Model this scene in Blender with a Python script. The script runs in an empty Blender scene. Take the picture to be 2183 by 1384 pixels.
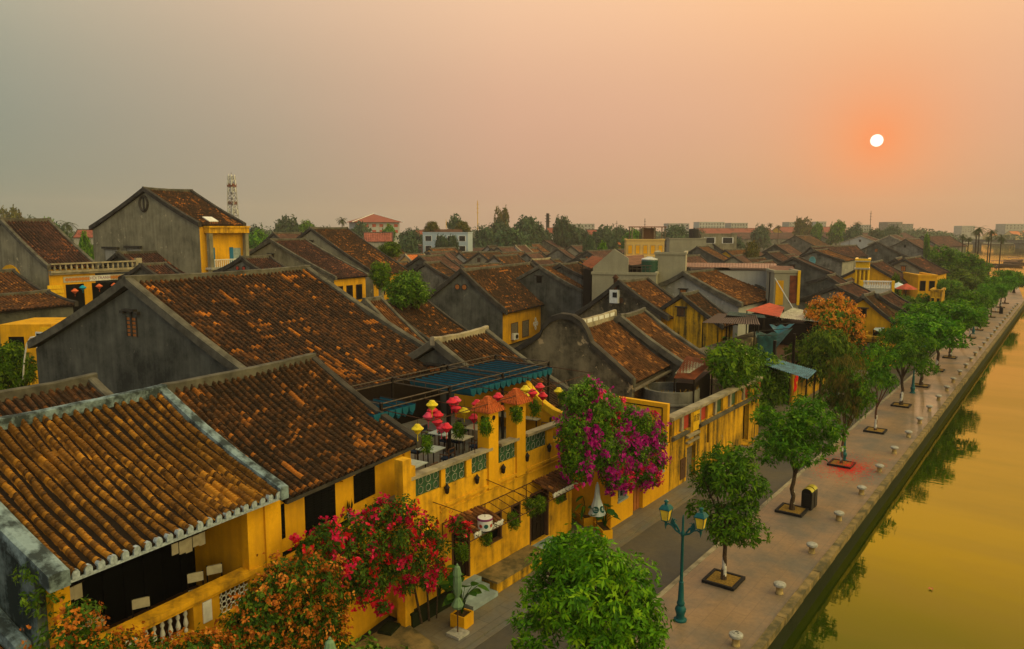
import bpy, bmesh, math, random
import numpy as np
from mathutils import Vector, Matrix

# ------------------------------------------------------------------ camera, sky, sun, exposure
SC = bpy.context.scene
CAM_H = 14.5                      # drone height above the promenade
PITCH = math.atan(205.0 / 1620.0)
YAW = math.radians(36.6)          # the camera looks left of the street, which runs along +Y
cam = bpy.data.cameras.new('camera')
cam.sensor_width = 36.0
cam.lens = 36.0 * 1620.0 / 2183.0
cam.clip_start = 0.3
cam.clip_end = 20000.0
cam_ob = bpy.data.objects.new('camera', cam)
SC.collection.objects.link(cam_ob)
cam_ob.location = (0, 0, CAM_H)
cam_ob.rotation_euler = (math.pi / 2 - PITCH, 0, YAW)
SC.camera = cam_ob
SC.view_settings.view_transform = 'Standard'
SC.view_settings.look = 'None'
SC.view_settings.exposure = 0.0
SC.view_settings.gamma = 1.0
SC.cycles.max_bounces = 6
SC.cycles.diffuse_bounces = 3
SC.cycles.glossy_bounces = 3
SC.cycles.transmission_bounces = 3
SC.cycles.transparent_max_bounces = 6
SC.cycles.volume_bounces = 0
SC.cycles.caustics_reflective = False
SC.cycles.caustics_refractive = False

SUN_EL = math.radians(5.8)
SUN_AZ = math.radians(11.45)      # degrees left of +Y
SUN = Vector((-math.sin(SUN_AZ) * math.cos(SUN_EL), math.cos(SUN_AZ) * math.cos(SUN_EL), math.sin(SUN_EL)))


def lin(r, g, b):
    """sRGB 0-255 to a linear colour"""
    f = lambda c: (c / 255 / 12.92) if c / 255 <= .04045 else ((c / 255 + .055) / 1.055) ** 2.4
    return (f(r), f(g), f(b), 1.0)


def nd(nt, typ, ins=None, **props):
    n = nt.nodes.new('ShaderNode' + typ)
    for k, v in props.items():
        setattr(n, k, v)
    for k, v in (ins or {}).items():
        s = n.inputs[k]
        if isinstance(v, bpy.types.NodeSocket):
            nt.links.new(v, s)
        elif isinstance(v, bpy.types.Node):
            nt.links.new(v.outputs[0], s)
        else:
            s.default_value = v
    return n


def math_n(nt, op, a, b=0.0, clamp=False):
    return nd(nt, 'Math', {0: a, 1: b}, operation=op, use_clamp=clamp).outputs[0]


def ramp(nt, fac, stops, interp='LINEAR'):
    n = nd(nt, 'ValToRGB', {0: fac})
    cr = n.color_ramp
    cr.interpolation = interp
    while len(cr.elements) < len(stops):
        cr.elements.new(0.5)
    for e, (p, c) in zip(cr.elements, stops):
        e.position = p
        e.color = c if len(c) == 4 else (*c, 1)
    return n.outputs[0]


def mixc(nt, fac, a, b, blend='MIX'):
    n = nt.nodes.new('ShaderNodeMix')
    n.data_type = 'RGBA'
    n.blend_type = blend
    for s, v in ((n.inputs[0], fac), (n.inputs[6], a), (n.inputs[7], b)):
        if isinstance(v, bpy.types.NodeSocket):
            nt.links.new(v, s)
        elif isinstance(v, (int, float)):
            s.default_value = v
        else:
            s.default_value = v if len(v) == 4 else (*v, 1)
    return n.outputs[2]


def build_world():
    w = bpy.data.worlds.new('World')
    SC.world = w
    w.use_nodes = True
    nt = w.node_tree
    nt.nodes.clear()
    d = nd(nt, 'TexCoord').outputs['Generated']
    d = nd(nt, 'VectorMath', {0: d}, operation='NORMALIZE').outputs[0]
    sep = nd(nt, 'SeparateXYZ', {0: d})
    flat = nd(nt, 'CombineXYZ', {0: sep.outputs[0], 1: sep.outputs[1], 2: 0.0})
    flat = nd(nt, 'VectorMath', {0: flat.outputs[0]}, operation='NORMALIZE').outputs[0]
    sh = Vector((SUN.x, SUN.y, 0)).normalized()
    ca = nd(nt, 'VectorMath', {0: flat, 1: sh}, operation='DOT_PRODUCT').outputs['Value']
    ca = math_n(nt, 'MINIMUM', math_n(nt, 'MAXIMUM', ca, -1.0), 1.0)
    az = math_n(nt, 'DIVIDE', math_n(nt, 'ARCCOSINE', ca), math.pi)
    cs = nd(nt, 'VectorMath', {0: d, 1: SUN}, operation='DOT_PRODUCT').outputs['Value']
    cs = math_n(nt, 'MINIMUM', math_n(nt, 'MAXIMUM', cs, -1.0), 1.0)
    th = math_n(nt, 'MULTIPLY', math_n(nt, 'ARCCOSINE', cs), 180 / math.pi)
    el = math_n(nt, 'MULTIPLY', math_n(nt, 'ARCSINE', sep.outputs[2]), 180 / math.pi)
    P = [0, .044, .09, .141, .236, .326, .55, 1.0]
    band = lambda cols: ramp(nt, az, list(zip(P, cols)), 'LINEAR')
    low = band([lin(198, 154, 119), lin(200, 156, 121), lin(202, 158, 125), lin(196, 155, 128), lin(158, 148, 126),
                lin(132, 140, 122), lin(136, 140, 130), lin(140, 140, 136)])
    mid = band([lin(226, 170, 134), lin(225, 171, 137), lin(223, 172, 141), lin(218, 171, 142), lin(181, 162, 139),
                lin(146, 150, 134), lin(150, 150, 142), lin(165, 168, 168)])
    high = band([(1.12, .64, .32), (1.10, .63, .335), (1.06, .64, .37), (1.0, .63, .385), (.80, .56, .375),
                 (.56, .50, .355), (.52, .50, .43), (.66, .68, .67)])
    top = band([SKY_TOP_SUN] * 4 + [SKY_TOP] * 2 + [SKY_BACK] * 2)
    def step(a, b):
        return nd(nt, 'MapRange', {0: el, 1: a, 2: b, 3: 0.0, 4: 1.0}, clamp=True, interpolation_type='SMOOTHSTEP').outputs[0]
    col = mixc(nt, step(-1.0, 9.0), low, mid)
    col = mixc(nt, step(6.0, 21.0), col, high)
    col = mixc(nt, step(26.0, 55.0), col, top)
    # fill sky added out of view right of the sun, lights river-facing walls
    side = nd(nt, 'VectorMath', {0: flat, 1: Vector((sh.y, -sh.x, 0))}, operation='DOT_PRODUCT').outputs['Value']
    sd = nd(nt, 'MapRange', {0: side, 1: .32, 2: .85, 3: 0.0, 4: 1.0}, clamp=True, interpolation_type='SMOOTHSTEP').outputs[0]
    col = mixc(nt, math_n(nt, 'MULTIPLY', sd, step(-4.0, 4.0)), col, SKY_SIDE_FILL)
    # reddish glow round the hazy sun
    g1 = math_n(nt, 'POWER', 2.718, math_n(nt, 'MULTIPLY', math_n(nt, 'POWER', math_n(nt, 'DIVIDE', th, 4.6), 1.5), -1.0))
    col = mixc(nt, math_n(nt, 'MULTIPLY', g1, .75), col, lin(255, 148, 88))
    g2 = math_n(nt, 'POWER', 2.718, math_n(nt, 'MULTIPLY', math_n(nt, 'POWER', math_n(nt, 'DIVIDE', th, 1.1), 1.3), -1.0))
    col = mixc(nt, math_n(nt, 'MULTIPLY', g2, .8), col, lin(255, 140, 84))
    # a little unevenness in the haze
    ns = nd(nt, 'TexNoise', {'Vector': nd(nt, 'Mapping', {0: d, 3: (1, 1, 4)}).outputs[0], 'Scale': 2.2, 'Detail': 3.0})
    col = mixc(nt, 0.07, col, ramp(nt, ns.outputs[0], [(.3, (.42, .42, .42)), (.7, (.58, .58, .58))]), 'OVERLAY')
    disc = nd(nt, 'MapRange', {0: th, 1: .42, 2: .37, 3: 0.0, 4: 1.0}, clamp=True).outputs[0]
    col = mixc(nt, disc, col, (1.6, 1.5, 1.25, 1))
    sky = nd(nt, 'TexSky', sky_type='NISHITA', sun_disc=False)
    sky.sun_elevation = SUN_EL
    sky.sun_rotation = -SUN_AZ
    sky.dust_density = 4.0
    b1 = nd(nt, 'Background', {0: col, 1: 1.0})
    b2 = nd(nt, 'Background', {0: sky.outputs[0], 1: 0.05})
    mx = nd(nt, 'MixShader', {0: 0.02, 1: b1.outputs[0], 2: b2.outputs[0]})
    out = nd(nt, 'OutputWorld')
    nt.links.new(mx.outputs[0], out.inputs['Surface'])


SKY_SIDE_FILL = (2.5, 2.0, .85, 1)
SKY_TOP_SUN = (.80, .66, .44, 1)
SKY_TOP = (.66, .62, .50, 1)
SKY_BACK = (.72, .76, .70, 1)
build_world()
sl = bpy.data.lights.new('sun', 'SUN')
sl.energy = 1.0
sl.angle = math.radians(6)
sl.color = (1.0, .60, .32)
so = bpy.data.objects.new('sun', sl)
SC.collection.objects.link(so)
so.location = (-60, 300, 60)
so.rotation_euler = SUN.to_track_quat('Z', 'Y').to_euler()

# ------------------------------------------------------------------ survey: where a sight line meets the place
CO = np.array([0., 0., CAM_H])
_fw = np.array([-math.sin(YAW) * math.cos(PITCH), math.cos(YAW) * math.cos(PITCH), -math.sin(PITCH)])
_rt = np.array([math.cos(YAW), math.sin(YAW), 0.])
_up = np.cross(_rt, _fw)


def ray(x, y):
    d = _fw * 1620. + _rt * (x - 1091.5) + _up * (692. - y)
    return d / np.linalg.norm(d)


def on_z(x, y, z=0.):
    d = ray(x, y)
    return CO + d * ((z - CAM_H) / d[2])


def on_x(x, y, X):
    d = ray(x, y)
    return CO + d * (X / d[0])


def at_depth(x, y, dep):
    d = ray(x, y)
    return CO + d * (dep / (d @ _fw))

# ------------------------------------------------------------------ materials
MATS = {}


def new_mat(name):
    m = bpy.data.materials.new(name)
    m.use_nodes = True
    nt = m.node_tree
    nt.nodes.clear()
    out = nd(nt, 'OutputMaterial')
    b = nd(nt, 'BsdfPrincipled')
    nt.links.new(b.outputs[0], out.inputs[0])
    MATS[name] = m
    return m, nt, b


def put(nt, v, sock):
    if isinstance(v, bpy.types.NodeSocket):
        nt.links.new(v, sock)
    else:
        sock.default_value = v


def bump(nt, b, h, strength=.3, dist=.02):
    n = nd(nt, 'Bump', {'Height': h, 'Strength': strength, 'Distance': dist})
    nt.links.new(n.outputs[0], b.inputs['Normal'])


def plain(name, col, rough=.6, metal=0.0, var=.12, scale=6.0, spec=.18):
    m, nt, b = new_mat(name)
    pos = nd(nt, 'NewGeometry').outputs['Position']
    n = nd(nt, 'TexNoise', {'Vector': pos, 'Scale': scale, 'Detail': 5.0})
    c2 = tuple(max(0, c * (1 - 2.2 * var)) for c in col[:3])
    c = ramp(nt, n.outputs[0], [(.3, c2), (.7, col[:3])])
    put(nt, c, b.inputs['Base Color'])
    b.inputs['Roughness'].default_value = rough
    b.inputs['Metallic'].default_value = metal
    b.inputs['Specular IOR Level'].default_value = spec
    return m


def plaster(name, col, stain, amount=.5, streak=.6, patch=None, rough=.85, lo=.42, hi=.72, scale=.45):
    """old rendered wall: blotches, rain streaks, flaking patches"""
    m, nt, b = new_mat(name)
    pos = nd(nt, 'NewGeometry').outputs['Position']
    n1 = nd(nt, 'TexNoise', {'Vector': pos, 'Scale': scale, 'Detail': 7.0, 'Roughness': .62}).outputs[0]
    mp = nd(nt, 'Mapping', {0: pos, 3: (2.6, 2.6, .22)}).outputs[0]
    n2 = nd(nt, 'TexNoise', {'Vector': mp, 'Scale': 1.0, 'Detail': 6.0, 'Roughness': .6}).outputs[0]
    n3 = nd(nt, 'TexNoise', {'Vector': pos, 'Scale': 7.0, 'Detail': 6.0, 'Roughness': .7}).outputs[0]
    f = math_n(nt, 'ADD', math_n(nt, 'MULTIPLY', n1, 1 - streak * .5), math_n(nt, 'MULTIPLY', n2, streak * .5))
    f = math_n(nt, 'ADD', f, math_n(nt, 'MULTIPLY', math_n(nt, 'SUBTRACT', n3, .5), .22))
    fac = nd(nt, 'MapRange', {0: f, 1: lo, 2: hi, 3: 0.0, 4: amount}, clamp=True).outputs[0]
    tone = ramp(nt, n3, [(.25, tuple(c * .78 for c in col[:3])), (.75, tuple(min(1, c * 1.1) for c in col[:3]))])
    c = mixc(nt, fac, tone, stain)
    if patch:
        n4 = nd(nt, 'TexNoise', {'Vector': pos, 'Scale': 1.1, 'Detail': 8.0, 'Roughness': .68}).outputs[0]
        pf = nd(nt, 'MapRange', {0: n4, 1: patch[1], 2: patch[1] + .035, 3: 0.0, 4: .85}, clamp=True).outputs[0]
        c = mixc(nt, pf, c, patch[0])
    put(nt, c, b.inputs['Base Color'])
    b.inputs['Roughness'].default_value = rough
    b.inputs['Specular IOR Level'].default_value = .12
    bump(nt, b, n3, .35, .02)
    return m


def tiles(name, dark, mid, bright, bfrac=.06, moss=None, rough=.8, patchy=.5):
    """fired clay tiles: every tile its own tone (uv = row, course), weathered in patches"""
    m, nt, b = new_mat(name)
    uv = nd(nt, 'UVMap').outputs[0]
    fl = nd(nt, 'VectorMath', {0: uv}, operation='FLOOR').outputs[0]
    pos = nd(nt, 'NewGeometry').outputs['Position']
    big = nd(nt, 'TexNoise', {'Vector': pos, 'Scale': .42, 'Detail': 5.0, 'Roughness': .6}).outputs[0]
    off = nd(nt, 'VectorMath', {0: fl, 1: nd(nt, 'ObjectInfo').outputs['Location']}, operation='ADD').outputs[0]
    wn = nd(nt, 'TexWhiteNoise', {'Vector': off}, noise_dimensions='3D')
    r1 = wn.outputs['Value']
    sepc = nd(nt, 'SeparateColor', {0: wn.outputs['Color']})
    r2 = sepc.outputs[1]
    fine = nd(nt, 'TexNoise', {'Vector': pos, 'Scale': 9.0, 'Detail': 6.0, 'Roughness': .7}).outputs[0]
    f = math_n(nt, 'ADD', math_n(nt, 'MULTIPLY', r1, .32), math_n(nt, 'MULTIPLY', fine, .68))
    c = ramp(nt, f, [(.28, dark), (.5, mid), (.74, tuple(.76 * a + .24 * q for a, q in zip(mid[:3], bright[:3])))])
    # bands of newer tiles: a few rows and courses were relaid
    st = nd(nt, 'TexNoise', {'Vector': nd(nt, 'Mapping', {0: fl, 3: (.55, .035, 1)}).outputs[0], 'Scale': 1.0, 'Detail': 2.0}).outputs[0]
    st2 = nd(nt, 'TexNoise', {'Vector': nd(nt, 'Mapping', {0: fl, 3: (.06, .5, 1)}).outputs[0], 'Scale': 1.0, 'Detail': 2.0}).outputs[0]
    wear = math_n(nt, 'MAXIMUM', st, st2)
    th = math_n(nt, 'SUBTRACT', 1.0 - bfrac, math_n(nt, 'MULTIPLY', nd(nt, 'MapRange', {0: wear, 1: .57, 2: .70, 3: 0.0, 4: 1.0}, clamp=True).outputs[0], .75))
    new = nd(nt, 'MapRange', {0: math_n(nt, 'SUBTRACT', r2, th), 1: 0.0, 2: .05, 3: 0.0, 4: 1.0}, clamp=True).outputs[0]
    new = math_n(nt, 'MULTIPLY', new, math_n(nt, 'ADD', .35, math_n(nt, 'MULTIPLY', fine, .9)))
    c = mixc(nt, new, c, bright)
    pf = nd(nt, 'MapRange', {0: big, 1: .42, 2: .62, 3: 0.0, 4: patchy}, clamp=True).outputs[0]
    c = mixc(nt, pf, c, dark)
    if moss:
        ms = nd(nt, 'MapRange', {0: math_n(nt, 'ADD', math_n(nt, 'MULTIPLY', fine, .6), math_n(nt, 'MULTIPLY', big, .5)), 1: .52, 2: .72, 3: 0.0, 4: .75}, clamp=True).outputs[0]
        c = mixc(nt, ms, c, moss)
    put(nt, c, b.inputs['Base Color'])
    b.inputs['Roughness'].default_value = rough
    b.inputs['Specular IOR Level'].default_value = .12
    bump(nt, b, fine, .5, .02)
    return m


def leafy(name, c1, c2, c3=None, rough=.5, trans=.3):
    m, nt, b = new_mat(name)
    uv = nd(nt, 'UVMap').outputs[0]
    sep = nd(nt, 'SeparateXYZ', {0: uv})
    rnd = nd(nt, 'ObjectInfo').outputs['Random']
    stops = [(0.0, c1), (.6, c2)] + ([(1.0, c3)] if c3 else [])
    c = ramp(nt, sep.outputs[0], stops)
    hs = nd(nt, 'HueSaturation', {'Color': c, 'Value': math_n(nt, 'ADD', .85, math_n(nt, 'MULTIPLY', rnd, .3)),
                                  'Hue': math_n(nt, 'ADD', .49, math_n(nt, 'MULTIPLY', rnd, .02))})
    put(nt, hs.outputs[0], b.inputs['Base Color'])
    b.inputs['Roughness'].default_value = rough
    b.inputs['Specular IOR Level'].default_value = .12
    t = nd(nt, 'BsdfTranslucent', {0: hs.outputs[0]})
    mx = nd(nt, 'MixShader', {0: trans, 1: b.outputs[0], 2: t.outputs[0]})
    out = [n for n in nt.nodes if n.type == 'OUTPUT_MATERIAL'][0]
    nt.links.new(mx.outputs[0], out.inputs[0])
    return m


K = lambda *c: tuple(c)
# clay roofs
tiles('tile_gold', K(.04, .02, .007), K(.18, .078, .013), K(.50, .22, .022), .07, K(.10, .05, .008), patchy=.35)
tiles('tile_brown', K(.022, .014, .008), K(.066, .033, .015), K(.50, .17, .025), .03, K(.04, .024, .012), patchy=.5)
tiles('tile_big', K(.024, .016, .010), K(.060, .031, .016), K(.62, .20, .022), .022, K(.035, .018, .01), patchy=.45)
tiles('tile_rust', K(.035, .016, .008), K(.13, .052, .018), K(.46, .18, .04), .06, K(.05, .028, .012), patchy=.4)
tiles('tile_plum', K(.026, .015, .012), K(.075, .034, .024), K(.32, .11, .04), .02, K(.03, .02, .014), patchy=.5)
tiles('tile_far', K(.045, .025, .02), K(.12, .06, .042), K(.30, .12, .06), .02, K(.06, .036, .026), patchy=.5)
tiles('tile_red', K(.16, .045, .03), K(.26, .075, .05), K(.36, .12, .08), .1, None, patchy=.25)
tiles('tile_orange', K(.40, .10, .02), K(.55, .16, .04), K(.65, .24, .08), .1, None, patchy=.15)
# walls
plaster('wall_weathered', K(.16, .21, .22), K(.010, .017, .017), .97, .9, (K(.36, .42, .43), .66), lo=.38, hi=.54, scale=.9)
plaster('wall_grey', K(.21, .20, .165), K(.045, .044, .036), .95, .6, (K(.32, .28, .21), .64), lo=.40, hi=.62, scale=.5)
plaster('wall_dark', K(.125, .125, .105), K(.028, .03, .026), .95, .6, (K(.22, .20, .15), .66), lo=.38, hi=.62, scale=.5)
plaster('wall_mould', K(.27, .245, .165), K(.035, .033, .025), .92, .75, (K(.42, .36, .24), .63))
plaster('wall_ornate', K(.20, .165, .105), K(.03, .027, .02), .95, .5, (K(.44, .33, .19), .60), lo=.40, hi=.60, scale=.6)
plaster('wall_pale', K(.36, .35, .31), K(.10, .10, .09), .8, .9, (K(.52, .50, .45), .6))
plaster('wall_concrete', K(.30, .28, .20), K(.17, .15, .11), .6, .9)
plaster('wall_white', K(.45, .45, .42), K(.22, .21, .19), .6, .8)
plaster('wall_blue', K(.36, .45, .55), K(.20, .24, .28), .5, .8)
plaster('wall_ochre', K(.70, .355, .008), K(.26, .135, .014), .85, .9, lo=.44, hi=.72, scale=.7)
plaster('wall_terrace', K(.70, .36, .012), K(.13, .075, .012), .9, 1.0, (K(.40, .20, .05), .66), lo=.45, hi=.64, scale=1.1)
plaster('wall_old', K(.70, .37, .012), K(.06, .045, .014), .95, 1.2, (K(.34, .24, .10), .64), lo=.42, hi=.59, scale=.6)
plaster('wall_cream', K(.62, .42, .14), K(.40, .27, .10), .5, .8)
plaster('coping', K(.13, .12, .095), K(.04, .037, .03), .85, .2, lo=.38, hi=.62, scale=1.2)
plaster('coping_dark', K(.06, .053, .045), K(.02, .018, .016), .8, .2, lo=.4, hi=.62, scale=1.2)
plaster('coping_blue', K(.21, .29, .33), K(.022, .03, .032), .95, .3, lo=.40, hi=.56, scale=1.9)
plaster('coping_pale', K(.34, .29, .20), K(.10, .085, .06), .8, .3, lo=.44, hi=.66, scale=1.2)
plain('white_paint', K(.72, .72, .70), .6)
plain('tile_end_blue', K(.36, .43, .50), .7, var=.25, scale=14)
plain('wood_dark', K(.014, .009, .006), .7, spec=.08)
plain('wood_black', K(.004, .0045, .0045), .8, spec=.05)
plain('wood_brown', K(.09, .042, .02), .6)
plain('wood_orange', K(.38, .13, .03), .6)
plain('wood_grey', K(.20, .165, .12), .8, var=.25)
plain('iron', K(.10, .075, .055), .6, .3, var=.25)
plain('iron_dark', K(.018, .014, .012), .5, .3)
plain('iron_rust', K(.075, .028, .012), .7, .2, var=.25)
plain('rust_sheet', K(.21, .055, .022), .7, .1, var=.3, scale=2)
plain('sheet_pale', K(.42, .42, .34), .6, .1, var=.3, scale=3)
plain('sheet_brown', K(.23, .105, .06), .7, .0, var=.25, scale=1)
plain('sheet_red', K(.50, .085, .045), .7, var=.2, scale=1.5)
plain('sheet_turquoise', K(.18, .52, .50), .6, var=.15)
plain('sheet_blue', K(.07, .20, .30), .6, var=.35, scale=2)
plain('glass_dark', K(.012, .015, .018), .12, spec=.6)
plain('lamp_teal', K(.008, .095, .105), .4, .2)
plain('lamp_glass', K(.80, .55, .045), .3)
plain('stone', K(.40, .39, .35), .75, var=.2, scale=9)
plain('stone_worn', K(.50, .36, .14), .8, var=.3, scale=5)
plain('soil', K(.085, .05, .015), .95, var=.3)
plain('soil_gold', K(.32, .19, .035), .95, var=.3, scale=12)
plain('bark', K(.085, .055, .032), .9, var=.3, scale=14)
plain('bark_red', K(.13, .06, .035), .9, var=.25, scale=14)
plain('whitewash', K(.66, .64, .58), .8, var=.2, scale=9)
plain('canvas_teal', K(.003, .095, .155), .75, var=.15, scale=3)
plain('net_teal', K(.012, .065, .068), .8, var=.3, scale=2)
plain('canvas_green', K(.16, .27, .15), .8, var=.12, scale=4)
plain('canvas_white', K(.52, .60, .62), .75, var=.08, scale=4)
plain('emblem_green', K(.008, .085, .08), .7)
plain('silk_red', K(.72, .02, .05), .5, var=.2, scale=14)
plain('silk_pink', K(.74, .055, .14), .5, var=.2, scale=14)
plain('silk_yellow', K(.72, .55, .015), .5, var=.15, scale=14)
plain('silk_orange', K(.78, .16, .05), .5, var=.15)
plain('silk_blue', K(.01, .33, .55), .5, var=.15)
plain('table_pale', K(.50, .57, .55), .4)
plain('table_cream', K(.44, .40, .30), .45)
plain('cushion_blue', K(.008, .022, .055), .8)
plaster('ochre_paint', K(.72, .365, .008), K(.42, .19, .010), .7, .8, lo=.44, hi=.70)
plain('ochre_bright', K(.76, .44, .008), .7, var=.12)
plain('tile_green', K(.035, .10, .05), .4, var=.25)
plain('tile_terracotta', K(.55, .12, .025), .7, var=.25, scale=12)
plain('steps_blue', K(.27, .34, .36), .7, var=.15, scale=3)
plain('plastic_white', K(.65, .66, .64), .4)
plain('plastic_green', K(.02, .07, .045), .4)
plain('metal_grey', K(.33, .33, .34), .35, .7, var=.2)
plain('flag_red', K(.80, .012, .008), .7)
plain('bin_black', K(.010, .010, .010), .4)
plain('bin_yellow', K(.45, .40, .03), .35, .3)
plain('rubber', K(.012, .012, .013), .6)
plain('skin', K(.40, .24, .16), .6)
plain('cloth_dark', K(.03, .035, .05), .9)
plain('terracotta', K(.30, .10, .04), .8)
plain('blue_paint', K(.008, .13, .27), .6)
plain('turquoise_paint', K(.03, .42, .40), .6)
plain('ink', K(.02, .017, .012), .7)
plain('red_paint', K(.42, .05, .025), .6)
plain('purple_paint', K(.22, .05, .16), .6)
plain('orange_paint', K(.50, .19, .04), .6)
# leaves
leafy('leaf_near', K(.022, .080, .002), K(.10, .25, .004), K(.26, .42, .008))
leafy('leaf_deep', K(.018, .075, .002), K(.065, .195, .004), K(.16, .31, .006))
leafy('leaf_mango', K(.022, .06, .003), K(.085, .17, .006), K(.20, .27, .012))
leafy('leaf_vine', K(.016, .055, .002), K(.075, .16, .004), K(.18, .27, .008))
leafy('leaf_bougain', K(.016, .045, .004), K(.05, .11, .008), K(.13, .20, .012))
leafy('leaf_lime', K(.03, .09, .006), K(.10, .21, .012), K(.21, .32, .03))
leafy('leaf_olive', K(.04, .05, .006), K(.11, .11, .012), K(.22, .15, .025))
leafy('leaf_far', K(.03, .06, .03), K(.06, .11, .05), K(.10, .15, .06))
leafy('leaf_palm', K(.03, .045, .015), K(.055, .075, .02), K(.10, .11, .03))
leafy('leaf_big', K(.012, .055, .008), K(.035, .12, .012), K(.10, .24, .02))
leafy('bract_orange', K(.16, .045, .008), K(.46, .12, .012), K(.62, .24, .035), trans=.35)
leafy('bract_amber', K(.42, .14, .012), K(.68, .25, .02), K(.75, .36, .05), trans=.35)
leafy('bract_red', K(.34, .006, .018), K(.62, .012, .055), K(.75, .03, .12), trans=.35)
leafy('bract_crimson', K(.30, .004, .04), K(.58, .010, .11), K(.70, .03, .17), trans=.35)
leafy('bract_magenta', K(.22, .002, .12), K(.50, .006, .28), K(.64, .03, .36), trans=.35)


def mat(n):
    return MATS[n]


# ------------------------------------------------------------------ mesh helpers
COL = SC.collection


def tag(o, label=None, cat=None, group=None, kind=None):
    if label: o['label'] = label
    if cat: o['category'] = cat
    if group: o['group'] = group
    if kind: o['kind'] = kind
    return o


def empty(name, loc, rz=0., label=None, cat=None, group=None):
    o = bpy.data.objects.new(name, None)
    o.empty_display_size = .3
    COL.objects.link(o)
    o.location = tuple(float(v) for v in loc)
    o.rotation_euler = (0, 0, rz)
    return tag(o, label, cat, group)


def link(name, me, parent=None, loc=None, rz=0.):
    o = bpy.data.objects.new(name, me)
    COL.objects.link(o)
    if parent: o.parent = parent
    if loc is not None: o.location = tuple(float(v) for v in loc)
    if rz: o.rotation_euler = (0, 0, rz)
    return o


def copy_tree(o, parent=None):
    c = o.copy()
    COL.objects.link(c)
    c.parent = parent
    for ch in o.children:
        copy_tree(ch, c)
    return c


def np_mesh(name, V, Fq, mats, uv=None, mi=None, smooth=False):
    """V (n,3), Fq (m,k) with one k, uv per vertex (n,2)"""
    V = np.asarray(V, dtype=np.float32)
    Fq = np.asarray(Fq, dtype=np.int32)
    me = bpy.data.meshes.new(name)
    m, k = Fq.shape
    me.vertices.add(len(V))
    me.vertices.foreach_set('co', V.ravel())
    me.loops.add(m * k)
    me.loops.foreach_set('vertex_index', Fq.ravel())
    me.polygons.add(m)
    me.polygons.foreach_set('loop_start', np.arange(0, m * k, k, dtype=np.int32))
    me.polygons.foreach_set('loop_total', np.full(m, k, dtype=np.int32))
    if mi is not None:
        me.polygons.foreach_set('material_index', np.asarray(mi, dtype=np.int32))
    if uv is not None:
        l = me.uv_layers.new(name='UVMap')
        l.data.foreach_set('uv', np.asarray(uv, dtype=np.float32)[Fq.ravel()].ravel())
    me.polygons.foreach_set('use_smooth', np.full(m, smooth, dtype=bool))
    for q in (mats if isinstance(mats, (list, tuple)) else [mats]):
        me.materials.append(mat(q) if isinstance(q, str) else q)
    me.update(calc_edges=True)
    me.validate()
    return me


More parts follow.
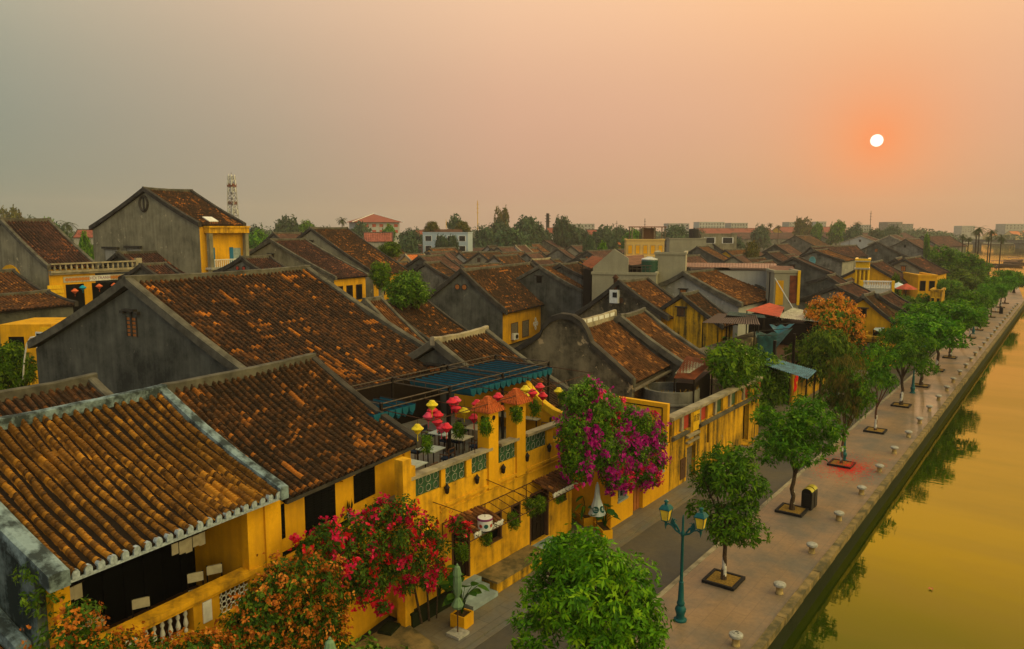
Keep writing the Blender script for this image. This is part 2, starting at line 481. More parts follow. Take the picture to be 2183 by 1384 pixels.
class MB:
    """collects boxes, tubes, lathes and prisms into one mesh"""
    def __init__(self):
        self.v, self.f, self.m = [], [], []

    def add(self, vs, fs, m=0):
        b = len(self.v)
        self.v += [tuple(float(c) for c in v) for v in vs]
        self.f += [tuple(b + i for i in f) for f in fs]
        self.m += [m] * len(fs)
        return self

    def box(self, c, s, m=0, rz=0.):
        x, y, z = (q / 2 for q in s)
        ca, sa = math.cos(rz), math.sin(rz)
        vs = []
        for dz in (-z, z):
            for dx, dy in ((-x, -y), (x, -y), (x, y), (-x, y)):
                vs.append((c[0] + dx * ca - dy * sa, c[1] + dx * sa + dy * ca, c[2] + dz))
        return self.add(vs, [(3, 2, 1, 0), (4, 5, 6, 7), (0, 1, 5, 4), (1, 2, 6, 5), (2, 3, 7, 6), (3, 0, 4, 7)], m)

    def bx(self, x0, x1, y0, y1, z0, z1, m=0):
        return self.box(((x0 + x1) / 2, (y0 + y1) / 2, (z0 + z1) / 2), (abs(x1 - x0), abs(y1 - y0), abs(z1 - z0)), m)

    def hexa(self, p, m=0):
        return self.add(p, [(3, 2, 1, 0), (4, 5, 6, 7), (0, 1, 5, 4), (1, 2, 6, 5), (2, 3, 7, 6), (3, 0, 4, 7)], m)

    def tube(self, pts, r, n=8, m=0, cap=True):
        pts = [Vector(p) for p in pts]
        rs = r if isinstance(r, (list, tuple)) else [r] * len(pts)
        b = len(self.v)
        ref = None
        for i, p in enumerate(pts):
            d = (pts[min(i + 1, len(pts) - 1)] - pts[max(i - 1, 0)])
            d = d.normalized() if d.length > 1e-9 else Vector((0, 0, 1))
            if ref is None:
                ref = Vector((1, 0, 0)) if abs(d.x) < .8 else Vector((0, 1, 0))
            u = (ref - d * ref.dot(d)).normalized()
            ref = u
            w = d.cross(u)
            for k in range(n):
                a = 2 * math.pi * k / n
                self.v.append(tuple(p + (u * math.cos(a) + w * math.sin(a)) * rs[i]))
        for i in range(len(pts) - 1):
            for k in range(n):
                k2 = (k + 1) % n
                self.f.append((b + i * n + k, b + i * n + k2, b + (i + 1) * n + k2, b + (i + 1) * n + k))
                self.m.append(m)
        if cap:
            self.f.append(tuple(b + k for k in reversed(range(n))))
            self.f.append(tuple(b + (len(pts) - 1) * n + k for k in range(n)))
            self.m += [m, m]
        return self

    def bar(self, a, b, w=.05, m=0):
        return self.tube([a, b], w * .62, 4, m)

    def lathe(self, prof, c=(0, 0, 0), n=16, m=0):
        b = len(self.v)
        for r, z in prof:
            for k in range(n):
                a = 2 * math.pi * k / n
                self.v.append((c[0] + r * math.cos(a), c[1] + r * math.sin(a), c[2] + z))
        for i in range(len(prof) - 1):
            for k in range(n):
                k2 = (k + 1) % n
                self.f.append((b + i * n + k, b + i * n + k2, b + (i + 1) * n + k2, b + (i + 1) * n + k))
                self.m.append(m)
        self.f.append(tuple(b + k for k in reversed(range(n))))
        self.f.append(tuple(b + (len(prof) - 1) * n + k for k in range(n)))
        self.m += [m, m]
        return self

    def prism_y(self, poly, y0, y1, m=0, mend=None):
        """polygon in x,z extruded along y"""
        n = len(poly)
        vs = [(x, y0, z) for x, z in poly] + [(x, y1, z) for x, z in poly]
        self.add(vs, [(i, (i + 1) % n, n + (i + 1) % n, n + i) for i in range(n)], m)
        self.add(vs, [tuple(reversed(range(n))), tuple(range(n, 2 * n))], m if mend is None else mend)
        return self

    def prism_z(self, poly, z0, z1, m=0):
        n = len(poly)
        vs = [(x, y, z0) for x, y in poly] + [(x, y, z1) for x, y in poly]
        return self.add(vs, [(i, (i + 1) % n, n + (i + 1) % n, n + i) for i in range(n)] + [tuple(reversed(range(n))), tuple(range(n, 2 * n))], m)

    def prism_x(self, poly, x0, x1, m=0):
        """polygon in y,z extruded along x"""
        n = len(poly)
        vs = [(x0, y, z) for y, z in poly] + [(x1, y, z) for y, z in poly]
        return self.add(vs, [(i, (i + 1) % n, n + (i + 1) % n, n + i) for i in range(n)] + [tuple(reversed(range(n))), tuple(range(n, 2 * n))], m)

    def mesh(self, name, mats, smooth=False):
        me = bpy.data.meshes.new(name)
        me.from_pydata(self.v, [], self.f)
        for q in (mats if isinstance(mats, (list, tuple)) else [mats]):
            me.materials.append(mat(q) if isinstance(q, str) else q)
        me.polygons.foreach_set('material_index', self.m)
        bm = bmesh.new()
        bm.from_mesh(me)
        bmesh.ops.recalc_face_normals(bm, faces=bm.faces)
        bm.to_mesh(me)
        bm.free()
        if smooth:
            me.polygons.foreach_set('use_smooth', [True] * len(me.polygons))
            try:
                me.set_sharp_from_angle(angle=math.radians(38))
            except Exception:
                pass
        me.update()
        return me

    def build(self, name, mats, parent=None, loc=None, rz=0., smooth=False):
        return link(name, self.mesh(name, mats, smooth), parent, loc, rz)


def text_mesh(txt, size, depth=.004):
    c = bpy.data.curves.new('lettering', 'FONT')
    c.body = txt
    c.size = size
    c.extrude = depth
    c.align_x = 'CENTER'
    c.align_y = 'CENTER'
    c.resolution_u = 2
    o = bpy.data.objects.new('lettering', c)
    COL.objects.link(o)
    dg = bpy.context.evaluated_depsgraph_get()
    me = bpy.data.meshes.new_from_object(o.evaluated_get(dg))
    bpy.data.objects.remove(o)
    bpy.data.curves.remove(c)
    return me

# ------------------------------------------------------------------ roofs and houses
def slope_pt(t, xr, zr, xe, ze, sag):
    return xr + (xe - xr) * t, zr + (ze - zr) * t - sag * 4 * t * (1 - t)


def slope_grid(ya, yb, xr, zr, xe, ze, sp=.3, r=.08, lod=1, sag=.12, seed=0):
    """rows of barrel tiles down one roof slope: vertices, quads, uv (row, course)"""
    rng = np.random.default_rng(seed)
    rows = max(2, int(round((yb - ya) / sp)))
    sp = (yb - ya) / rows
    ln = math.hypot(xe - xr, ze - zr)
    if lod == 0:
        fr = np.array([0, .04, .12, .23, .34, .42, .46, .60, .86])
        hh = np.array([-.35, .45, .88, 1.05, .88, .45, -.35, -1.0, -1.0])
        n = int(ln / .115)
        t = np.concatenate([[k / n, (k + .995) / n] for k in range(n)])
        lift = np.tile([0., .026], n)
        vv = np.concatenate([[k + .03, k + .97] for k in range(n)])
        wob = .028
    elif lod == 1:
        fr = np.array([0, .08, .27, .46, .54, .77])
        hh = np.array([-.3, .72, 1.08, .72, -.3, -.75])
        n = int(ln / .22)
        t = np.concatenate([[k / n, (k + .99) / n] for k in range(n)])
        lift = np.tile([0., .02], n)
        vv = np.concatenate([[k + .03, k + .97] for k in range(n)])
        wob = .03
    else:
        fr = np.array([0, .3, .6, .8])
        hh = np.array([0, 1.0, 0, -.3])
        n = max(4, int(ln / .9))
        t = np.linspace(0, 1, n + 1)
        lift = np.zeros(n + 1)
        vv = t * ln / .3
        wob = .03
    U = np.concatenate([k + fr for k in range(rows)] + [[rows]])
    Hh = np.concatenate([np.tile(hh, rows), [hh[0]]])
    nt_, nu = len(t), len(U)
    x = xr + (xe - xr) * t
    z = zr + (ze - zr) * t - sag * 4 * t * (1 - t)
    nx, nz = -(ze - zr) / ln, (xe - xr) / ln
    if nz < 0: nx, nz = -nx, -nz
    # each row wanders a little, each cap sits a little higher or lower
    ph = rng.uniform(0, 6.28, (rows + 1, 2))
    rowi = np.minimum(np.floor(U).astype(int), rows)
    w = wob * (np.sin(t[None, :] * 7 + ph[rowi, 0][:, None]) + .6 * np.sin(t[None, :] * 17 + ph[rowi, 1][:, None]))
    w[0, :] *= .2; w[-1, :] *= .2
    cour = np.floor(vv).astype(int)
    jit = rng.normal(0, .07, (rows + 1, cour.max() + 2))
    dip = rng.normal(0, .006, (rows + 1, cour.max() + 2))
    und = .035 * np.sin(U[:, None] * .31 + ph[0, 0]) * np.sin(t[None, :] * 5 + ph[0, 1])
    hv = r * Hh[:, None] * (1 + jit[rowi][:, cour]) + lift[None, :] * (Hh[:, None] > -.2) + und
    if lod < 2: hv = hv + dip[rowi][:, cour]
    V = np.empty((nu, nt_, 3))
    V[..., 0] = x[None, :] + nx * hv
    V[..., 1] = ya + U[:, None] * sp + w
    V[..., 2] = z[None, :] + nz * hv
    uv = np.empty((nu, nt_, 2))
    uv[..., 0] = np.where(U[:, None] >= rows, rows - .01, U[:, None])
    uv[..., 1] = vv[None, :]
    idx = np.arange(nu * nt_).reshape(nu, nt_)
    q = np.stack([idx[:-1, :-1], idx[1:, :-1], idx[1:, 1:], idx[:-1, 1:]], -1).reshape(-1, 4)
    if xe < xr: q = q[:, ::-1]
    return V.reshape(-1, 3), q, uv.reshape(-1, 2)


def slab_quads(ya, yb, xr, zr, xe, ze, sag, top=-.04, bot=-.16):
    ln = math.hypot(xe - xr, ze - zr)
    nx, nz = -(ze - zr) / ln, (xe - xr) / ln
    if nz < 0: nx, nz = -nx, -nz
    n = 7
    V, Q = [], []
    for i in range(n):
        t = i / (n - 1)
        x, z = slope_pt(t, xr, zr, xe, ze, sag)
        for o in (top, bot):
            for y in (ya, yb):
                V.append((x + nx * o, y, z + nz * o))
    for i in range(n - 1):
        a, b = i * 4, i * 4 + 4
        Q += [(a, a + 1, b + 1, b), (a + 2, b + 2, b + 3, a + 3), (a, b, b + 2, a + 2), (a + 1, a + 3, b + 3, b + 1)]
    e = (n - 1) * 4
    Q += [(e, e + 1, e + 3, e + 2)]
    return np.array(V), np.array(Q)


def build_roof(parent, name, slopes, tile, lod, sp, r, sag, seed, under='wood_dark'):
    Vs, Qs, Us, Ms = [], [], [], []
    b = 0
    for i, (ya, yb, xr, zr, xe, ze) in enumerate(slopes):
        V, Q, U = slope_grid(ya, yb, xr, zr, xe, ze, sp, r, lod, sag, seed + i)
        Vs.append(V); Qs.append(Q + b); Us.append(U); Ms.append(np.zeros(len(Q)))
        b += len(V)
        V, Q = slab_quads(ya + .02, yb - .02, xr, zr, xe, ze, sag)
        Vs.append(V); Qs.append(Q + b); Us.append(np.zeros((len(V), 2))); Ms.append(np.ones(len(Q)))
        b += len(V)
    me = np_mesh(name, np.concatenate(Vs), np.concatenate(Qs), [tile, under], np.concatenate(Us), np.concatenate(Ms), smooth=False)
    return link(name, me, parent)


def coping_along(mb, pts, w, h, m=0, jitter=.0, seed=0):
    """a plastered band of rectangular section swept along points (x, y, z): w across, h up from z"""
    rnd = random.Random(seed)
    P = [Vector(p) for p in pts]
    ring = []
    for i, p in enumerate(P):
        d = P[min(i + 1, len(P) - 1)] - P[max(i - 1, 0)]
        s = Vector((d.y, -d.x, 0))
        s = s.normalized() if s.length > 1e-6 else Vector((0, 1, 0))
        up = Vector((0, 0, 1))
        j = rnd.uniform(-jitter, jitter)
        ring.append([p - s * w / 2 + up * (-.25), p + s * w / 2 + up * (-.25), p + s * w / 2 + up * (h * .8 + j), p + s * w * .28 + up * (h + j), p - s * w * .28 + up * (h + j), p - s * w / 2 + up * (h * .8 + j)])
    vs = [tuple(q) for rr in ring for q in rr]
    fs = []
    k = 6
    for i in range(len(P) - 1):
        for a in range(k):
            fs.append((i * k + a, i * k + (a + 1) % k, (i + 1) * k + (a + 1) % k, (i + 1) * k + a))
    fs.append(tuple(range(k)))
    fs.append(tuple(reversed(range((len(P) - 1) * k, len(P) * k))))
    mb.add(vs, fs, m)


def verge_pts(y, xr, zr, xe, ze, sag, lift=.0, n=9, tip=0.0):
    out = []
    for i in range(n):
        t = i / (n - 1)
        x, z = slope_pt(t, xr, zr, xe, ze, sag)
        out.append((x, y, z + lift + tip * max(0, (t - .8) / .2) ** 2))
    return out


def solve(A, z=None, d=None, C=None, D=None, B=None, ang=0., c=None, dd=None, L=None):
    a = math.radians(ang)
    r = np.array([-math.sin(a), math.cos(a), 0.])
    n = np.array([math.cos(a), math.sin(a), 0.])
    PA = on_z(*A, z) if z is not None else at_depth(*A, d)
    def onpl(X):
        q = ray(*X)
        q = CO + q * (((PA - CO) @ r) / (q @ r))
        return float((q - PA) @ n), float(q[2])
    cc = onpl(C) if C else c
    de = onpl(D) if D else dd
    if de is None: de = (-cc[0], cc[1])
    if cc is None: cc = (-de[0], de[1])
    if B:
        q = ray(*B)
        M = np.array([[r[0], -q[0]], [r[1], -q[1]]])
        L = float(np.linalg.solve(M, (CO - PA)[:2])[0])
    return PA, cc, de, L, a


HOUSES = {}


def house(key, label, A, z=None, d=None, C=None, D=None, B=None, ang=0., c=None, dd=None, L=None,
          gable='wall_grey', front=None, tile='tile_brown', lod=1, sp=.3, r=.08, sag=.14, cop='coping_dark', cw=.34, ch=.24,
          ridge='coping', rw=.30, rh=.22, oh=.45, seed=1, group='old town houses with dark tiled roofs', name='tiled_house', wall=True,
          ups=0.0, under='wood_dark', cat='house', base=0.0):
    PA, cc, de, L, a = solve(A, z, d, C, D, B, ang, c, dd, L)
    zr = float(PA[2])
    root = empty(name, (PA[0], PA[1], base), a, label, cat, group)
    zr -= base; cc = (cc[0], cc[1] - base); de = (de[0], de[1] - base)
    h = dict(root=root, xC=cc[0], zC=cc[1], xD=de[0], zD=de[1], L=L, zr=zr)
    HOUSES[key] = h
    if wall:
        ms = (zr - cc[1]) / cc[0]
        md = (zr - de[1]) / -de[0]
        fx, bx_ = cc[0] - oh, de[0] + .25
        dn = .24 + sag
        poly = [(bx_, 0), (fx, 0), (fx, cc[1] + ms * oh - dn + .05), (0, zr - dn + .02), (bx_, de[1] + md * .25 - dn + .05)]
        mb = MB()
        mb.prism_y(poly, .14, L - .14, 1, 0)
        mb.build('wall', [gable, front or gable], root)
        h['fx'] = fx; h['bx'] = bx_
    build_roof(root, 'roof', [(0, L, 0, zr, cc[0], cc[1]), (0, L, 0, zr, de[0], de[1])], tile, lod, sp, r, sag, seed, under)
    if cop:
        for y in (.06, L - .06):
            mb = MB()
            f = verge_pts(y, 0, zr, cc[0] + .03, cc[1], sag, .04, tip=ups)
            b = verge_pts(y, 0, zr, de[0] - .03, de[1], sag, .04, tip=ups)
            coping_along(mb, list(reversed(b)) + f[1:], cw, ch, 0, .012, seed)
            mb.build('verge_coping', cop, root)
    if ridge:
        mb = MB()
        pts = [(0, -.15 + (L + .3) * i / 10, zr + .02 + .10 * (abs(i - 5) / 5) ** 2 * (1 if L > 4 else .3)) for i in range(11)]
        coping_along(mb, pts, rw, rh, 0, .015, seed + 3)
        mb.build('ridge_cap', ridge, root)
    return h


def face_frame(h, side, s, z):
    """local point and in-plane axis on a wall: side 'front' (+x), 'gable' (-y)"""
    if side == 'front':
        return Vector((h['fx'], s, z)), Vector((0, 1, 0)), Vector((1, 0, 0))
    return Vector((s, .14, z)), Vector((1, 0, 0)), Vector((0, -1, 0))


def obox(mb, p, u, n, a0, a1, z0, z1, d0, d1, m=0):
    """box on a wall: along u from a0 to a1, height z0..z1, out along n from d0 to d1"""
    P = []
    for zz in (z0, z1):
        for a, dd_ in ((a0, d0), (a1, d0), (a1, d1), (a0, d1)):
            q = p + u * a + n * dd_
            P.append((q.x, q.y, p.z + zz))
    mb.hexa(P, m)


def window(h, side, s, z, w, hh, frame='wood_brown', pane='wood_black', shut=None, name='window', sill=None, leaf=0.48):
    """frame ring with a recessed dark pane; optional open shutters either side"""
    p, u, n = face_frame(h, side, s, z)
    mb = MB()
    f = .07
    obox(mb, p, u, n, -w / 2, w / 2, hh - f, hh, -.02, .05)
    obox(mb, p, u, n, -w / 2, w / 2, 0, f, -.02, .05)
    obox(mb, p, u, n, -w / 2, -w / 2 + f, f, hh - f, -.02, .05)
    obox(mb, p, u, n, w / 2 - f, w / 2, f, hh - f, -.02, .05)
    o = mb.build(name, frame, h['root'])
    mb = MB()
    obox(mb, p, u, n, -w / 2 + f, w / 2 - f, f, hh - f, -.02, .012)
    mb.build('pane', pane, o)
    if shut:
        for sg in (-1, 1):
            mb = MB()
            a0 = sg * (w / 2 + .02)
            a1 = sg * (w / 2 + .02 + w * leaf)
            obox(mb, p, u, n, min(a0, a1), max(a0, a1), .02, hh - .02, .02, .07)
            for k in range(6):
                zz = .1 + (hh - .25) * k / 5
                obox(mb, p, u, n, min(a0, a1) + .05, max(a0, a1) - .05, zz, zz + .05, .07, .085)
            mb.build('shutter', shut, o)
    if sill:
        mb = MB()
        obox(mb, p, u, n, -w / 2 - .1, w / 2 + .1, -.1, 0, -.02, .14)
        mb.build('sill', sill, o)
    return o


def panel_door(h, side, s, z, w, hh, m='wood_dark', name='door', handle=True):
    p, u, n = face_frame(h, side, s, z)
    mb = MB()
    obox(mb, p, u, n, -w / 2, w / 2, 0, hh, -.02, .04)
    k = max(2, int(w / .45))
    for i in range(k):
        a0 = -w / 2 + w * i / k + .05
        a1 = -w / 2 + w * (i + 1) / k - .05
        for z0, z1 in ((.08, hh * .45), (hh * .5, hh - .1)):
            obox(mb, p, u, n, a0, a1, z0, z1, .04, .06)
    return mb.build(name, m, h['root'])


# ------------------------------------------------------------------ foliage
def leaf_cloud(cent, nrm, k, L, W, rng, droop=.25, spread=.9, c0=0.5, cvar=.5, jit=.25):
    """k leaves in a rosette at every centre; uv.x is the leaf's own tone"""
    n = len(cent)
    cent = np.repeat(cent, k, 0)
    nrm = np.repeat(nrm, k, 0)
    tone = np.repeat(np.clip(rng.normal(c0, cvar * .5, n), 0, 1), k)
    tone = np.clip(tone + rng.normal(0, .16, n * k), .02, .98)
    d = rng.normal(0, 1, (n * k, 3))
    d -= (d * nrm).sum(1, keepdims=True) * nrm
    d /= np.linalg.norm(d, axis=1, keepdims=True) + 1e-9
    lift = rng.uniform(-.1, .75, (n * k, 1))
    ax = d * spread + nrm * lift
    ax[:, 2] -= droop
    ax /= np.linalg.norm(ax, axis=1, keepdims=True) + 1e-9
    sd = np.cross(ax, nrm + rng.normal(0, .35, (n * k, 3)))
    sd /= np.linalg.norm(sd, axis=1, keepdims=True) + 1e-9
    ln = L * rng.uniform(.6, 1.25, (n * k, 1))
    wd = W * rng.uniform(.7, 1.2, (n * k, 1))
    base = cent + rng.normal(0, jit * L, (n * k, 3))
    V = np.stack([base, base + ax * ln * .5 + sd * wd * .5, base + ax * ln - np.array([0, 0, 1]) * ln * .12, base + ax * ln * .5 - sd * wd * .5], 1)
    U = np.zeros((n * k, 4, 2))
    U[..., 0] = tone[:, None]
    U[:, 1, 1] = U[:, 3, 1] = .5
    U[:, 2, 1] = 1
    Q = np.arange(n * k * 4).reshape(-1, 4)
    return V.reshape(-1, 3), Q, U.reshape(-1, 2)


def lobe_points(lobes, dens, rng, inner=.55):
    """clump centres and outward normals in the shells of several ellipsoids"""
    C, N = [], []
    for (cx, cy, cz, rx, ry, rz) in lobes:
        area = (rx * ry + ry * rz + rx * rz)
        n = max(4, int(area * dens))
        v = rng.normal(0, 1, (n, 3))
        v /= np.linalg.norm(v, axis=1, keepdims=True)
        rad = inner + (1.05 - inner) * rng.uniform(0, 1, (n, 1)) ** .6
        lump = 1 + .16 * np.sin(v[:, :1] * 5 + cx * 3) * np.sin(v[:, 1:2] * 6 + cy) + .12 * np.sin(v[:, 2:] * 7 + cz)
        C.append(np.array([cx, cy, cz]) + v * rad * lump * np.array([rx, ry, rz]))
        N.append(v)
    return np.concatenate(C), np.concatenate(N)


def crown_mesh(name, lobes, dens, k, L, W, m, seed, inner=.55, droop=.25, cvar=.5, c0=.5):
    rng = np.random.default_rng(seed)
    C, N = lobe_points(lobes, dens, rng, inner)
    V, Q, U = leaf_cloud(C, N, k, L, W, rng, droop, cvar=cvar, c0=c0)
    return np_mesh(name, V, Q, m, U)


def rnd_lobes(rng, n, R, zc, H, spread=.55, size=.5):
    out = []
    for i in range(n):
        a = rng.uniform(0, 2 * math.pi)
        q = rng.uniform(.15, 1) ** .6 * spread
        zz = zc + rng.uniform(-.5, .5) * H * .8
        rr = R * size * rng.uniform(.75, 1.2)
        out.append((math.cos(a) * q * R, math.sin(a) * q * R, zz, rr, rr, rr * .78))
    out.append((0, 0, zc, R * .6, R * .6, H * .42))
    return out


def trunk_mesh(name, h, r0, r1, m, seed, limbs=5, fork=.45, crown_r=1.5, top=None, wash=None):
    """tapered trunk that forks into limbs reaching into the crown"""
    rnd = random.Random(seed)
    mb = MB()
    top = top or h * 1.5
    pts, rs = [], []
    for i in range(7):
        t = i / 6
        pts.append((rnd.uniform(-.04, .04) * i * .4, rnd.uniform(-.04, .04) * i * .4, h * t))
        rs.append(r0 * (1.35 if i == 0 else 1) * (1 - t) + r1 * t)
    mb.tube(pts, rs, 9)
    base = Vector(pts[-1])
    for i in range(limbs):
        a = 2 * math.pi * i / limbs + rnd.uniform(-.4, .4)
        q = crown_r * rnd.uniform(.5, .8)
        s = Vector(pts[4]).lerp(base, rnd.uniform(.3, 1)) - Vector((0, 0, .05))
        e = Vector((math.cos(a) * q, math.sin(a) * q, h + (top - h) * rnd.uniform(.45, .95)))
        mid = s.lerp(e, .5) + Vector((rnd.uniform(-.1, .1), rnd.uniform(-.1, .1), .15))
        mb.tube([s, mid, e], [r1 * .8, r1 * .5, r1 * .18], 6)
        for j in range(2):
            e2 = mid.lerp(e, .4 + .3 * j) + Vector((rnd.uniform(-.5, .5), rnd.uniform(-.5, .5), rnd.uniform(.1, .5))) * crown_r * .5
            mb.tube([mid.lerp(e, .25 + .3 * j), e2], [r1 * .4, r1 * .12], 5)
    return mb.mesh(name, m, True)


# ------------------------------------------------------------------ generic thing: tree from shared meshes
def make_tree(name, loc, label, cat, crown, trunk, rz=0., sc=1., group=None, band=None):
    root = empty(name, loc, rz, label, cat, group)
    root.scale = (sc, sc, sc) if isinstance(sc, (int, float)) else sc
    link('crown', crown, root)
    link('trunk', trunk, root)
    if band: link('whitewash_band', band, root)
    return root

# ------------------------------------------------------------------ the setting
def sheet(name, poly, z, m, kind='structure'):
    me = bpy.data.meshes.new(name)
    me.from_pydata([(x, y, z) for x, y in poly], [], [tuple(range(len(poly)))])
    me.materials.append(mat(m) if isinstance(m, str) else m)
    return tag(link(name, me), kind=kind)


def mat_paving(name, c1, c2, tint, size, rough, joint=.5, off=.5):
    m, nt, b = new_mat(name)
    pos = nd(nt, 'NewGeometry').outputs['Position']
    rot = nd(nt, 'Mapping', {0: pos, 2: (0, 0, math.pi / 2)}).outputs[0]
    br = nd(nt, 'TexBrick', {'Vector': rot, 'Color1': c1, 'Color2': c2, 'Mortar': tuple(c * joint for c in c1[:3]) + (1,), 'Scale': 1.0,
                             'Mortar Size': .012, 'Brick Width': size[0], 'Row Height': size[1], 'Bias': 0.0})
    br.offset = off
    n = nd(nt, 'TexNoise', {'Vector': pos, 'Scale': .35, 'Detail': 7.0, 'Roughness': .65}).outputs[0]
    n2 = nd(nt, 'TexNoise', {'Vector': pos, 'Scale': 5.0, 'Detail': 6.0, 'Roughness': .7}).outputs[0]
    c = mixc(nt, nd(nt, 'MapRange', {0: n, 1: .40, 2: .62, 3: 0.0, 4: .8}, clamp=True).outputs[0], br.outputs[0], tint)
    c = mixc(nt, .35, c, ramp(nt, n2, [(.3, (.25, .25, .25)), (.7, (.75, .75, .75))]), 'OVERLAY')
    put(nt, c, b.inputs['Base Color'])
    put(nt, math_n(nt, 'ADD', rough, math_n(nt, 'MULTIPLY', math_n(nt, 'SUBTRACT', n, .5), .5)), b.inputs['Roughness'])
    b.inputs['Specular IOR Level'].default_value = .5
    bump(nt, b, n2, .15, .01)
    return m


mat_paving('promenade_tiles', (.235, .150, .082, 1), (.25, .16, .088, 1), (.10, .098, .086, 1), (1.2, .6), .44, .74, .5)
mat_paving('stone_slabs', (.105, .105, .10, 1), (.15, .145, .13, 1), (.17, .125, .06, 1), (1.3, .55), .6)
mat_paving('asphalt', (.052, .048, .042, 1), (.056, .051, .044, 1), (.095, .075, .045, 1), (50., 50.), .75, .9)
plain('earth', K(.07, .06, .04), .95, var=.3, scale=.2)
plain('earth_far', K(.10, .12, .06), .95, var=.3, scale=.02)
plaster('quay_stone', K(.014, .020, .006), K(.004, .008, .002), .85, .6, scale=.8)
plaster('quay_coping', K(.27, .19, .08), K(.07, .065, .035), .9, .2, lo=.40, hi=.6, scale=1.6)

Y0 = -30.
QE = 184.      # the straight quay ends here and the land turns away to the left
land = [(-8.0, Y0), (-8.0, QE), (-12, 236), (-30, 300), (-70, 372), (-150, 520), (-420, 900), (-700, 1750), (-1750, 1750), (-1750, Y0 - 60), (-8.0, Y0 - 60)]
sheet('ground', land, -.16, 'earth')
sheet('far_bank_ground', [(-420, 900), (-200, 880), (200, 900), (700, 870), (1700, 880), (1700, 1750), (-700, 1750)], -.4, 'earth_far')

m, nt, b = new_mat('river_water')
pos = nd(nt, 'NewGeometry').outputs['Position']
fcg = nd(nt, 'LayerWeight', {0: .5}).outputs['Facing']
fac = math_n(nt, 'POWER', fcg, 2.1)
n1 = nd(nt, 'TexNoise', {'Vector': nd(nt, 'Mapping', {0: pos, 2: (0, 0, .35), 3: (.9, 2.6, 1)}).outputs[0], 'Scale': 1.1, 'Detail': 3.0}).outputs[0]
n0 = nd(nt, 'TexNoise', {'Vector': nd(nt, 'Mapping', {0: pos, 2: (0, 0, .6), 3: (.028, .10, 1)}).outputs[0], 'Scale': 1.0, 'Detail': 5.0, 'Roughness': .6}).outputs[0]
amp = nd(nt, 'MapRange', {0: n0, 1: .42, 2: .64, 3: .2, 4: 1.3}, clamp=True).outputs[0]
bp = nd(nt, 'Bump', {'Height': math_n(nt, 'MULTIPLY', n1, amp), 'Strength': .15, 'Distance': .04})
silt = ramp(nt, n0, [(.35, (.016, .034, .002)), (.65, (.035, .045, .003))])
df = nd(nt, 'BsdfDiffuse', {0: silt, 'Normal': bp.outputs[0]})
gcol = ramp(nt, fcg, [(.5, (.30, .46, .10)), (.64, (.98, .84, .10)), (.80, (.93, .77, .23)), (.95, (1.05, .76, .27))])  # reflected sky's gold band and dim near end painted in by view angle
gcol = mixc(nt, nd(nt, 'MapRange', {0: n0, 1: .42, 2: .58, 3: 0.0, 4: .6}, clamp=True).outputs[0], gcol, (.74, .64, .18))  # duller patches paint mottled cloud reflections into the gloss colour
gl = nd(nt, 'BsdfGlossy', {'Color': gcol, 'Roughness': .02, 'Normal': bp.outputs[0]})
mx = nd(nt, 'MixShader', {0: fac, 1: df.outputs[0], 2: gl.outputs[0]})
nt.nodes.remove(b)
nt.links.new(mx.outputs[0], [n for n in nt.nodes if n.type == 'OUTPUT_MATERIAL'][0].inputs[0])
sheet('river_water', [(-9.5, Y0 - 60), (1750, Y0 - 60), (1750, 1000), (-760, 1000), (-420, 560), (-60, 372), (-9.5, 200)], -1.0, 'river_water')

mb = MB()
mb.bx(-12.25, -8.105, Y0, QE, -.6, 0)
tag(mb.build('promenade', 'promenade_tiles'), kind='structure')
mb = MB()
mb.bx(-12.47, -12.255, Y0, QE, -.6, .012)
tag(mb.build('kerb', 'coping_pale'), kind='structure')
mb = MB()
y = Y0
i = 0
while y < QE:                      # quay edge: coping blocks on a battered stone wall
    ln = 2.4
    j = .012 * math.sin(i * 2.7)
    mb.bx(-8.1, -7.78 + j, y, min(y + ln, QE) - .015, -.25, .05 + j)
    y += ln; i += 1
tag(mb.build('quay_coping', 'quay_coping'), kind='structure')
mb = MB()
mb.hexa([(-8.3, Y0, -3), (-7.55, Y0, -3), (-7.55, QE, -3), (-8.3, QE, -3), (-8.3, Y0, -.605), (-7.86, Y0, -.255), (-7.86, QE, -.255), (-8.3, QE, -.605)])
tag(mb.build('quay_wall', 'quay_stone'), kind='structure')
sheet('street', [(-16.2, Y0), (-12.475, Y0), (-12.475, QE), (-16.2, QE)], -.11, 'asphalt')
sheet('street', [(-16.2, QE), (-12.475, QE), (-16, 240), (-34, 300), (-75, 372), (-82, 368), (-42, 300), (-24, 240)], -.11, 'asphalt')
sheet('plaza', [(-12.47, QE + .01), (-8.05, QE + .01), (-12.1, 236), (-30.1, 300), (-70.1, 371), (-73, 371), (-33.9, 299.5), (-15.9, 240)], -.02, 'promenade_tiles')
mb = MB()
mb.bx(-18.72, -16.205, Y0, 30.0, -.5, -.02)
mb.bx(-21.5, -16.205, 30.0, QE, -.5, -.02)
tag(mb.build('pavement', 'stone_slabs'), kind='structure')
mb = MB()
mb.bx(-16.2, -15.95, Y0, QE, -.5, -.095)
tag(mb.build('gutter', 'stone_slabs'), kind='structure')

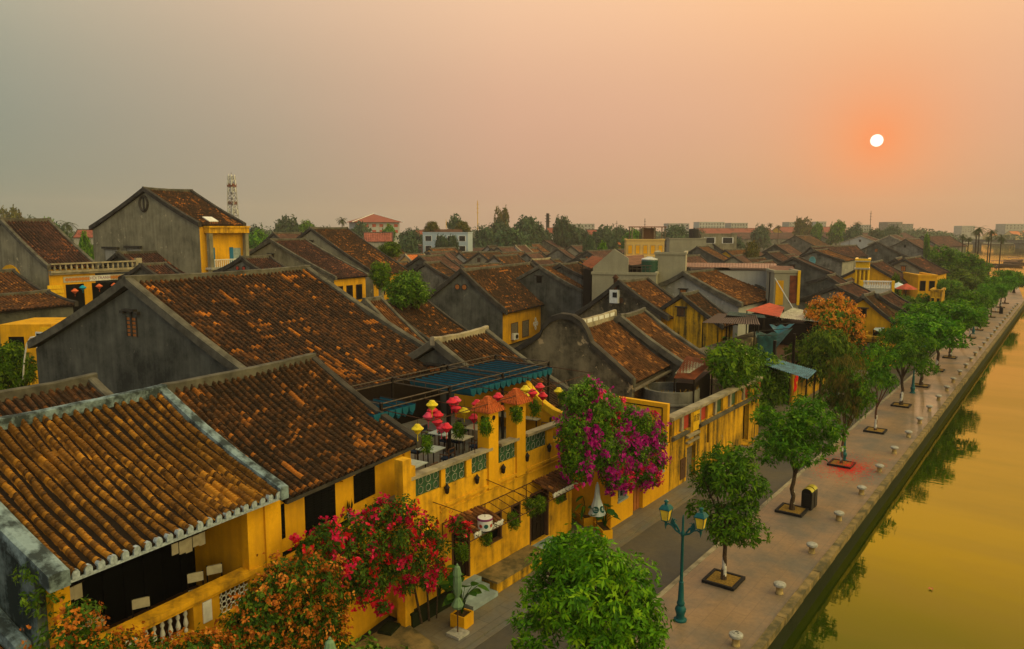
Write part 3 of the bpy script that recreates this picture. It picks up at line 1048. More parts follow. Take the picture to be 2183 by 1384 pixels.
# ------------------------------------------------------------------ the old town, near to far
H = house
OLD = 'old town houses with dark tiled roofs'
H('gable_big', 'huge dark grey gable house with a long brown roof, behind the two street-front houses', (270, 600), z=11.9, c=(10.9, 6.75), D=(65, 735), B=(655, 575), ang=7.25,
  gable='wall_dark', front='wall_ochre', tile='tile_big', lod=1, sp=.29, cop='coping', cw=.42, ch=.22, ridge='coping', rh=.18, seed=5)
h = HOUSES['gable_big']
def arch_vent(h, s, z, w=.7, hh=1.1, m='coping_dark', pane='wood_orange'):
    """pointed vent with a bracketed hood on a gable"""
    p, u, n = face_frame(h, 'gable', s, z)
    mb = MB()
    obox(mb, p, u, n, -w * .62, w * .62, hh, hh + .12, -.02, .22)
    obox(mb, p, u, n, -w * .95, -w * .55, hh - .12, hh + .02, -.02, .18)
    obox(mb, p, u, n, w * .55, w * .95, hh - .12, hh + .02, -.02, .18)
    obox(mb, p, u, n, -.06, .06, 0, hh, -.02, .07)
    obox(mb, p, u, n, -w / 2 - .06, -w / 2 + .02, 0, hh * .8, -.02, .05)
    obox(mb, p, u, n, w / 2 - .02, w / 2 + .06, 0, hh * .8, -.02, .05)
    o = mb.build('gable_vent', m, h['root'])
    mb = MB()
    for k in range(5):
        obox(mb, p, u, n, -w / 2 + .02, w / 2 - .02, hh * .16 * k, hh * .16 * k + hh * .1, -.02, .02)
    mb.build('louvre', pane, o)
    return o

arch_vent(h, 0, 9.15, .75, 1.25)

def onto(h, px, side):
    """local (s, z) of a sight line on a house wall"""
    r = h['root']
    a = r.rotation_euler[2]
    d = ray(*px)
    ca, sa = math.cos(-a), math.sin(-a)
    o = CO - np.array(r.location)
    ol = np.array([o[0] * ca - o[1] * sa, o[0] * sa + o[1] * ca, o[2]])
    dl = np.array([d[0] * ca - d[1] * sa, d[0] * sa + d[1] * ca, d[2]])
    if side == 'front':
        q = ol + dl * ((h['fx'] - ol[0]) / dl[0])
        return float(q[1]), float(q[2])
    q = ol + dl * ((.14 - ol[1]) / dl[1])
    return float(q[0]), float(q[2])

# --- middle distance, read off the photograph's gables
H('lantern', 'weathered yellow house with parapet, sign band and lanterns under its upper arcade', (0, 470), d=80, C=(103, 572), B=(105, 468), ang=6, name='arcade_house',
  L=None, gable='wall_mould', front='wall_ochre', tile='tile_plum', lod=1, sp=.33, cop='coping', ridge='coping', oh=.3, seed=11, cat='house')
H('tall', 'tallest house, broad mottled grey gable above its neighbours and yellow corner porch', (307, 404), d=92, C=(425, 480), D=(192, 487), B=(408, 409), ang=8.5,
  gable='wall_mould', front='wall_ochre', tile='tile_brown', sp=.33, cop='coping_dark', cw=.45, ch=.3, oh=.2, seed=12)
H('low_left', 'low dark plum roof between the lantern arcade house and the tallest grey gable', (250, 541), d=88, C=(330, 600), B=(372, 534), ang=8, gable='wall_dark', tile='tile_plum', sp=.33, seed=13, name='tiled_house')
H('low_left2', 'narrow plum roof lower down beside the arcade house corner', (300, 566), d=80, C=(352, 600), B=(352, 560), ang=8, gable='wall_dark', tile='tile_plum', sp=.33, seed=14)
H('tri', 'small grey gable with a tiny shuttered vent peeping over the long brown ridge', (514, 551), d=84, C=(562, 583), D=(455, 583), B=(575, 547), ang=8, gable='wall_grey', tile='tile_plum', sp=.3, seed=15)
H('mid_a', 'wide dark roof strewn with pale scraps, left of the round vine post', (576, 513), d=105, C=(716, 594), B=(650, 511), ang=8, gable='wall_mould', front='wall_ochre', tile='tile_plum', sp=.33, cop='coping', seed=16)
H('mid_b', 'long brown roof with a dark verge behind the round vine post', (661, 488), d=118, C=(800, 586), B=(740, 487), ang=9, gable='wall_mould', front='wall_ochre', tile='tile_brown', sp=.33, seed=17)
H('mid_back', 'dull plum roof half hidden behind the wide dark scrap-strewn roof', (582, 498), d=150, C=(540, 545), L=None, B=(642, 497), ang=9, gable='wall_grey', tile='tile_far', lod=2, sp=.4, seed=18, c=(9, 9.5)) if False else \
    H('mid_back', 'dull plum roof half hidden behind the wide dark scrap-strewn roof', (582, 498), d=150, c=(7, 9.2), B=(642, 497), ang=9, gable='wall_grey', tile='tile_far', lod=2, sp=.4, seed=18)
H('duct_roof', 'brown roof with a pale ridge behind the curved sheet-metal flue', (925, 731), z=8.3, c=(6.2, 4.9), B=(1035, 704), ang=6.75, gable='wall_dark', tile='tile_brown', sp=.28, cop='coping', ridge='coping_pale', cw=.4, seed=19)
H('dark_l', 'dark low roof tucked against the green bush, left of the yellow shuttered house', (812, 648), d=70, c=(6.5, 3.6), B=(900, 640), ang=12, gable='wall_dark', tile='tile_brown', sp=.3, seed=20)
H('strip_l', 'narrow roof strip between the huge gable house and the dark low roof', (778, 642), d=60, c=(6.0, 4.2), B=(812, 640), ang=10, gable='wall_dark', tile='tile_rust', sp=.3, cop='coping', seed=21)
H('shutter', 'grey gable house with bright yellow front and brown shutters', (983, 578), z=9.2, C=(1080, 668), D=(905, 640), B=(1130, 562), ang=11.5, gable='wall_dark', front='wall_ochre', tile='tile_brown', sp=.31, cop='coping_dark', cw=.5, ch=.4, seed=22, oh=.6)
H('ornate', 'old house with a humped ornamental gable and rusty orange roof', (1215, 706), z=8.0, c=(4.35, 5.0), dd=(-4.1, 6.0), L=7.6, ang=7.5, gable='wall_ornate', front='wood_grey', tile='tile_rust', sp=.27, cop='coping', cw=.5, ch=.3, ridge='coping_pale', rh=.55, seed=23, oh=.35)
H('ornate_r', 'second rusty roof adjoining the humped ornamental gable house', (1322, 679), z=8.1, c=(5.0, 4.9), L=5.0, ang=7.5, gable='wall_ornate', front='wall_ochre', tile='tile_rust', sp=.27, cop='coping', cw=.5, ch=.28, seed=24) 
H('tan', 'brown stained gable house with yellow recess, right of the yellow shuttered house', (1320, 603), z=8.7, C=(1425, 680), D=(1228, 672), B=(1379, 597), ang=0, gable='wall_ornate', front='wall_ochre', tile='tile_rust', sp=.3, cop='coping_dark', cw=.6, ch=.32, seed=25, oh=.9)
H('tan_ext', 'small sloping roof with stained yellow front beside the brown gable house', (1452, 630), z=7.6, c=(4.6, 4.6), B=(1486, 626), ang=0, gable='wall_old', front='wall_old', tile='tile_brown', sp=.3, seed=26)
H('pale', 'pale streaked gable house with a broad russet roof, left of the yellow pillared house', (1457, 584), z=9.1, C=(1582, 652), D=(1407, 610), B=(1545, 573), ang=0, gable='wall_pale', front='wall_white', tile='tile_rust', sp=.33, cop='coping', cw=.7, ch=.35, seed=27)
H('twin_l', 'broad russet roof right behind the yellow shuttered house', (1149, 569), z=9.3, C=(1248, 626), B=(1193, 565), ang=9, gable='wall_dark', tile='tile_rust', sp=.33, cop='coping', seed=28)
H('twin_r', 'russet roof stepping down beside the concrete water tank block', (1194, 566), z=9.4, C=(1297, 617), B=(1231, 561), ang=9, gable='wall_grey', tile='tile_brown', sp=.33, cop='coping_dark', seed=29)
H('yellow_edge', 'grey gable edged in faded yellow, behind the shuttered house ridge', (1020, 539), z=8.8, C=(1066, 572), D=(971, 574), B=(1064, 536), ang=4, gable='wall_mould', tile='tile_brown', lod=2, sp=.36, cop='coping_dark', seed=30)
H('bush_l', 'small dark gable roof above the round green bush', (893, 548), d=120, c=(5, 7.2), B=(946, 546), ang=8, gable='wall_dark', tile='tile_far', lod=2, sp=.36, seed=31)
H('cable', 'small roof with a hanging pale hose beside the green bush', (905, 562), d=108, c=(4.4, 7.4), B=(938, 560), ang=8, gable='wall_grey', tile='tile_brown', lod=2, sp=.36, seed=32)
H('gab_932', 'grey gable with dark brown roof below the pale blue terrace building', (932, 525), z=8.8, C=(980, 554), D=(907, 541), B=(964, 524), ang=2, gable='wall_dark', tile='tile_far', lod=2, sp=.4, seed=33)
H('gab_1009', 'dark gable with plum roof right of the pale blue terrace building', (1009, 508), z=9.6, C=(1052, 530), D=(989, 522), B=(1041, 507), ang=2, gable='wall_dark', tile='tile_far', lod=2, sp=.4, seed=34)
H('tri_white', 'small house with a bright white triangular gable', (1098, 524), z=9.2, C=(1118, 542), D=(1083, 544), B=(1120, 523), ang=0, gable='wall_white', tile='tile_far', lod=2, sp=.4, cop='coping_pale', seed=35)
H('gab_1133', 'low dark roof with a pale curved ridge, nearest before the red shuttered house', (1133, 555), z=8.6, c=(5.2, 5.8), B=(1172, 549), ang=4, gable='wall_grey', tile='tile_far', lod=2, sp=.36, ridge='coping_pale', seed=36)
H('gab_1188', 'small gable roof with cream wall below, middle of the far roofs', (1188, 531), z=8.8, c=(5.5, 5.6), B=(1202, 529), ang=4, gable='wall_grey', front='wall_cream', tile='tile_far', lod=2, sp=.36, seed=37)
H('red_shut', 'grey upstairs house with two red shuttered windows on its gable', (1232, 503), z=10.5, C=(1255, 517), D=(1216, 518), L=9, ang=-6, gable='wall_pale', tile='tile_far', lod=2, sp=.4, seed=38)
H('gab_1251', 'broad low grey gable in front of the grey house with red shutters', (1251, 536), z=8.8, C=(1288, 560), D=(1208, 561), L=12, ang=-4, gable='wall_grey', tile='tile_far', lod=2, sp=.36, seed=39)
H('plum_mid', 'long plum roof behind the small white triangular gable', (1060, 528), z=8.8, c=(6, 5), B=(1096, 527), ang=4, gable='wall_grey', tile='tile_far', lod=2, sp=.4, seed=40)
H('plum_mid2', 'plum roof between the white triangular gable and a yellow arched wall', (1120, 541), z=8.2, c=(6, 4.5), B=(1150, 537), ang=4, gable='wall_grey', tile='tile_far', lod=2, sp=.4, seed=41)
H('yel_arch', 'small yellow walled house with an orange-brown roof far behind the white gable', (1128, 521), z=8.4, c=(6.5, 5), B=(1150, 517), ang=-8, gable='wall_ochre', tile='tile_rust', lod=2, sp=.4, seed=42)
H('gab_1166', 'dark wide roof far back, left of the grey house with red shutters', (1160, 513), z=9.3, c=(9, 5), B=(1190, 511), ang=4, gable='wall_grey', tile='tile_far', lod=2, sp=.4, seed=43)
H('ochre_far', 'ochre hipped roof house left of the cream roof-terrace building', (1300, 516), z=8.6, C=(1330, 526), D=(1290, 530), L=10, ang=-14, gable='wall_ochre', tile='tile_orange', lod=2, sp=.4, seed=44)
H('orange_far', 'tan roof slope beyond the ochre house', (1290, 503), z=9.6, c=(10, 5.5), L=14, ang=-10, gable='wall_cream', tile='tile_rust', lod=2, sp=.45, seed=45)
H('arch_gable', 'dark gable with twin arched vents right of the cream roof-terrace building', (1419, 511), z=10.2, C=(1464, 533), D=(1352, 549), B=(1438, 509), ang=0, gable='wall_dark', tile='tile_far', lod=2, sp=.4, seed=46)
H('gab_1486', 'dark gable behind the brown sheet roof with an orange-flecked slope', (1486, 527), z=9.6, C=(1550, 562), D=(1456, 545), B=(1509, 521), ang=0, gable='wall_dark', tile='tile_rust', lod=2, sp=.36, seed=47)
H('gab_1520', 'broad russet roof right behind the orange-flecked slope', (1520, 521), z=9.7, C=(1583, 562), B=(1556, 517), ang=0, gable='wall_dark', tile='tile_rust', lod=2, sp=.36, seed=48)
H('G2', 'dark gable roof with a yellow strip, left of the grey gable with a red slope', (1652, 522), z=9.6, C=(1700, 552), D=(1618, 542), B=(1680, 519), ang=0, gable='wall_dark', tile='tile_far', lod=2, sp=.4, seed=49)
H('G1', 'large dark grey gable with a reddish roof stripe, centre right of the far roofs', (1695, 503), z=11, C=(1762, 537), D=(1655, 524), B=(1728, 502), ang=0, gable='wall_dark', tile='tile_brown', lod=2, sp=.4, seed=50)
H('white_gab', 'wide white gable wall facing the camera among dark far roofs', (1834, 503), z=11, C=(1870, 516), D=(1791, 518), B=(1850, 502), ang=0, gable='wall_white', tile='tile_far', lod=2, sp=.4, cop='coping_pale', seed=51)
H('G3', 'grey gable with a satellite dish and an orange-red roof slope', (1736, 535), z=9.8, C=(1800, 557), D=(1709, 547), B=(1764, 530), ang=0, gable='wall_grey', front='wall_pale', tile='tile_rust', lod=1, sp=.36, seed=52)
H('G3b', 'dark red ribbed roof behind the grey gable with the satellite dish', (1728, 527), z=10, c=(3.2, 7.4), B=(1826, 525), ang=-16, gable='wall_grey', tile='tile_far', lod=1, sp=.5, r=.12, seed=53)
H('G4', 'plain dark gable below the satellite dish house', (1690, 550), z=9.2, C=(1768, 583), D=(1650, 569), B=(1702, 548), ang=0, gable='wall_dark', tile='tile_far', lod=2, sp=.36, seed=54)
H('G4b', 'low dark gable with pale rim behind the yellow pillared house', (1762, 590), z=7.6, C=(1822, 624), D=(1716, 604), B=(1780, 586), ang=0, gable='wall_dark', tile='tile_plum', lod=2, sp=.36, seed=55)
H('G5', 'dark wide roof right of the yellow columned tower', (1869, 517), z=10.4, C=(1944, 553), D=(1826, 537), B=(1872, 516.5), L=None, ang=0, gable='wall_dark', tile='tile_far', lod=2, sp=.4, seed=56)
H('G6', 'big square grey gable near the street trees at far right', (1930, 511), z=10.6, C=(1999, 549), D=(1897, 527), L=24, ang=-2, gable='wall_grey', tile='tile_far', lod=2, sp=.4, seed=57)
H('G6b', 'small gable with a white verge left of the big square grey gable', (1896, 502), z=11.5, c=(8.5, 7.5), L=16, ang=0, gable='wall_grey', tile='tile_far', lod=2, sp=.4, cop='coping_pale', seed=58)
H('G7', 'long dark roof house furthest right before the palms', (1966, 504), z=11.2, c=(8, 7), B=(2024, 508), ang=-25, gable='wall_grey', tile='tile_far', lod=2, sp=.45, seed=59)
H('G8', 'dark gable fronted by a long low ribbed roof above yellow walls', (1927, 553), z=8.8, C=(1993, 588), D=(1884, 571), B=(1962, 548), ang=-2, gable='wall_mould', front='wall_ochre', tile='tile_plum', lod=2, sp=.36, seed=60)
H('G9', 'plum roof sloping down beside the yellow columned tower terrace', (1852, 562), z=8.6, C=(1928, 605), B=(1880, 557), ang=0, gable='wall_ochre', tile='tile_plum', lod=1, sp=.33, seed=61)
H('G10', 'brown roof above a yellow gable wall behind the turquoise awning', (1840, 633), z=7.2, C=(1908, 690), D=(1800, 655), B=(1862, 622), ang=0, gable='wall_ochre', front='wall_ochre', tile='tile_brown', lod=1, sp=.33, seed=62)
H('G11', 'small dark roof with a little triangular gable below the white balustrade', (1872, 632), z=7.0, C=(1932, 668), B=(1898, 626), ang=0, gable='wall_cream', tile='tile_plum', lod=1, sp=.33, seed=63)
H('G12', 'low dark roof with a blue door beneath, behind the orange flowering tree', (1780, 612), z=7.0, c=(6, 4.4), B=(1815, 608), ang=0, gable='wall_grey', front='wall_pale', tile='tile_plum', lod=2, sp=.36, seed=64)
H('wide1', 'very long brown roof across the far centre right', (1560, 497), d=520, c=(14, 7.5), B=(1712, 496), ang=-40, gable='wall_grey', tile='tile_far', lod=2, sp=.5, seed=65)
H('wide2', 'long plum roof behind the wide white gable wall', (1740, 497), d=480, c=(12, 7.5), B=(1930, 497), ang=-36, gable='wall_grey', tile='tile_far', lod=2, sp=.5, seed=66)
H('red_school', 'long pinkish red roof with three small yellow dormers on the skyline', (1485, 487), d=560, c=(13, 8.5), B=(1640, 487), ang=-38, gable='wall_ochre', tile='tile_red', lod=2, sp=.6, group='red roofed blocks on the skyline', seed=67)
H('red_school2', 'second long dull red roof further right on the skyline', (1655, 484), d=620, c=(16, 8.0), B=(1793, 484), ang=-38, gable='wall_ochre', tile='tile_red', lod=2, sp=.6, group='red roofed blocks on the skyline', seed=68)
H('orange_small', 'small cream house with a bright orange roof above the green bush', (863, 543), d=160, c=(4, 7.0), B=(903, 541), ang=-14, gable='wall_cream', tile='tile_orange', lod=2, sp=.4, cop='coping_pale', seed=69)

# ------------------------------------------------------------------ foreground: the two street-front houses
def front_house(key, label, B, C, zr, L, ang, tile, seed, sp, left_cop, right_cop, ridge, oh=.5, name='street_house'):
    """like house(), but surveyed from its far gable; walls are pieced by hand"""
    PB, cc, de, _, a = solve(B, z=zr, C=C, ang=ang, L=L)
    PA = PB - np.array([-math.sin(a), math.cos(a), 0]) * L
    root = empty(name, (PA[0], PA[1], 0), a, label, 'house', 'street front houses')
    xe, ze = cc
    h = dict(root=root, xC=xe, zC=ze, xD=-xe * .8, zD=zr - (zr - ze) * .8, L=L, zr=zr, fx=xe - oh)
    HOUSES[key] = h
    build_roof(root, 'roof', [(0, L, 0, zr, xe, ze), (0, L, 0, zr, h['xD'], h['zD'])], tile, 0, sp, .085, .16, seed)
    for y, cp, w in ((.0, left_cop, .46), (L - .02, right_cop, .30)):
        if cp:
            mb = MB()
            f = verge_pts(y, 0, zr, xe + .06, ze, .16, .06)
            bk = verge_pts(y, 0, zr, h['xD'] - .03, h['zD'], .16, .06)
            coping_along(mb, list(reversed(bk)) + f[1:], w, .15, 0, .012, seed)
            mb.build('verge_coping', cp, root)
    mb = MB()
    coping_along(mb, [(0, -.1 + (L + .2) * i / 12, zr + .05 + .05 * (abs(i - 6) / 6) ** 2) for i in range(13)], .30, .14, 0, .012, seed)
    mb.build('ridge_cap', ridge, root)
    return h


h1 = front_house('H1', 'street house with golden brown roof, pale blue tile ends and open dark upper terrace', (345, 835), (605, 1050), 9.24, 6.5, 6.25,
                 'tile_gold', 31, .30, 'coping_blue', 'coping_blue', 'coping_blue')
R1, fx, L1 = h1['root'], h1['fx'], h1['L']
# walls: ground floor, piers, party walls, terrace parapet
wz = h1['zC'] - .2
mb = MB()
mb.bx(fx - .3, fx, 0, L1 + .1, 0, 3.75)
mb.bx(fx - .3, fx, .12, 2.2, 3.75, 4.56)
mb.bx(fx - .3, fx, 3.66, 4.5, 3.75, 4.56)
mb.bx(fx - .3, fx, 5.56, L1 + .1, 3.75, wz)
mb.bx(fx - .3, fx, .12, .5, 4.56, wz)
mb.bx(fx - .02, fx + .07, 6.15, 6.75, 0, wz - .02)
mb.bx(fx - 2.5, fx - .3, 5.62, L1 - .1, 3.6, wz + .4)
mb.build('wall', 'wall_ochre', R1)
ms = (h1['zr'] - h1['zC']) / h1['xC']
mb = MB()
mb.prism_y([(h1['xD'] + .2, 0), (fx - .305, 0), (fx - .305, h1['zr'] - ms * fx - .34), (0, h1['zr'] - .36), (h1['xD'] + .2, h1['zD'] - .3)], -.1, .12)
mb.build('gable_wall', 'wall_weathered', R1)
mb = MB()
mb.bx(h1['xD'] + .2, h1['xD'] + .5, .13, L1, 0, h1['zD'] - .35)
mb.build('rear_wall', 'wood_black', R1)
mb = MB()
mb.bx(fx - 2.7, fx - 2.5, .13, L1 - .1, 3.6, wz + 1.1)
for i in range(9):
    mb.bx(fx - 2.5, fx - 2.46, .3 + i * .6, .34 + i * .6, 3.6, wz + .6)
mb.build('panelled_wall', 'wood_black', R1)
mb = MB(); mb.bx(fx - 2.5, fx - .31, .13, 5.61, 3.45, 3.6)
mb.build('terrace_floor', 'wood_brown', R1)
mb = MB()
mb.bx(fx - .36, fx + .12, .2, 5.9, 4.565, 4.70)
mb.bx(fx + .003, fx + .06, .2, 5.9, 4.46, 4.56)
mb.build('parapet_rail', 'wall_terrace', R1)
for s0, s1 in ((1.72, 2.02), (3.94, 4.22)):
    mb = MB(); mb.bx(fx, fx + .03, s0, s1, 3.82, 4.42)
    mb.build('white_panel', 'white_paint', R1)
for i in range(6):
    mb = MB()
    mb.lathe([(.05, 0), (.05, .06), (.03, .1), (.07, .24), (.05, .34), (.03, .42), (.06, .5), (.03, .62), (.05, .72), (.055, .78)], (fx - .14, 2.36 + i * .23, 3.76), 10)
    mb.build('baluster', 'plastic_white', R1, smooth=True)
mb = MB()
for i in range(7):
    for j in range(5):
        c = (fx - .12, 4.58 + i * .155, 3.83 + j * .165)
        for a in range(6):
            a0, a1 = a * math.pi / 3, (a + 1) * math.pi / 3
            mb.bar((c[0], c[1] + .085 * math.cos(a0), c[2] + .085 * math.sin(a0)), (c[0], c[1] + .085 * math.cos(a1), c[2] + .085 * math.sin(a1)), .025)
mb.build('lattice', 'plastic_white', R1)
# painted tile ends along the eave
n = 22
def tile_end(s, x, z, parent):
    mb = MB()
    mb.prism_x([(s - .085, z - .10), (s + .085, z - .10), (s + .085, z + .03), (s + .05, z + .09), (s - .05, z + .09), (s - .085, z + .03)], x - .10, x + .035)
    mb.build('tile_end', 'tile_end_blue', parent)
for i in range(n):
    tile_end((i + .27) * L1 / n, h1['xC'], h1['zC'], R1)
mb = MB(); mb.bx(h1['xC'] - .12, h1['xC'] + .015, .02, L1 - .02, h1['zC'] - .17, h1['zC'] - .105)
mb.build('eave_board', 'tile_end_blue', R1)


def bar_chair(loc, rz, label):
    t = empty('bar_chair', loc, rz, label, 'chair', 'cream backed chairs on the upper terrace')
    mb = MB()
    for sx in (-.2, .2):
        for sy in (-.2, .2):
            mb.bar((sx, sy, 0), (sx, sy, .72 if sx > 0 else 1.28), .035)
    mb.box((0, 0, .70), (.44, .44, .04))
    mb.build('frame', 'wood_dark', t)
    MB().box((0.01, 0, .745), (.42, .42, .05)).build('seat', 'table_cream', t)
    MB().box((-.2, 0, 1.12), (.05, .42, .26)).build('backrest', 'table_cream', t)
    return t


def wloc(h, x, s, z):
    a = h['root'].rotation_euler[2]
    return (h['root'].location.x + x * math.cos(a) - s * math.sin(a), h['root'].location.y + x * math.sin(a) + s * math.cos(a), z)


for s, dx, lb in ((.95, .7, 'cream backed chair nearest the camera behind the terrace parapet'), (1.45, .75, 'cream backed chair second along the terrace, beside the nearest one'),
                  (2.65, .7, 'cream backed chair alone behind the white balusters'), (4.35, .75, 'cream backed chair left of the farthest pair'),
                  (4.95, .7, 'cream backed chair farthest along the terrace')):
    bar_chair(wloc(h1, fx - dx, s, 3.6), R1.rotation_euler[2] - .5, lb)
for i, (s, z) in enumerate(((.9, 5.75), (4.5, 5.8))):
    t = empty('hanging_cloth', wloc(h1, fx - 1.2, s, z), R1.rotation_euler[2], ['cream cloth hanging at the near end of the dark terrace', 'cream cloth hanging at the far end of the dark terrace'][i], 'cloth')
    mb = MB()
    for k in range(5):
        mb.bx(-.01 + .02 * (k % 2), .01 + .02 * (k % 2), -.55 + k * .22, -.345 + k * .22, -.32 - .05 * (k % 3), 0)
    mb.build('cloth', 'table_cream', t)
    MB().tube([(0, -.6, .02), (0, .6, .02)], .015, 6).build('rail', 'wood_dark', t)

h2 = front_house('H2', 'street house with dark mossy brown roof and black shutters, beside the golden roofed one', (665, 765), (892, 944), 9.24, 6.9, 8.75,
                 'tile_brown', 37, .285, None, 'coping_dark', 'coping')
R2, fx2, L2 = h2['root'], h2['fx'], h2['L']
wz = h2['zC'] - .2
ms = (h2['zr'] - h2['zC']) / h2['xC']
mb = MB()
mb.bx(fx2 - .3, fx2, 0.05, L2 + .05, 0, wz)
mb.bx(fx2 - .02, fx2 + .1, 6.55, L2 + .04, 0, wz)
mb.build('wall', 'wall_ochre', R2)
mb = MB()
mb.prism_y([(h2['xD'] + .2, 0), (fx2 - .305, 0), (fx2 - .305, h2['zr'] - ms * fx2 - .34), (0, h2['zr'] - .36), (h2['xD'] + .2, h2['zD'] - .3)], L2 - .2, L2 + .02)
mb.build('gable_wall', 'wall_ochre', R2)
mb = MB(); mb.bx(fx2 - .05, fx2 + .22, .12, 6.3, 4.32, 4.44)
mb.build('ledge', 'wall_terrace', R2)
mb = MB(); mb.bx(fx2 - .05, fx2 + .05, .12, 6.3, 4.445, 4.56)
mb.build('skirting', 'wood_black', R2)
for s, w, z0, hh in ((.24, .3, 5.0, 1.1), (2.0, 1.42, 4.565, 1.75), (4.26, 1.15, 5.0, 1.25)):
    p, u, nn = face_frame(h2, 'front', s, z0)
    mb = MB()
    obox(mb, p, u, nn, -w / 2, w / 2, 0, hh, -.02, .03)
    k = max(1, int(w / .34))
    for i in range(k):
        a0, a1 = -w / 2 + w * i / k + .03, -w / 2 + w * (i + 1) / k - .03
        q = 0
        while q < hh - .1:
            obox(mb, p, u, nn, a0, a1, q + .03, q + .075, .03, .045)
            q += .085
    mb.build('shutter', 'wood_black', R2)
mb = MB(); mb.bx(h2['xC'] - .08, h2['xC'] + .03, .02, L2 - .02, h2['zC'] - .15, h2['zC'] - .05)
mb.build('eave_board', 'coping_dark', R2)
p, u, nn = face_frame(h2, 'front', 3.15, 6.0)
mb = MB(); obox(mb, p, u, nn, -.35, .35, .12, .2, 0, .25); obox(mb, p, u, nn, -.2, .2, .02, .12, 0, .18)
mb.build('bracket', 'wall_ochre', R2)

# house at the lower left edge: only the end of its roof shows
_p = (R1.location.x - .5 * math.cos(R1.rotation_euler[2]) + 4.25 * math.sin(R1.rotation_euler[2]), R1.location.y - .5 * math.sin(R1.rotation_euler[2]) - 4.25 * math.cos(R1.rotation_euler[2]), 0)
t = empty('street_house', _p, math.radians(6.25), 'street house at the lower left corner, dark roof with white painted tile ends', 'house', 'street front houses')
build_roof(t, 'roof', [(0, 3.9, 0, 7.0, 4.75, 4.9), (0, 3.9, 0, 7.0, -4, 5.2)], 'tile_brown', 0, .30, .085, .12, 71)
for i in range(13):
    tile_end((i + .27) * 3.9 / 13, 4.75, 4.9, t)
mb = MB(); coping_along(mb, verge_pts(3.95, 0, 7.0, 4.85, 4.9, .12, .06), .34, .26, 0, .01)
mb.build('verge_coping', 'coping_blue', t)
mb = MB(); mb.bx(-3.6, 4.3, 0.05, 3.75, 0, 4.75)
mb.build('wall', 'wall_ochre', t)

# ------------------------------------------------------------------ the yellow terrace restaurant
FX = -18.7
ORG = (FX, 24.0, 0.0)
RT = empty('terrace_restaurant', ORG, 0, 'yellow restaurant with a green panelled roof terrace, right of the dark roofed street house', 'restaurant')
OFF = (-ORG[0], -ORG[1], 0)


def wb(mb, name, m, parent=RT, smooth=False, off=OFF):
    return mb.build(name, m, parent, off if parent in (RT,) else None, 0, smooth)


def fy(px, py=None):
    py = 1020 - (px - 872) * .387 if py is None else py
    return float(on_x(px, py, FX)[1])


TY0, TY1 = 19.0, 30.0
openings = [(21.25, 22.35, .62, 2.75), (23.35, 24.45, 1.5, 2.75), (25.1, 25.8, 1.75, 2.7), (26.5, 28.0, .45, 2.8), (28.75, 29.5, 1.7, 2.9)]
mb = MB()
ys = sorted({TY0, TY1} | {o[0] for o in openings} | {o[1] for o in openings})
for a, b_ in zip(ys[:-1], ys[1:]):
    op = [o for o in openings if o[0] <= a and o[1] >= b_]
    if op:
        mb.bx(FX - .3, FX, a, b_, 0, op[0][2]); mb.bx(FX - .3, FX, a, b_, op[0][3], 4.78)
    else:
        mb.bx(FX - .3, FX, a, b_, 0, 4.78)
mb.bx(FX - 8.6, FX - .3, TY0, TY0 + .25, 0, 4.4)
mb.bx(FX - 8.6, FX - .3, TY1 - .25, TY1, 0, 4.4)
wb(mb, 'wall', 'wall_terrace')
mb = MB()
mb.bx(FX - .02, FX + .07, 20.6, 29.6, 3.98, 4.08)
mb.bx(FX - .02, FX + .05, 20.6, 29.6, 3.80, 3.86)
mb.bx(FX - .02, FX + .06, TY0, 20.5, 3.3, 3.4)
wb(mb, 'moulding', 'wall_terrace')
mb = MB(); mb.bx(FX - 8.6, FX - .3, TY0, TY1, 4.42, 4.58)
wb(mb, 'terrace_floor', 'stone_slabs')
# posts, panels, coping
for a, b_ in ((939, 948), (993, 1004), (1165, 1178)):
    mb = MB(); mb.bx(FX - .26, FX + .03, fy(a), fy(b_), 4.785, 5.5)
    wb(mb, 'parapet_post', 'ochre_paint')
for a, b_ in ((872, 939), (948, 993), (1004, 1046), (1066, 1103), (1122, 1165)):
    y0, y1 = fy(a) + .01, fy(b_) - .01
    mb = MB(); mb.bx(FX - .14, FX - .06, y0, y1, 4.785, 5.5)
    o = wb(mb, 'ceramic_panel', 'tile_green')
    mb = MB()
    n = max(2, int((y1 - y0) / .34))
    for i in range(n):
        for j in range(2):
            cy, cz = y0 + (i + .5) * (y1 - y0) / n, 4.96 + j * .35
            for a0 in range(6):
                e0, e1 = a0 * math.pi / 3 + .52, (a0 + 1) * math.pi / 3 + .52
                mb.bar((FX - .045, cy + .14 * math.cos(e0), cz + .15 * math.sin(e0)), (FX - .045, cy + .14 * math.cos(e1), cz + .15 * math.sin(e1)), .02)
    mb.build('tracery', 'sheet_pale', o)
mb = MB()
mb.bx(FX - .3, FX + .1, fy(872), fy(1047), 5.505, 5.62)
mb.bx(FX - .3, FX + .1, fy(1066), fy(1104), 5.505, 5.62)
mb.bx(FX - .3, FX + .1, fy(1122), TY1, 5.505, 5.62)
wb(mb, 'parapet_coping', 'coping_pale')
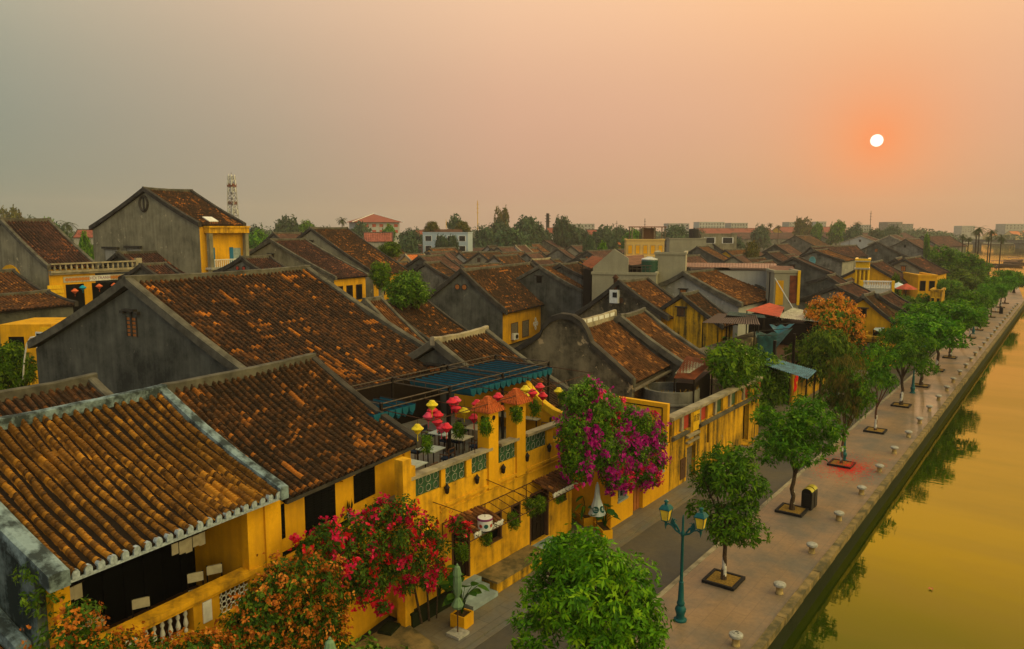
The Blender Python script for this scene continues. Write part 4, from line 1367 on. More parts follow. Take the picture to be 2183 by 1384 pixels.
for a, b_ in ((1026, 1064), (1088, 1121)):
    y0, y1 = fy(a, 950 if a < 1050 else 925), fy(b_, 945 if a < 1050 else 915)
    yc = (y0 + y1) / 2 + .12
    mb = MB(); mb.bx(FX - .5, FX + .08, yc - .32, yc + .32, 3.9, 7.15)
    o = wb(mb, 'chimney_pillar', 'ochre_paint')
    mb = MB()
    for k in range(4):
        s0, s1 = .52 - k * .12, .52 - (k + 1) * .12 + .05
        z0 = 7.13 + k * .13
        c = (FX - .21, yc)
        mb.add([(c[0] - s0, c[1] - s0, z0), (c[0] + s0, c[1] - s0, z0), (c[0] + s0, c[1] + s0, z0), (c[0] - s0, c[1] + s0, z0),
                (c[0] - s1, c[1] - s1, z0 + .16), (c[0] + s1, c[1] - s1, z0 + .16), (c[0] + s1, c[1] + s1, z0 + .16), (c[0] - s1, c[1] + s1, z0 + .16)],
               [(3, 2, 1, 0), (4, 5, 6, 7), (0, 1, 5, 4), (1, 2, 6, 5), (2, 3, 7, 6), (3, 0, 4, 7)])
        for q in range(-3, 4):
            for sx in (-1, 1):
                w0 = s0 * q / 3.4
                mb.bar((c[0] + w0, c[1] + sx * s0, z0 + .03), (c[0] + w0 * s1 / s0, c[1] + sx * s1, z0 + .17), .05)
                mb.bar((c[0] + sx * s0, c[1] + w0, z0 + .03), (c[0] + sx * s1, c[1] + w0 * s1 / s0, z0 + .17), .05)
    mb.build('tiled_hat', 'tile_terracotta', o)
    mb = MB()
    mb.tube([(FX - .22, yc - .335, 6.85), (FX - .22, yc - .31, 6.85)], .1, 12)
    mb.tube([(FX + .095, yc, 6.85), (FX + .07, yc, 6.85)], .1, 12)
    mb.build('vent_hole', 'wood_dark', o)
# pilaster at the left end, rear and side walls of the terrace
mb = MB(); mb.bx(FX - .3, FX + .12, TY0 - .45, TY0 - .02, 0, 6.35); mb.bx(FX - .3, FX + .06, TY0, TY0 + .25, 4.79, 6.0)
wb(mb, 'pilaster', 'wall_terrace')
mb = MB(); mb.bx(FX - 8.6, FX - 8.4, TY0 + .3, TY1, 4.585, 6.9)
wb(mb, 'rear_wall', 'wood_dark')
mb = MB()
pts = [(FX - 7.2, 4.585), (FX - .32, 4.585), (FX - .32, 5.5)]
for i in range(9):
    q = i / 8
    pts.append((FX - .5 - q * 2.2, 5.62 + 1.35 * q ** 1.8))
pts += [(FX - 2.9, 6.97), (FX - 7.2, 6.97)]
mb.prism_y(pts, TY1 - .22, TY1 - .02)
wb(mb, 'end_wall', 'ochre_paint')
mb = MB()
coping_along(mb, [(FX - .45 - i / 8 * 2.2, TY1 - .1, 5.72 + 1.35 * (i / 8) ** 1.8) for i in range(9)], .34, .1)
wb(mb, 'end_wall_coping', 'ochre_bright')
# doors and windows
for i, (y0, y1, z0, z1) in enumerate(openings):
    door = z0 < 1
    mb = MB()
    for a, b_, c, d_ in ((y0, y0 + .09, z0, z1), (y1 - .09, y1, z0, z1), (y0 + .09, y1 - .09, z1 - .09, z1)):
        mb.bx(FX - .16, FX + .015, a, b_, c, d_)
    if not door: mb.bx(FX - .16, FX + .05, y0, y1, z0, z0 + .07)
    o = wb(mb, 'door' if door else 'window', 'wood_brown')
    mb = MB()
    mb.bx(FX - .22, FX - .17, y0 + .05, y1 - .05, z0, z1 - .05)
    if door:
        k = 4
        for q in range(k):
            a, b_ = y0 + .1 + (y1 - y0 - .2) * q / k + .02, y0 + .1 + (y1 - y0 - .2) * (q + 1) / k - .02
            mb.bx(FX - .17, FX - .15, a, b_, z0 + .1, z0 + .8); mb.bx(FX - .17, FX - .15, a, b_, z0 + .9, z1 - .2)
    mb.build('leaf' if door else 'pane', 'wood_dark' if door else 'wood_black', o)
# plinth, steps
mb = MB(); mb.bx(FX, FX + 1.05, 22.75, 26.35, 0, .44)
wb(mb, 'plinth', 'wall_old')
mb = MB(); mb.bx(FX + .002, FX + 1.12, 22.7, 26.4, .442, .53)
wb(mb, 'plinth_slab', 'quay_coping')
for y0, y1, n_ in ((21.1, 22.65, 3), (26.45, 28.05, 2)):
    mb = MB()
    for k in range(n_):
        mb.bx(FX + .002, FX + .35 + (n_ - 1 - k) * .42, y0, y1, k * .19 + (.003 if k else 0), (k + 1) * .19)
    wb(mb, 'steps', 'steps_blue')
# iron awning frames with two tiled canopies
mb = MB()
zo, zi, xo = 2.95, 3.35, FX + 1.35
for x, z in ((FX + .03, zi), (xo, zo), (FX + .7, (zo + zi) / 2)):
    mb.bar((x, 20.7, z), (x, 29.3, z), .035)
y = 20.7
while y < 29.4:
    mb.bar((FX + .03, y, zi), (xo, y, zo), .028)
    y += .57
for y in (20.7, 23.3, 26.2, 29.2):
    mb.bar((FX + .03, y, zi - .7), (xo - .1, y, zo), .03)
    mb.bar((FX + .03, y, zi), (FX + .03, y, zi - .7), .03)
for y0, y1 in ((20.2, 22.6), (23.4, 25.6)):
    mb.bar((FX + .02, y0, 4.35), (xo, y1, zo), .025)
wb(mb, 'awning_frame', 'iron_rust')
for i, (y0, y1) in enumerate(((21.2, 23.0), (26.6, 28.6))):
    V, Q, U = slope_grid(y0, y1, FX + .05, 3.42, FX + 1.2, 3.06, .22, .05, 1, .0, 5 + i)
    V = V + np.array([OFF[0], OFF[1], 0])
    link('canopy', np_mesh('canopy', V, Q, 'tile_rust', U), RT)
    mb = MB()
    k = 8
    for q in range(k):
        yc = y0 + (q + .5) * (y1 - y0) / k
        mb.bx(FX + 1.16, FX + 1.2, yc - .09, yc + .09, 2.86, 3.08)
    mb.bx(FX + 1.155, FX + 1.205, y0, y1, 2.98, 3.06)
    wb(mb, 'canopy_fascia', 'plastic_white')

# pergola on the terrace, with its folded blue awnings
PG = empty('pergola', (-21.5, 26, 4.58), 0, 'grey iron pergola frame standing over the roof terrace tables', 'pergola')
po = (21.5, -26, -4.58)
xb, xm, xf = -24.8, -21.35, -18.6
yl, yr = 20.2, 31.9
zt = 7.5
def truss(mb, a, b_, n_=14):
    a, b_ = Vector(a), Vector(b_)
    up = Vector((0, 0, .22))
    mb.bar(a, b_, .05); mb.bar(a + up, b_ + up, .05)
    for i in range(n_ + 1):
        p = a.lerp(b_, i / n_)
        mb.bar(p, p + up, .03)
mb = MB()
truss(mb, (xb, yl, zt), (xb, yr, zt)); truss(mb, (xm, yl, zt), (xm, yr, zt))
for y in (yl, 24.2, 28.0, yr):
    truss(mb, (xb, y, zt), (xm, y, zt), 5)
mb.build('roof_frame', 'iron', PG, po)
mb = MB()
for y in (yl, 22.6, 25.8, 28.8, yr - .1):
    mb.bar((xm, y, zt), (xf - .1, y, zt - .05), .03)
mb.bar((xf - .1, yl, zt - .05), (xf - .1, yr - .1, zt - .05), .03)
mb.build('front_rails', 'iron_rust', PG, po)
for x, y in ((xb, yl), (xb, 24.2), (xb, 28), (xb, yr), (xm, yl), (xm, 24.2), (xm, 28.0), (xm, yr)):
    mb = MB(); mb.bx(x - .05, x + .05, y - .05, y + .05, 4.585, zt + .26 if y < yr else zt + .26)
    mb.build('post', 'iron_dark', PG, po)
for i, y in enumerate((22.7, 25.8)):
    mb = MB(); mb.bar((xf - .1, y, zt - .05), (xf - .1, y, 5.63), .03)
    mb.build('post', 'iron_rust', PG, po)


def pleats(name, x0, x1, y0, y1, z, n_, drop, parent, off):
    """folded awning cloth: scalloped pleats that hang between the rails"""
    V, Q = [], []
    m_ = 6
    prof = []
    for i in range(n_):
        for k in range(m_):
            q = k / m_
            prof.append((y0 + (y1 - y0) * (i + q) / n_, -drop * math.sin(math.pi * q) ** .8))
    prof.append((y1, 0))
    for j, x in enumerate((x0, x0 + (x1 - x0) * .5, x1)):
        for (y, dz) in prof:
            V.append((x + off[0], y + off[1], z + dz - (.03 if j == 1 else 0) + off[2]))
    n2 = len(prof)
    for j in range(2):
        for i in range(n2 - 1):
            Q.append((j * n2 + i, (j + 1) * n2 + i, (j + 1) * n2 + i + 1, j * n2 + i + 1))
    me = np_mesh(name, V, Q, 'canvas_teal', np.zeros((len(V), 2)), smooth=False)
    o = link(name, me, parent)
    sm = o.modifiers.new('thick', 'SOLIDIFY'); sm.thickness = .012
    mb = MB()
    for i in range(n_ + 1):
        y = y0 + (y1 - y0) * i / n_
        mb.bar((x0, y, z + .015), (x1, y, z + .015), .035)
    mb.build('pleat_shade_lines', 'iron_dark', o, off)  # dark rods added to draw the shade lines between the pleats
    # scalloped ends
    mb = MB()
    for i in range(n_):
        ya, yb = y0 + (y1 - y0) * i / n_, y0 + (y1 - y0) * (i + 1) / n_
        mb.prism_x([(ya + .01, z - .02), (yb - .01, z - .02), (yb - .05, z - .24), ((ya + yb) / 2, z - .36), (ya + .05, z - .24)], x1 + .002, x1 + .02)
    mb.build('scallops', 'canvas_teal', o, off)
    return o


pleats('awning_cloth', xb + .1, xm + .35, 25.2, yr - .2, zt - .02, 15, .34, PG, po)
pleats('awning_cloth', xb + 1.6, xm + .2, yl - .6, 21.9, zt - .05, 6, .42, PG, po)

# ------------------------------------------------------------------ corner house with the magenta bougainvillea
CX_ = -16.5
RC = empty('corner_house', (CX_, 33, 0), 0, 'yellow corner house under the magenta bougainvillea, with a framed yellow end wall', 'house')
oc = (-CX_, -33, 0)
mb = MB()
ops = [(30.55, 31.5, 1.75, 2.75), (32.1, 33.15, .18, 2.5), (34.9, 35.5, 2.0, 2.85)]
ys = sorted({29.9, 36.15} | {o[0] for o in ops} | {o[1] for o in ops})
for a, b_ in zip(ys[:-1], ys[1:]):
    op = [o for o in ops if o[0] <= a and o[1] >= b_]
    if op:
        mb.bx(CX_ - .3, CX_, a, b_, 0, op[0][2]); mb.bx(CX_ - .3, CX_, a, b_, op[0][3], 3.3)
    else:
        mb.bx(CX_ - .3, CX_, a, b_, 0, 3.3)
mb.bx(CX_ - 3.6, CX_ - .302, 29.9, 30.2, 0, 3.3)
mb.build('wall', 'ochre_paint', RC, oc)
mb = MB(); mb.bx(CX_ - 4.4, CX_ - .06, 35.86, 36.14, 3.3, 5.42)
mb.build('end_wall', 'ochre_paint', RC, oc)
mb = MB()
mb.bx(CX_ - 4.1, CX_ - .32, 35.835, 35.858, 5.16, 5.21); mb.bx(CX_ - .37, CX_ - .32, 35.835, 35.858, 3.4, 5.16)
mb.build('groove_line', 'wood_dark', RC, oc)  # dark strip laid proud of the wall in place of its framing groove
mb = MB(); mb.bx(CX_ - 4.5, CX_ - 3.6, 35.8, 36.2, 5.425, 5.52)
mb.build('wall_cap', 'white_paint', RC, oc)
mb = MB(); mb.bx(CX_ - .34, CX_ + .05, 30.0, 35.8, 3.305, 3.4)
mb.build('parapet_coping', 'sheet_pale', RC, oc)
mb = MB(); mb.bx(CX_ - 4.4, CX_ - .31, 30.21, 35.85, 3.0, 3.2)
mb.build('terrace_floor', 'stone_slabs', RC, oc)
for i, (y0, y1, z0, z1) in enumerate(ops):
    if i == 1:
        mb = MB()
        mb.bx(CX_ - .25, CX_ - .2, y0, y1, z0, z1)
        for q in range(3): mb.bx(CX_ - .2, CX_ - .17, y0 + .08 + q * .33, y0 + .34 + q * .33, z0 + .15, z1 - .15)
        mb.build('door', 'wood_orange', RC, oc)
        mb = MB(); mb.bx(CX_ + .002, CX_ + .45, y0 - .1, y1 + .1, 0, .17)
        mb.build('door_step', 'quay_coping', RC, oc)
    else:
        mb = MB()
        mb.bx(CX_ - .3, CX_ + .04, y0 - .02, y1 + .02, z0 - .08, z0 + .02)
        mb.bx(CX_ - .24, CX_ - .02, y1 - .07, y1 + .01, z0 + .02, z1)
        mb.bx(CX_ - .24, CX_ - .16, (y0 + y1) / 2 - .02, (y0 + y1) / 2 + .02, z0 + .02, z1)
        o = mb.build('window', 'steps_blue', RC, oc)
        mb = MB(); mb.bx(CX_ - .28, CX_ - .25, y0, y1, z0, z1)
        mb.build('pane', 'glass_dark', o)

RC.location = (-17.3, 34.6, -.70)
RC.scale = (1.0485, 1.0485, 1.0485)
# ------------------------------------------------------------------ the long stained yellow wall with its balustrade
RO = empty('stained_yellow_wall', (CX_, 43, 0), 0, 'long old yellow wall with black stains and a balustraded top along the street', 'wall')
oo = (-CX_, -43, 0)
mb = MB()
ops = [(38.35, 39.55, .1, 2.5), (41.15, 41.5, 2.1, 3.25), (47.1, 48.2, .75, 3.2)]
ys = sorted({36.2, 50.2} | {o[0] for o in ops} | {o[1] for o in ops})
for a, b_ in zip(ys[:-1], ys[1:]):
    op = [o for o in ops if o[0] <= a and o[1] >= b_]
    if op:
        mb.bx(CX_ - .35, CX_, a, b_, 0, op[0][2]); mb.bx(CX_ - .35, CX_, a, b_, op[0][3], 3.6)
    else:
        mb.bx(CX_ - .35, CX_, a, b_, 0, 3.6)
mb.build('wall', 'wall_old', RO, oo)
mb = MB()
mb.bx(CX_ - .32, CX_ + .05, 36.25, 50.2, 4.42, 4.52); mb.bx(CX_ - .4, CX_ + .16, 36.2, 50.2, 4.522, 4.66)
mb.build('balustrade_coping', 'coping_pale', RO, oo)
for a, b_ in ((36.3, 38.2), (39.8, 50.2)):
    mb = MB(); mb.bx(CX_ - .02, CX_ + .2, a, b_, 3.42, 3.56); mb.bx(CX_ - .02, CX_ + .12, a, b_, 3.34, 3.418)
    mb.build('cornice', 'coping', RO, oo)
y = 36.35
i = 0
while y < 50:
    mb = MB(); mb.bx(CX_ - .3, CX_ + .02, y, y + .28, 3.605, 4.42)
    mb.build('balustrade_post', 'coping_pale' if i % 2 else 'wall_old', RO, oo)
    if i == 2:
        mb = MB(); mb.bx(CX_ - .3, CX_ + .06, y + .29, y + 1.15, 3.3, 4.40)
        mb.build('name_panel', 'ochre_bright', RO, oo)
        me = text_mesh('高望', .42)
        me.materials.append(mat('ink'))
        o = link('characters', me, RO, (CX_ + .063 + oo[0], y + .72 + oo[1], 3.98))
        o.rotation_euler = (math.pi / 2, 0, math.pi / 2)
    else:
        mb = MB(); mb.bx(CX_ - .2, CX_ - .1, y + .285, y + 1.17, 3.605, 4.42)
        p = mb.build('balustrade_panel', ['wall_old', 'red_paint', 'wall_old', 'red_paint', 'wall_terrace', 'tile_green', 'wall_old', 'tile_green'][i % 8], RO, oo)
        mb = MB()
        for q in range(5):
            mb.bx(CX_ - .1, CX_ - .04, y + .31 + q * .19, y + .38 + q * .19, 3.7, 4.36)
        mb.build('slats', 'coping_pale', p, oo)
    y += 1.18; i += 1
mb = MB()
mb.bx(CX_ - .3, CX_ - .25, 38.35, 38.95, .1, 2.5); mb.bx(CX_ - .26, CX_ - .22, 38.96, 39.55, .1, 2.5)
for q in (38.45, 38.72, 39.04, 39.3): mb.bx(CX_ - .25, CX_ - .2, q, q + .2, .3, 2.3)
mb.build('door', 'wood_grey', RO, oo)
mb = MB(); mb.bx(CX_ - .02, CX_ + .16, 38.15, 39.75, 2.78, 2.88); mb.bx(CX_ - .02, CX_ + .2, 38.1, 39.7, 3.12, 3.24)
mb.build('door_hood', 'coping_pale', RO, oo)
mb = MB(); mb.bx(CX_ + .002, CX_ + .04, 37.5, 38.2, .9, 2.05); mb.bx(CX_ + .04, CX_ + .06, 37.7, 38.0, 1.5, 1.62); mb.bx(CX_ + .04, CX_ + .06, 37.75, 38.0, 1.72, 1.8)
mb.build('notice_board', 'wood_brown', RO, oo)
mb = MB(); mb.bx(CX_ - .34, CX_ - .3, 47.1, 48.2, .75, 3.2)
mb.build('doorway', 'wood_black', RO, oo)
mb = MB(); mb.bx(CX_ + .002, CX_ + .9, 46.9, 48.5, 0, .35); mb.bx(CX_ + .002, CX_ + .45, 46.95, 48.45, .352, .7)
mb.build('doorstep', 'wall_old', RO, oo)
mb = MB(); mb.bx(CX_ - .33, CX_ - .28, 41.15, 41.5, 2.1, 3.25)
mb.build('slot_window', 'wood_black', RO, oo)

RO.location = (-17.3, 45.09, -.70)
RO.scale = (1.0485, 1.0485, 1.0485)
# curved plastered drum, rust-roofed shed behind the wall
c = on_z(1485, 815, 5.6)
t = empty('curved_drum', (-20.2, 44.2, -1.1), 0, 'round grey plastered drum behind the stained yellow wall', 'drum wall')
mb = MB(); mb.lathe([(1.75, 0), (1.75, 4.7), (1.87, 4.72), (1.87, 4.82), (1.78, 4.84), (1.78, 5.55), (1.55, 5.56), (1.55, 5.0), (0.1, 5.0)], n=40)
mb.build('drum', 'wall_grey', t, smooth=True)
rnd = random.Random(4)
mb = MB()
for i in range(46):
    a = rnd.uniform(0, 6.28)
    mb.bar((1.66 * math.cos(a), 1.66 * math.sin(a), 5.5), (1.66 * math.cos(a) + rnd.uniform(-.1, .1), 1.66 * math.sin(a) + rnd.uniform(-.1, .1), 5.62 + rnd.uniform(0, .16)), .02)
mb.build('dry_weeds', 'soil_gold', t)


def corrug(name, p00, p10, p11, p01, m, parent, n_=26, amp=.03, loc=None):
    """corrugated sheet between four corners, ridges along 00-01"""
    p00, p10, p11, p01 = (Vector(p) for p in (p00, p10, p11, p01))
    V, Q = [], []
    nn = (p10 - p00).cross(p01 - p00).normalized()
    for i in range(n_ * 2 + 1):
        q = i / (n_ * 2)
        o = nn * (amp if i % 2 else -amp)
        V += [tuple(p00.lerp(p10, q) + o), tuple(p01.lerp(p11, q) + o)]
    for i in range(n_ * 2):
        Q.append((2 * i, 2 * i + 2, 2 * i + 3, 2 * i + 1))
    o = link(name, np_mesh(name, V, Q, m, np.zeros((len(V), 2))), parent, loc)
    s = o.modifiers.new('thick', 'SOLIDIFY'); s.thickness = .015
    return o


def sheet_shed(label, corners, h_low, roofm, name='sheet_roof_shed', wallm='wood_dark', group=None, posts=True, n_=22, cat='shed'):
    """open shed: corrugated roof through four surveyed points, posts and dark boards below"""
    cs = [np.array(c, float) for c in corners]
    ce = sum(cs) / 4
    t = empty(name, (ce[0], ce[1], h_low), 0, label, cat, group)
    L = [tuple(c - np.array([ce[0], ce[1], h_low])) for c in cs]
    corrug('roof', L[0], L[1], L[2], L[3], roofm, t, n_)
    if posts:
        for q in L:
            k = Vector((q[0] * .95, q[1] * .95, 0))
            MB().bar(k, (k.x, k.y, q[2] - .03), .09).build('post', 'wood_dark', t)
        if not wallm: return t
        mb = MB()
        pl = [(q[0] * .86, q[1] * .86) for q in L]
        mb.prism_z(pl, 0, max(.3, min(q[2] for q in L) - .35))
        mb.build('boards', wallm, t)
    return t


P = lambda x, y, z: on_z(x, y, z)
s = sheet_shed('rusty red sheet roofed shed above the round grey drum', [P(1436, 806, 5.3), P(1480, 809, 5.3), P(1521, 770, 5.6), P(1463, 758, 6.0)], 0, 'rust_sheet')
pale = corrug('pale_sheets', *[tuple(np.array(q) - np.array(s.location) + np.array([0, 0, .06])) for q in (P(1438, 798, 5.36), P(1470, 797, 5.4), P(1500, 778, 5.55), P(1462, 770, 5.75))], 'sheet_pale', s, 10)

# ------------------------------------------------------------------ terrace furniture, lanterns, pots
def cafe_table(loc, rz, m, label):
    t = empty('cafe_table', loc, rz, label, 'table', 'square tables on the roof terrace')
    MB().box((0, 0, .74), (.95, .85, .035)).build('tabletop', m, t)
    for sx in (-.4, .4):
        for sy in (-.35, .35):
            MB().bar((sx, sy, 0), (sx, sy, .72), .05).build('leg', 'wood_dark', t)
    return t


def cafe_chair(loc, rz, label):
    t = empty('cafe_chair', loc, rz, label, 'chair', 'chairs on the roof terrace')
    mb = MB()
    for sx in (-.22, .22):
        for sy in (-.22, .22):
            mb.bar((sx, sy, 0), (sx, sy, .43 if sx > 0 else .92), .045)
        mb.bar((-.22, sx, .64), (.24, sx, .64), .045); mb.bar((.22, sx, .43), (.22, sx, .64), .04)
    mb.bar((-.22, -.22, .9), (-.22, .22, .9), .05); mb.bar((-.22, -.22, .7), (-.22, .22, .7), .04)
    mb.build('frame', 'wood_brown', t)
    MB().box((0, 0, .45), (.46, .44, .07)).build('seat', 'cushion_blue', t)
    MB().box((-.195, 0, .78), (.03, .38, .2)).build('backrest', 'cushion_blue', t)
    return t


TBL = [((918, 956), 'table_pale', 'pale blue square table nearest the terrace parapet'), ((942, 922), 'table_pale', 'pale square table in the middle row, left of the fern pot'),
       ((980, 932), 'table_cream', 'cream square table right behind the nearest pale blue table'), ((1015, 911), 'table_cream', 'cream square table beside the first tiled pillar'),
       ((1075, 884), 'table_cream', 'cream table seen between the two tiled pillars'), ((1135, 890), 'table_cream', 'cream table at the far end past the second tiled pillar'),
       ((878, 988), 'table_pale', 'pale table corner peeping out at the eave of the brown roof')]
for px, m_, lb in TBL:
    q = on_z(*px, 5.33)
    cafe_table((q[0], q[1], 4.585), .12, m_, lb)
    for k, (dx, dy, rz, nm) in enumerate(((-.85, 0, 0, 'inner'), (.85, .1, math.pi, 'street'), )):
        if q[0] + dx > FX - .45: continue
        cafe_chair((q[0] + dx, q[1] + dy, 4.585), rz + .12, 'blue cushioned chair on the %s side of the %s' % (nm, {0: 'nearest pale blue table', 1: 'pale middle table by the fern', 2: 'cream table behind the nearest', 3: 'cream table by the first pillar', 4: 'cream table between the pillars', 5: 'cream table past the second pillar', 6: 'table under the brown eave'}[TBL.index((px, m_, lb))]))


def silk_lantern(loc, m_, label, r=.235, tassel=True, hh=.36, name='silk_lantern', cord=.35):
    t = empty(name, loc, 0, label, 'lantern', 'silk lanterns over the roof terrace' if r < .3 else None)
    prof = [(.05, -hh * .5), (.09, -hh * .47), (r * .62, -hh * .24), (r * .92, -hh * .08), (r, 0), (r * .92, hh * .08), (r * .62, hh * .24), (.09, hh * .47), (.05, hh * .5)]
    MB().lathe(prof, n=14).build('lantern_body', m_, t)
    MB().tube([(0, 0, hh * .48), (0, 0, hh * .48 + cord)], .008, 4).build('cord', 'wood_dark', t)
    mb = MB(); mb.lathe([(.05, -hh * .5 - .03), (.055, -hh * .5)], n=10)
    if tassel: mb.lathe([(.016, -hh * .5 - .30), (.012, -hh * .5 - .08), (.008, -hh * .5 - .03)], n=8)
    mb.build('tassel', m_, t)
    return t


LANT = [((913, 888), 'silk_pink', 'pink'), ((932, 899), 'silk_red', 'red'), ((941, 912), 'silk_pink', 'pink'), ((952, 911), 'silk_red', 'red'), ((890, 914), 'silk_yellow', 'yellow'),
        ((921, 863), 'silk_yellow', 'yellow'), ((922, 875), 'silk_red', 'red'), ((934, 885), 'silk_red', 'red'), ((963, 857), 'silk_red', 'dark red'), ((972, 854), 'silk_pink', 'pink'),
        ((972, 870), 'silk_red', 'red'), ((990, 877), 'silk_yellow', 'yellow'), ((1017, 861), 'silk_red', 'red'), ((1010, 891), 'silk_red', 'bright red'),
        ((1062, 846), 'silk_red', 'deep red'), ((1118, 843), 'silk_yellow', 'yellow'), ((1120, 830), 'silk_yellow', 'yellow'), ((1135, 838), 'silk_red', 'red'), ((1157, 844), 'silk_red', 'bright red'),
        ((1151, 825), 'silk_red', 'red'), ((1191, 834), 'silk_yellow', 'yellow')]
WHERE = ['above the left end of the pale middle table', 'in the near row, between two pink ones', 'lowest of the near pink ones, by the fern', 'lowest of all, over the cream table', 'nearest of all, beside the brown eave',
         'topmost at the left end of the cluster', 'just below the topmost left yellow one', 'second below the topmost left yellow one', 'behind, left of a patterned pink one', 'high in the middle of the cluster',
         'right below the high middle pink one', 'between two reds in the middle', 'left of the first tiled pillar and higher', 'just left of the first tiled pillar, low', 'between the awning and first tiled pillar, in shade', 'behind the second tiled pillar',
         'under the awning scallops at far end', 'right of the second tiled pillar, upper', 'lowest at the far end, right of second pillar', 'highest at the far end under the cable', 'farthest right, by the bougainvillea']
seen = set()
for (px, m_, cn), wh in zip(LANT, WHERE):
    X = -19.6 - (hash((px[0] * 7 + px[1])) % 5) * .35
    if px[0] > 1100: X = -19.2
    if px[0] == 890: X = -19.3
    q = on_x(*px, X)
    silk_lantern((q[0], q[1], q[2]), m_, '%s silk lantern %s' % (cn, wh))


def hang_pot(loc, m_, label, seed, big=1.0, flowers=None, drop=.5):
    t = empty('hanging_pot', loc, 0, label, 'hanging pot', 'hanging flower pots')
    MB().lathe([(.06, -.14), (.10, -.02), (.115, 0), (.10, 0), (.09, -.03), (.02, -.03)], n=12).build('pot', m_, t, smooth=True)
    rng = np.random.default_rng(seed)
    C, N = lobe_points([(0, 0, .12, .22 * big, .22 * big, .17 * big), (.02, .02, -.12, .2 * big, .2 * big, .25 * big)], 700, rng, .2)
    V, Q, U = leaf_cloud(C, N, 4, .13, .035, rng, .5)
    link('foliage', np_mesh('foliage', V, Q, 'leaf_vine', U), t)
    MB().tube([(0, 0, 0), (0, 0, drop)], .008, 4).build('cord', 'wood_dark', t)
    return t


for i, (px, X, lb) in enumerate((((983, 1172), -17.5, 'hanging fern pot in front of the first dark doorway'), ((1093, 1107), -17.9, 'hanging fern pot at the small window right of the drum lantern'),
                                 ((1034, 1140), -17.6, 'trailing plant hanging just under the white drum lantern'), ((1130, 1078), -17.6, 'hanging pot at the left edge of the second dark doorway'),
                                 ((1150, 1072), -17.4, 'hanging pot in the middle of the second doorway awning'), ((1190, 1052), -17.8, 'hanging fern pot in front of the window by the recess corner'),
                                 ((977, 915), -20.2, 'potted fern on the cream terrace table'), ((907, 943), -19.6, 'pot of trailing leaves on the nearest pale blue table'),
                                 ((1034, 905), -18.35, 'hanging pot on the near face of the first tiled pillar'), ((1101, 881), -18.35, 'hanging pot on the near face of the second tiled pillar'),
                                 ((1140, 868), -19.4, 'hanging leafy pot past the second tiled pillar'), ((1200, 845), -19.0, 'hanging pot beside the farthest yellow silk lantern'))):
    q = on_x(*px, X)
    hang_pot(tuple(q), 'plastic_white', lb, 300 + i, 1.15)

# white drum lantern with round motifs
q = on_x(1034, 1116, -17.55)
t = empty('drum_lantern', tuple(q), 0, 'white drum lantern with a dark band and round motifs under the iron awning', 'lantern')
MB().lathe([(.27, -.24), (.29, -.22), (.29, .24), (.27, .26)], n=28).build('drum', 'plastic_white', t, smooth=True)
MB().lathe([(.296, .17), (.299, .175), (.299, .245), (.296, .25)], n=28).build('band', 'purple_paint', t)
MB().lathe([(.29, -.25), (.30, -.24), (.30, -.215), (.29, -.21)], n=28).build('rim', 'iron_dark', t)
for k, (a, m_, r) in enumerate(((-.75, 'emblem_green', .085), (.05, 'red_paint', .07), (-1.5, 'red_paint', .07), (.8, 'emblem_green', .085))):
    mb = MB()
    pts = []
    for i in range(14):
        e = 2 * math.pi * i / 14
        aa = a + r * math.cos(e) / .29
        pts.append((.2935 * math.cos(aa), .2935 * math.sin(aa), r * math.sin(e) - .02))
    mb.add(pts + [(p[0] * 1.012, p[1] * 1.012, p[2]) for p in pts], [tuple(range(14, 28))] + [(i, (i + 1) % 14, 14 + (i + 1) % 14, 14 + i) for i in range(14)])
    mb.build('motif', m_, t)
MB().tube([(0, 0, .26), (0, 0, .5)], .01, 5).build('cord', 'iron_dark', t)

for i, (px, lb) in enumerate((((953, 1043), 'small dark wall lamp nearest the brown roofed house'), ((1017, 1022), 'small dark wall lamp under the third green panel'), ((1073, 1000), 'small dark wall lamp just right of the first pillar'),
                              ((1124, 975), 'small dark wall lamp under the second pillar'), ((1171, 955), 'small dark wall lamp below the last parapet post'))):
    q = on_x(*px, FX + .12)
    t = empty('wall_lamp', tuple(q), 0, lb, 'wall lamp', 'wall lamps along the yellow parapet')
    MB().lathe([(.02, -.2), (.07, -.16), (.10, .05), (.12, .06), (.05, .16), (.02, .22)], n=8).build('lamp_shade', 'iron_dark', t)
    MB().bar((-.12, 0, .0), (0, 0, .2), .03).build('bracket', 'iron_dark', t)

# ------------------------------------------------------------------ bougainvillea and foliage against the fronts
def bougain(name, label, loc, lobes, dens, bracts, seed, fdens, leaf='leaf_bougain', leafL=.15, cat='bougainvillea', stems=None, fmask=None, bl=.13, bw=.10):
    t = empty(name, loc, 0, label, cat)
    rng = np.random.default_rng(seed)
    C, N = lobe_points(lobes, dens, rng, .35)
    V, Q, U = leaf_cloud(C, N, 6, leafL, leafL * .45, rng, .2)
    link('foliage', np_mesh('foliage', V, Q, leaf, U), t)
    for bm_, fd in zip(bracts, fdens):
        C, N = lobe_points([(a, b, c, d * 1.02, e * 1.02, f * 1.02) for a, b, c, d, e, f in lobes], fd, rng, .82)
        keep = np.ones(len(C), bool)
        if fmask is not None: keep = fmask(C, rng)
        C, N = C[keep], N[keep]
        k = 7
        C2 = np.repeat(C, k, 0) + rng.normal(0, .11, (len(C) * k, 3))
        V, Q, U = leaf_cloud(C2, np.repeat(N, k, 0), 4, bl, bw, rng, .0, spread=.7, jit=.2)
        link('bracts', np_mesh('bracts', V, Q, bm_, U), t)
    if stems:
        mb = MB()
        for pts, r in stems: mb.tube(pts, [r, r * .8, r * .6][:len(pts)] if len(pts) <= 3 else r, 6)
        mb.build('stems', 'bark', t, smooth=True)
    return t


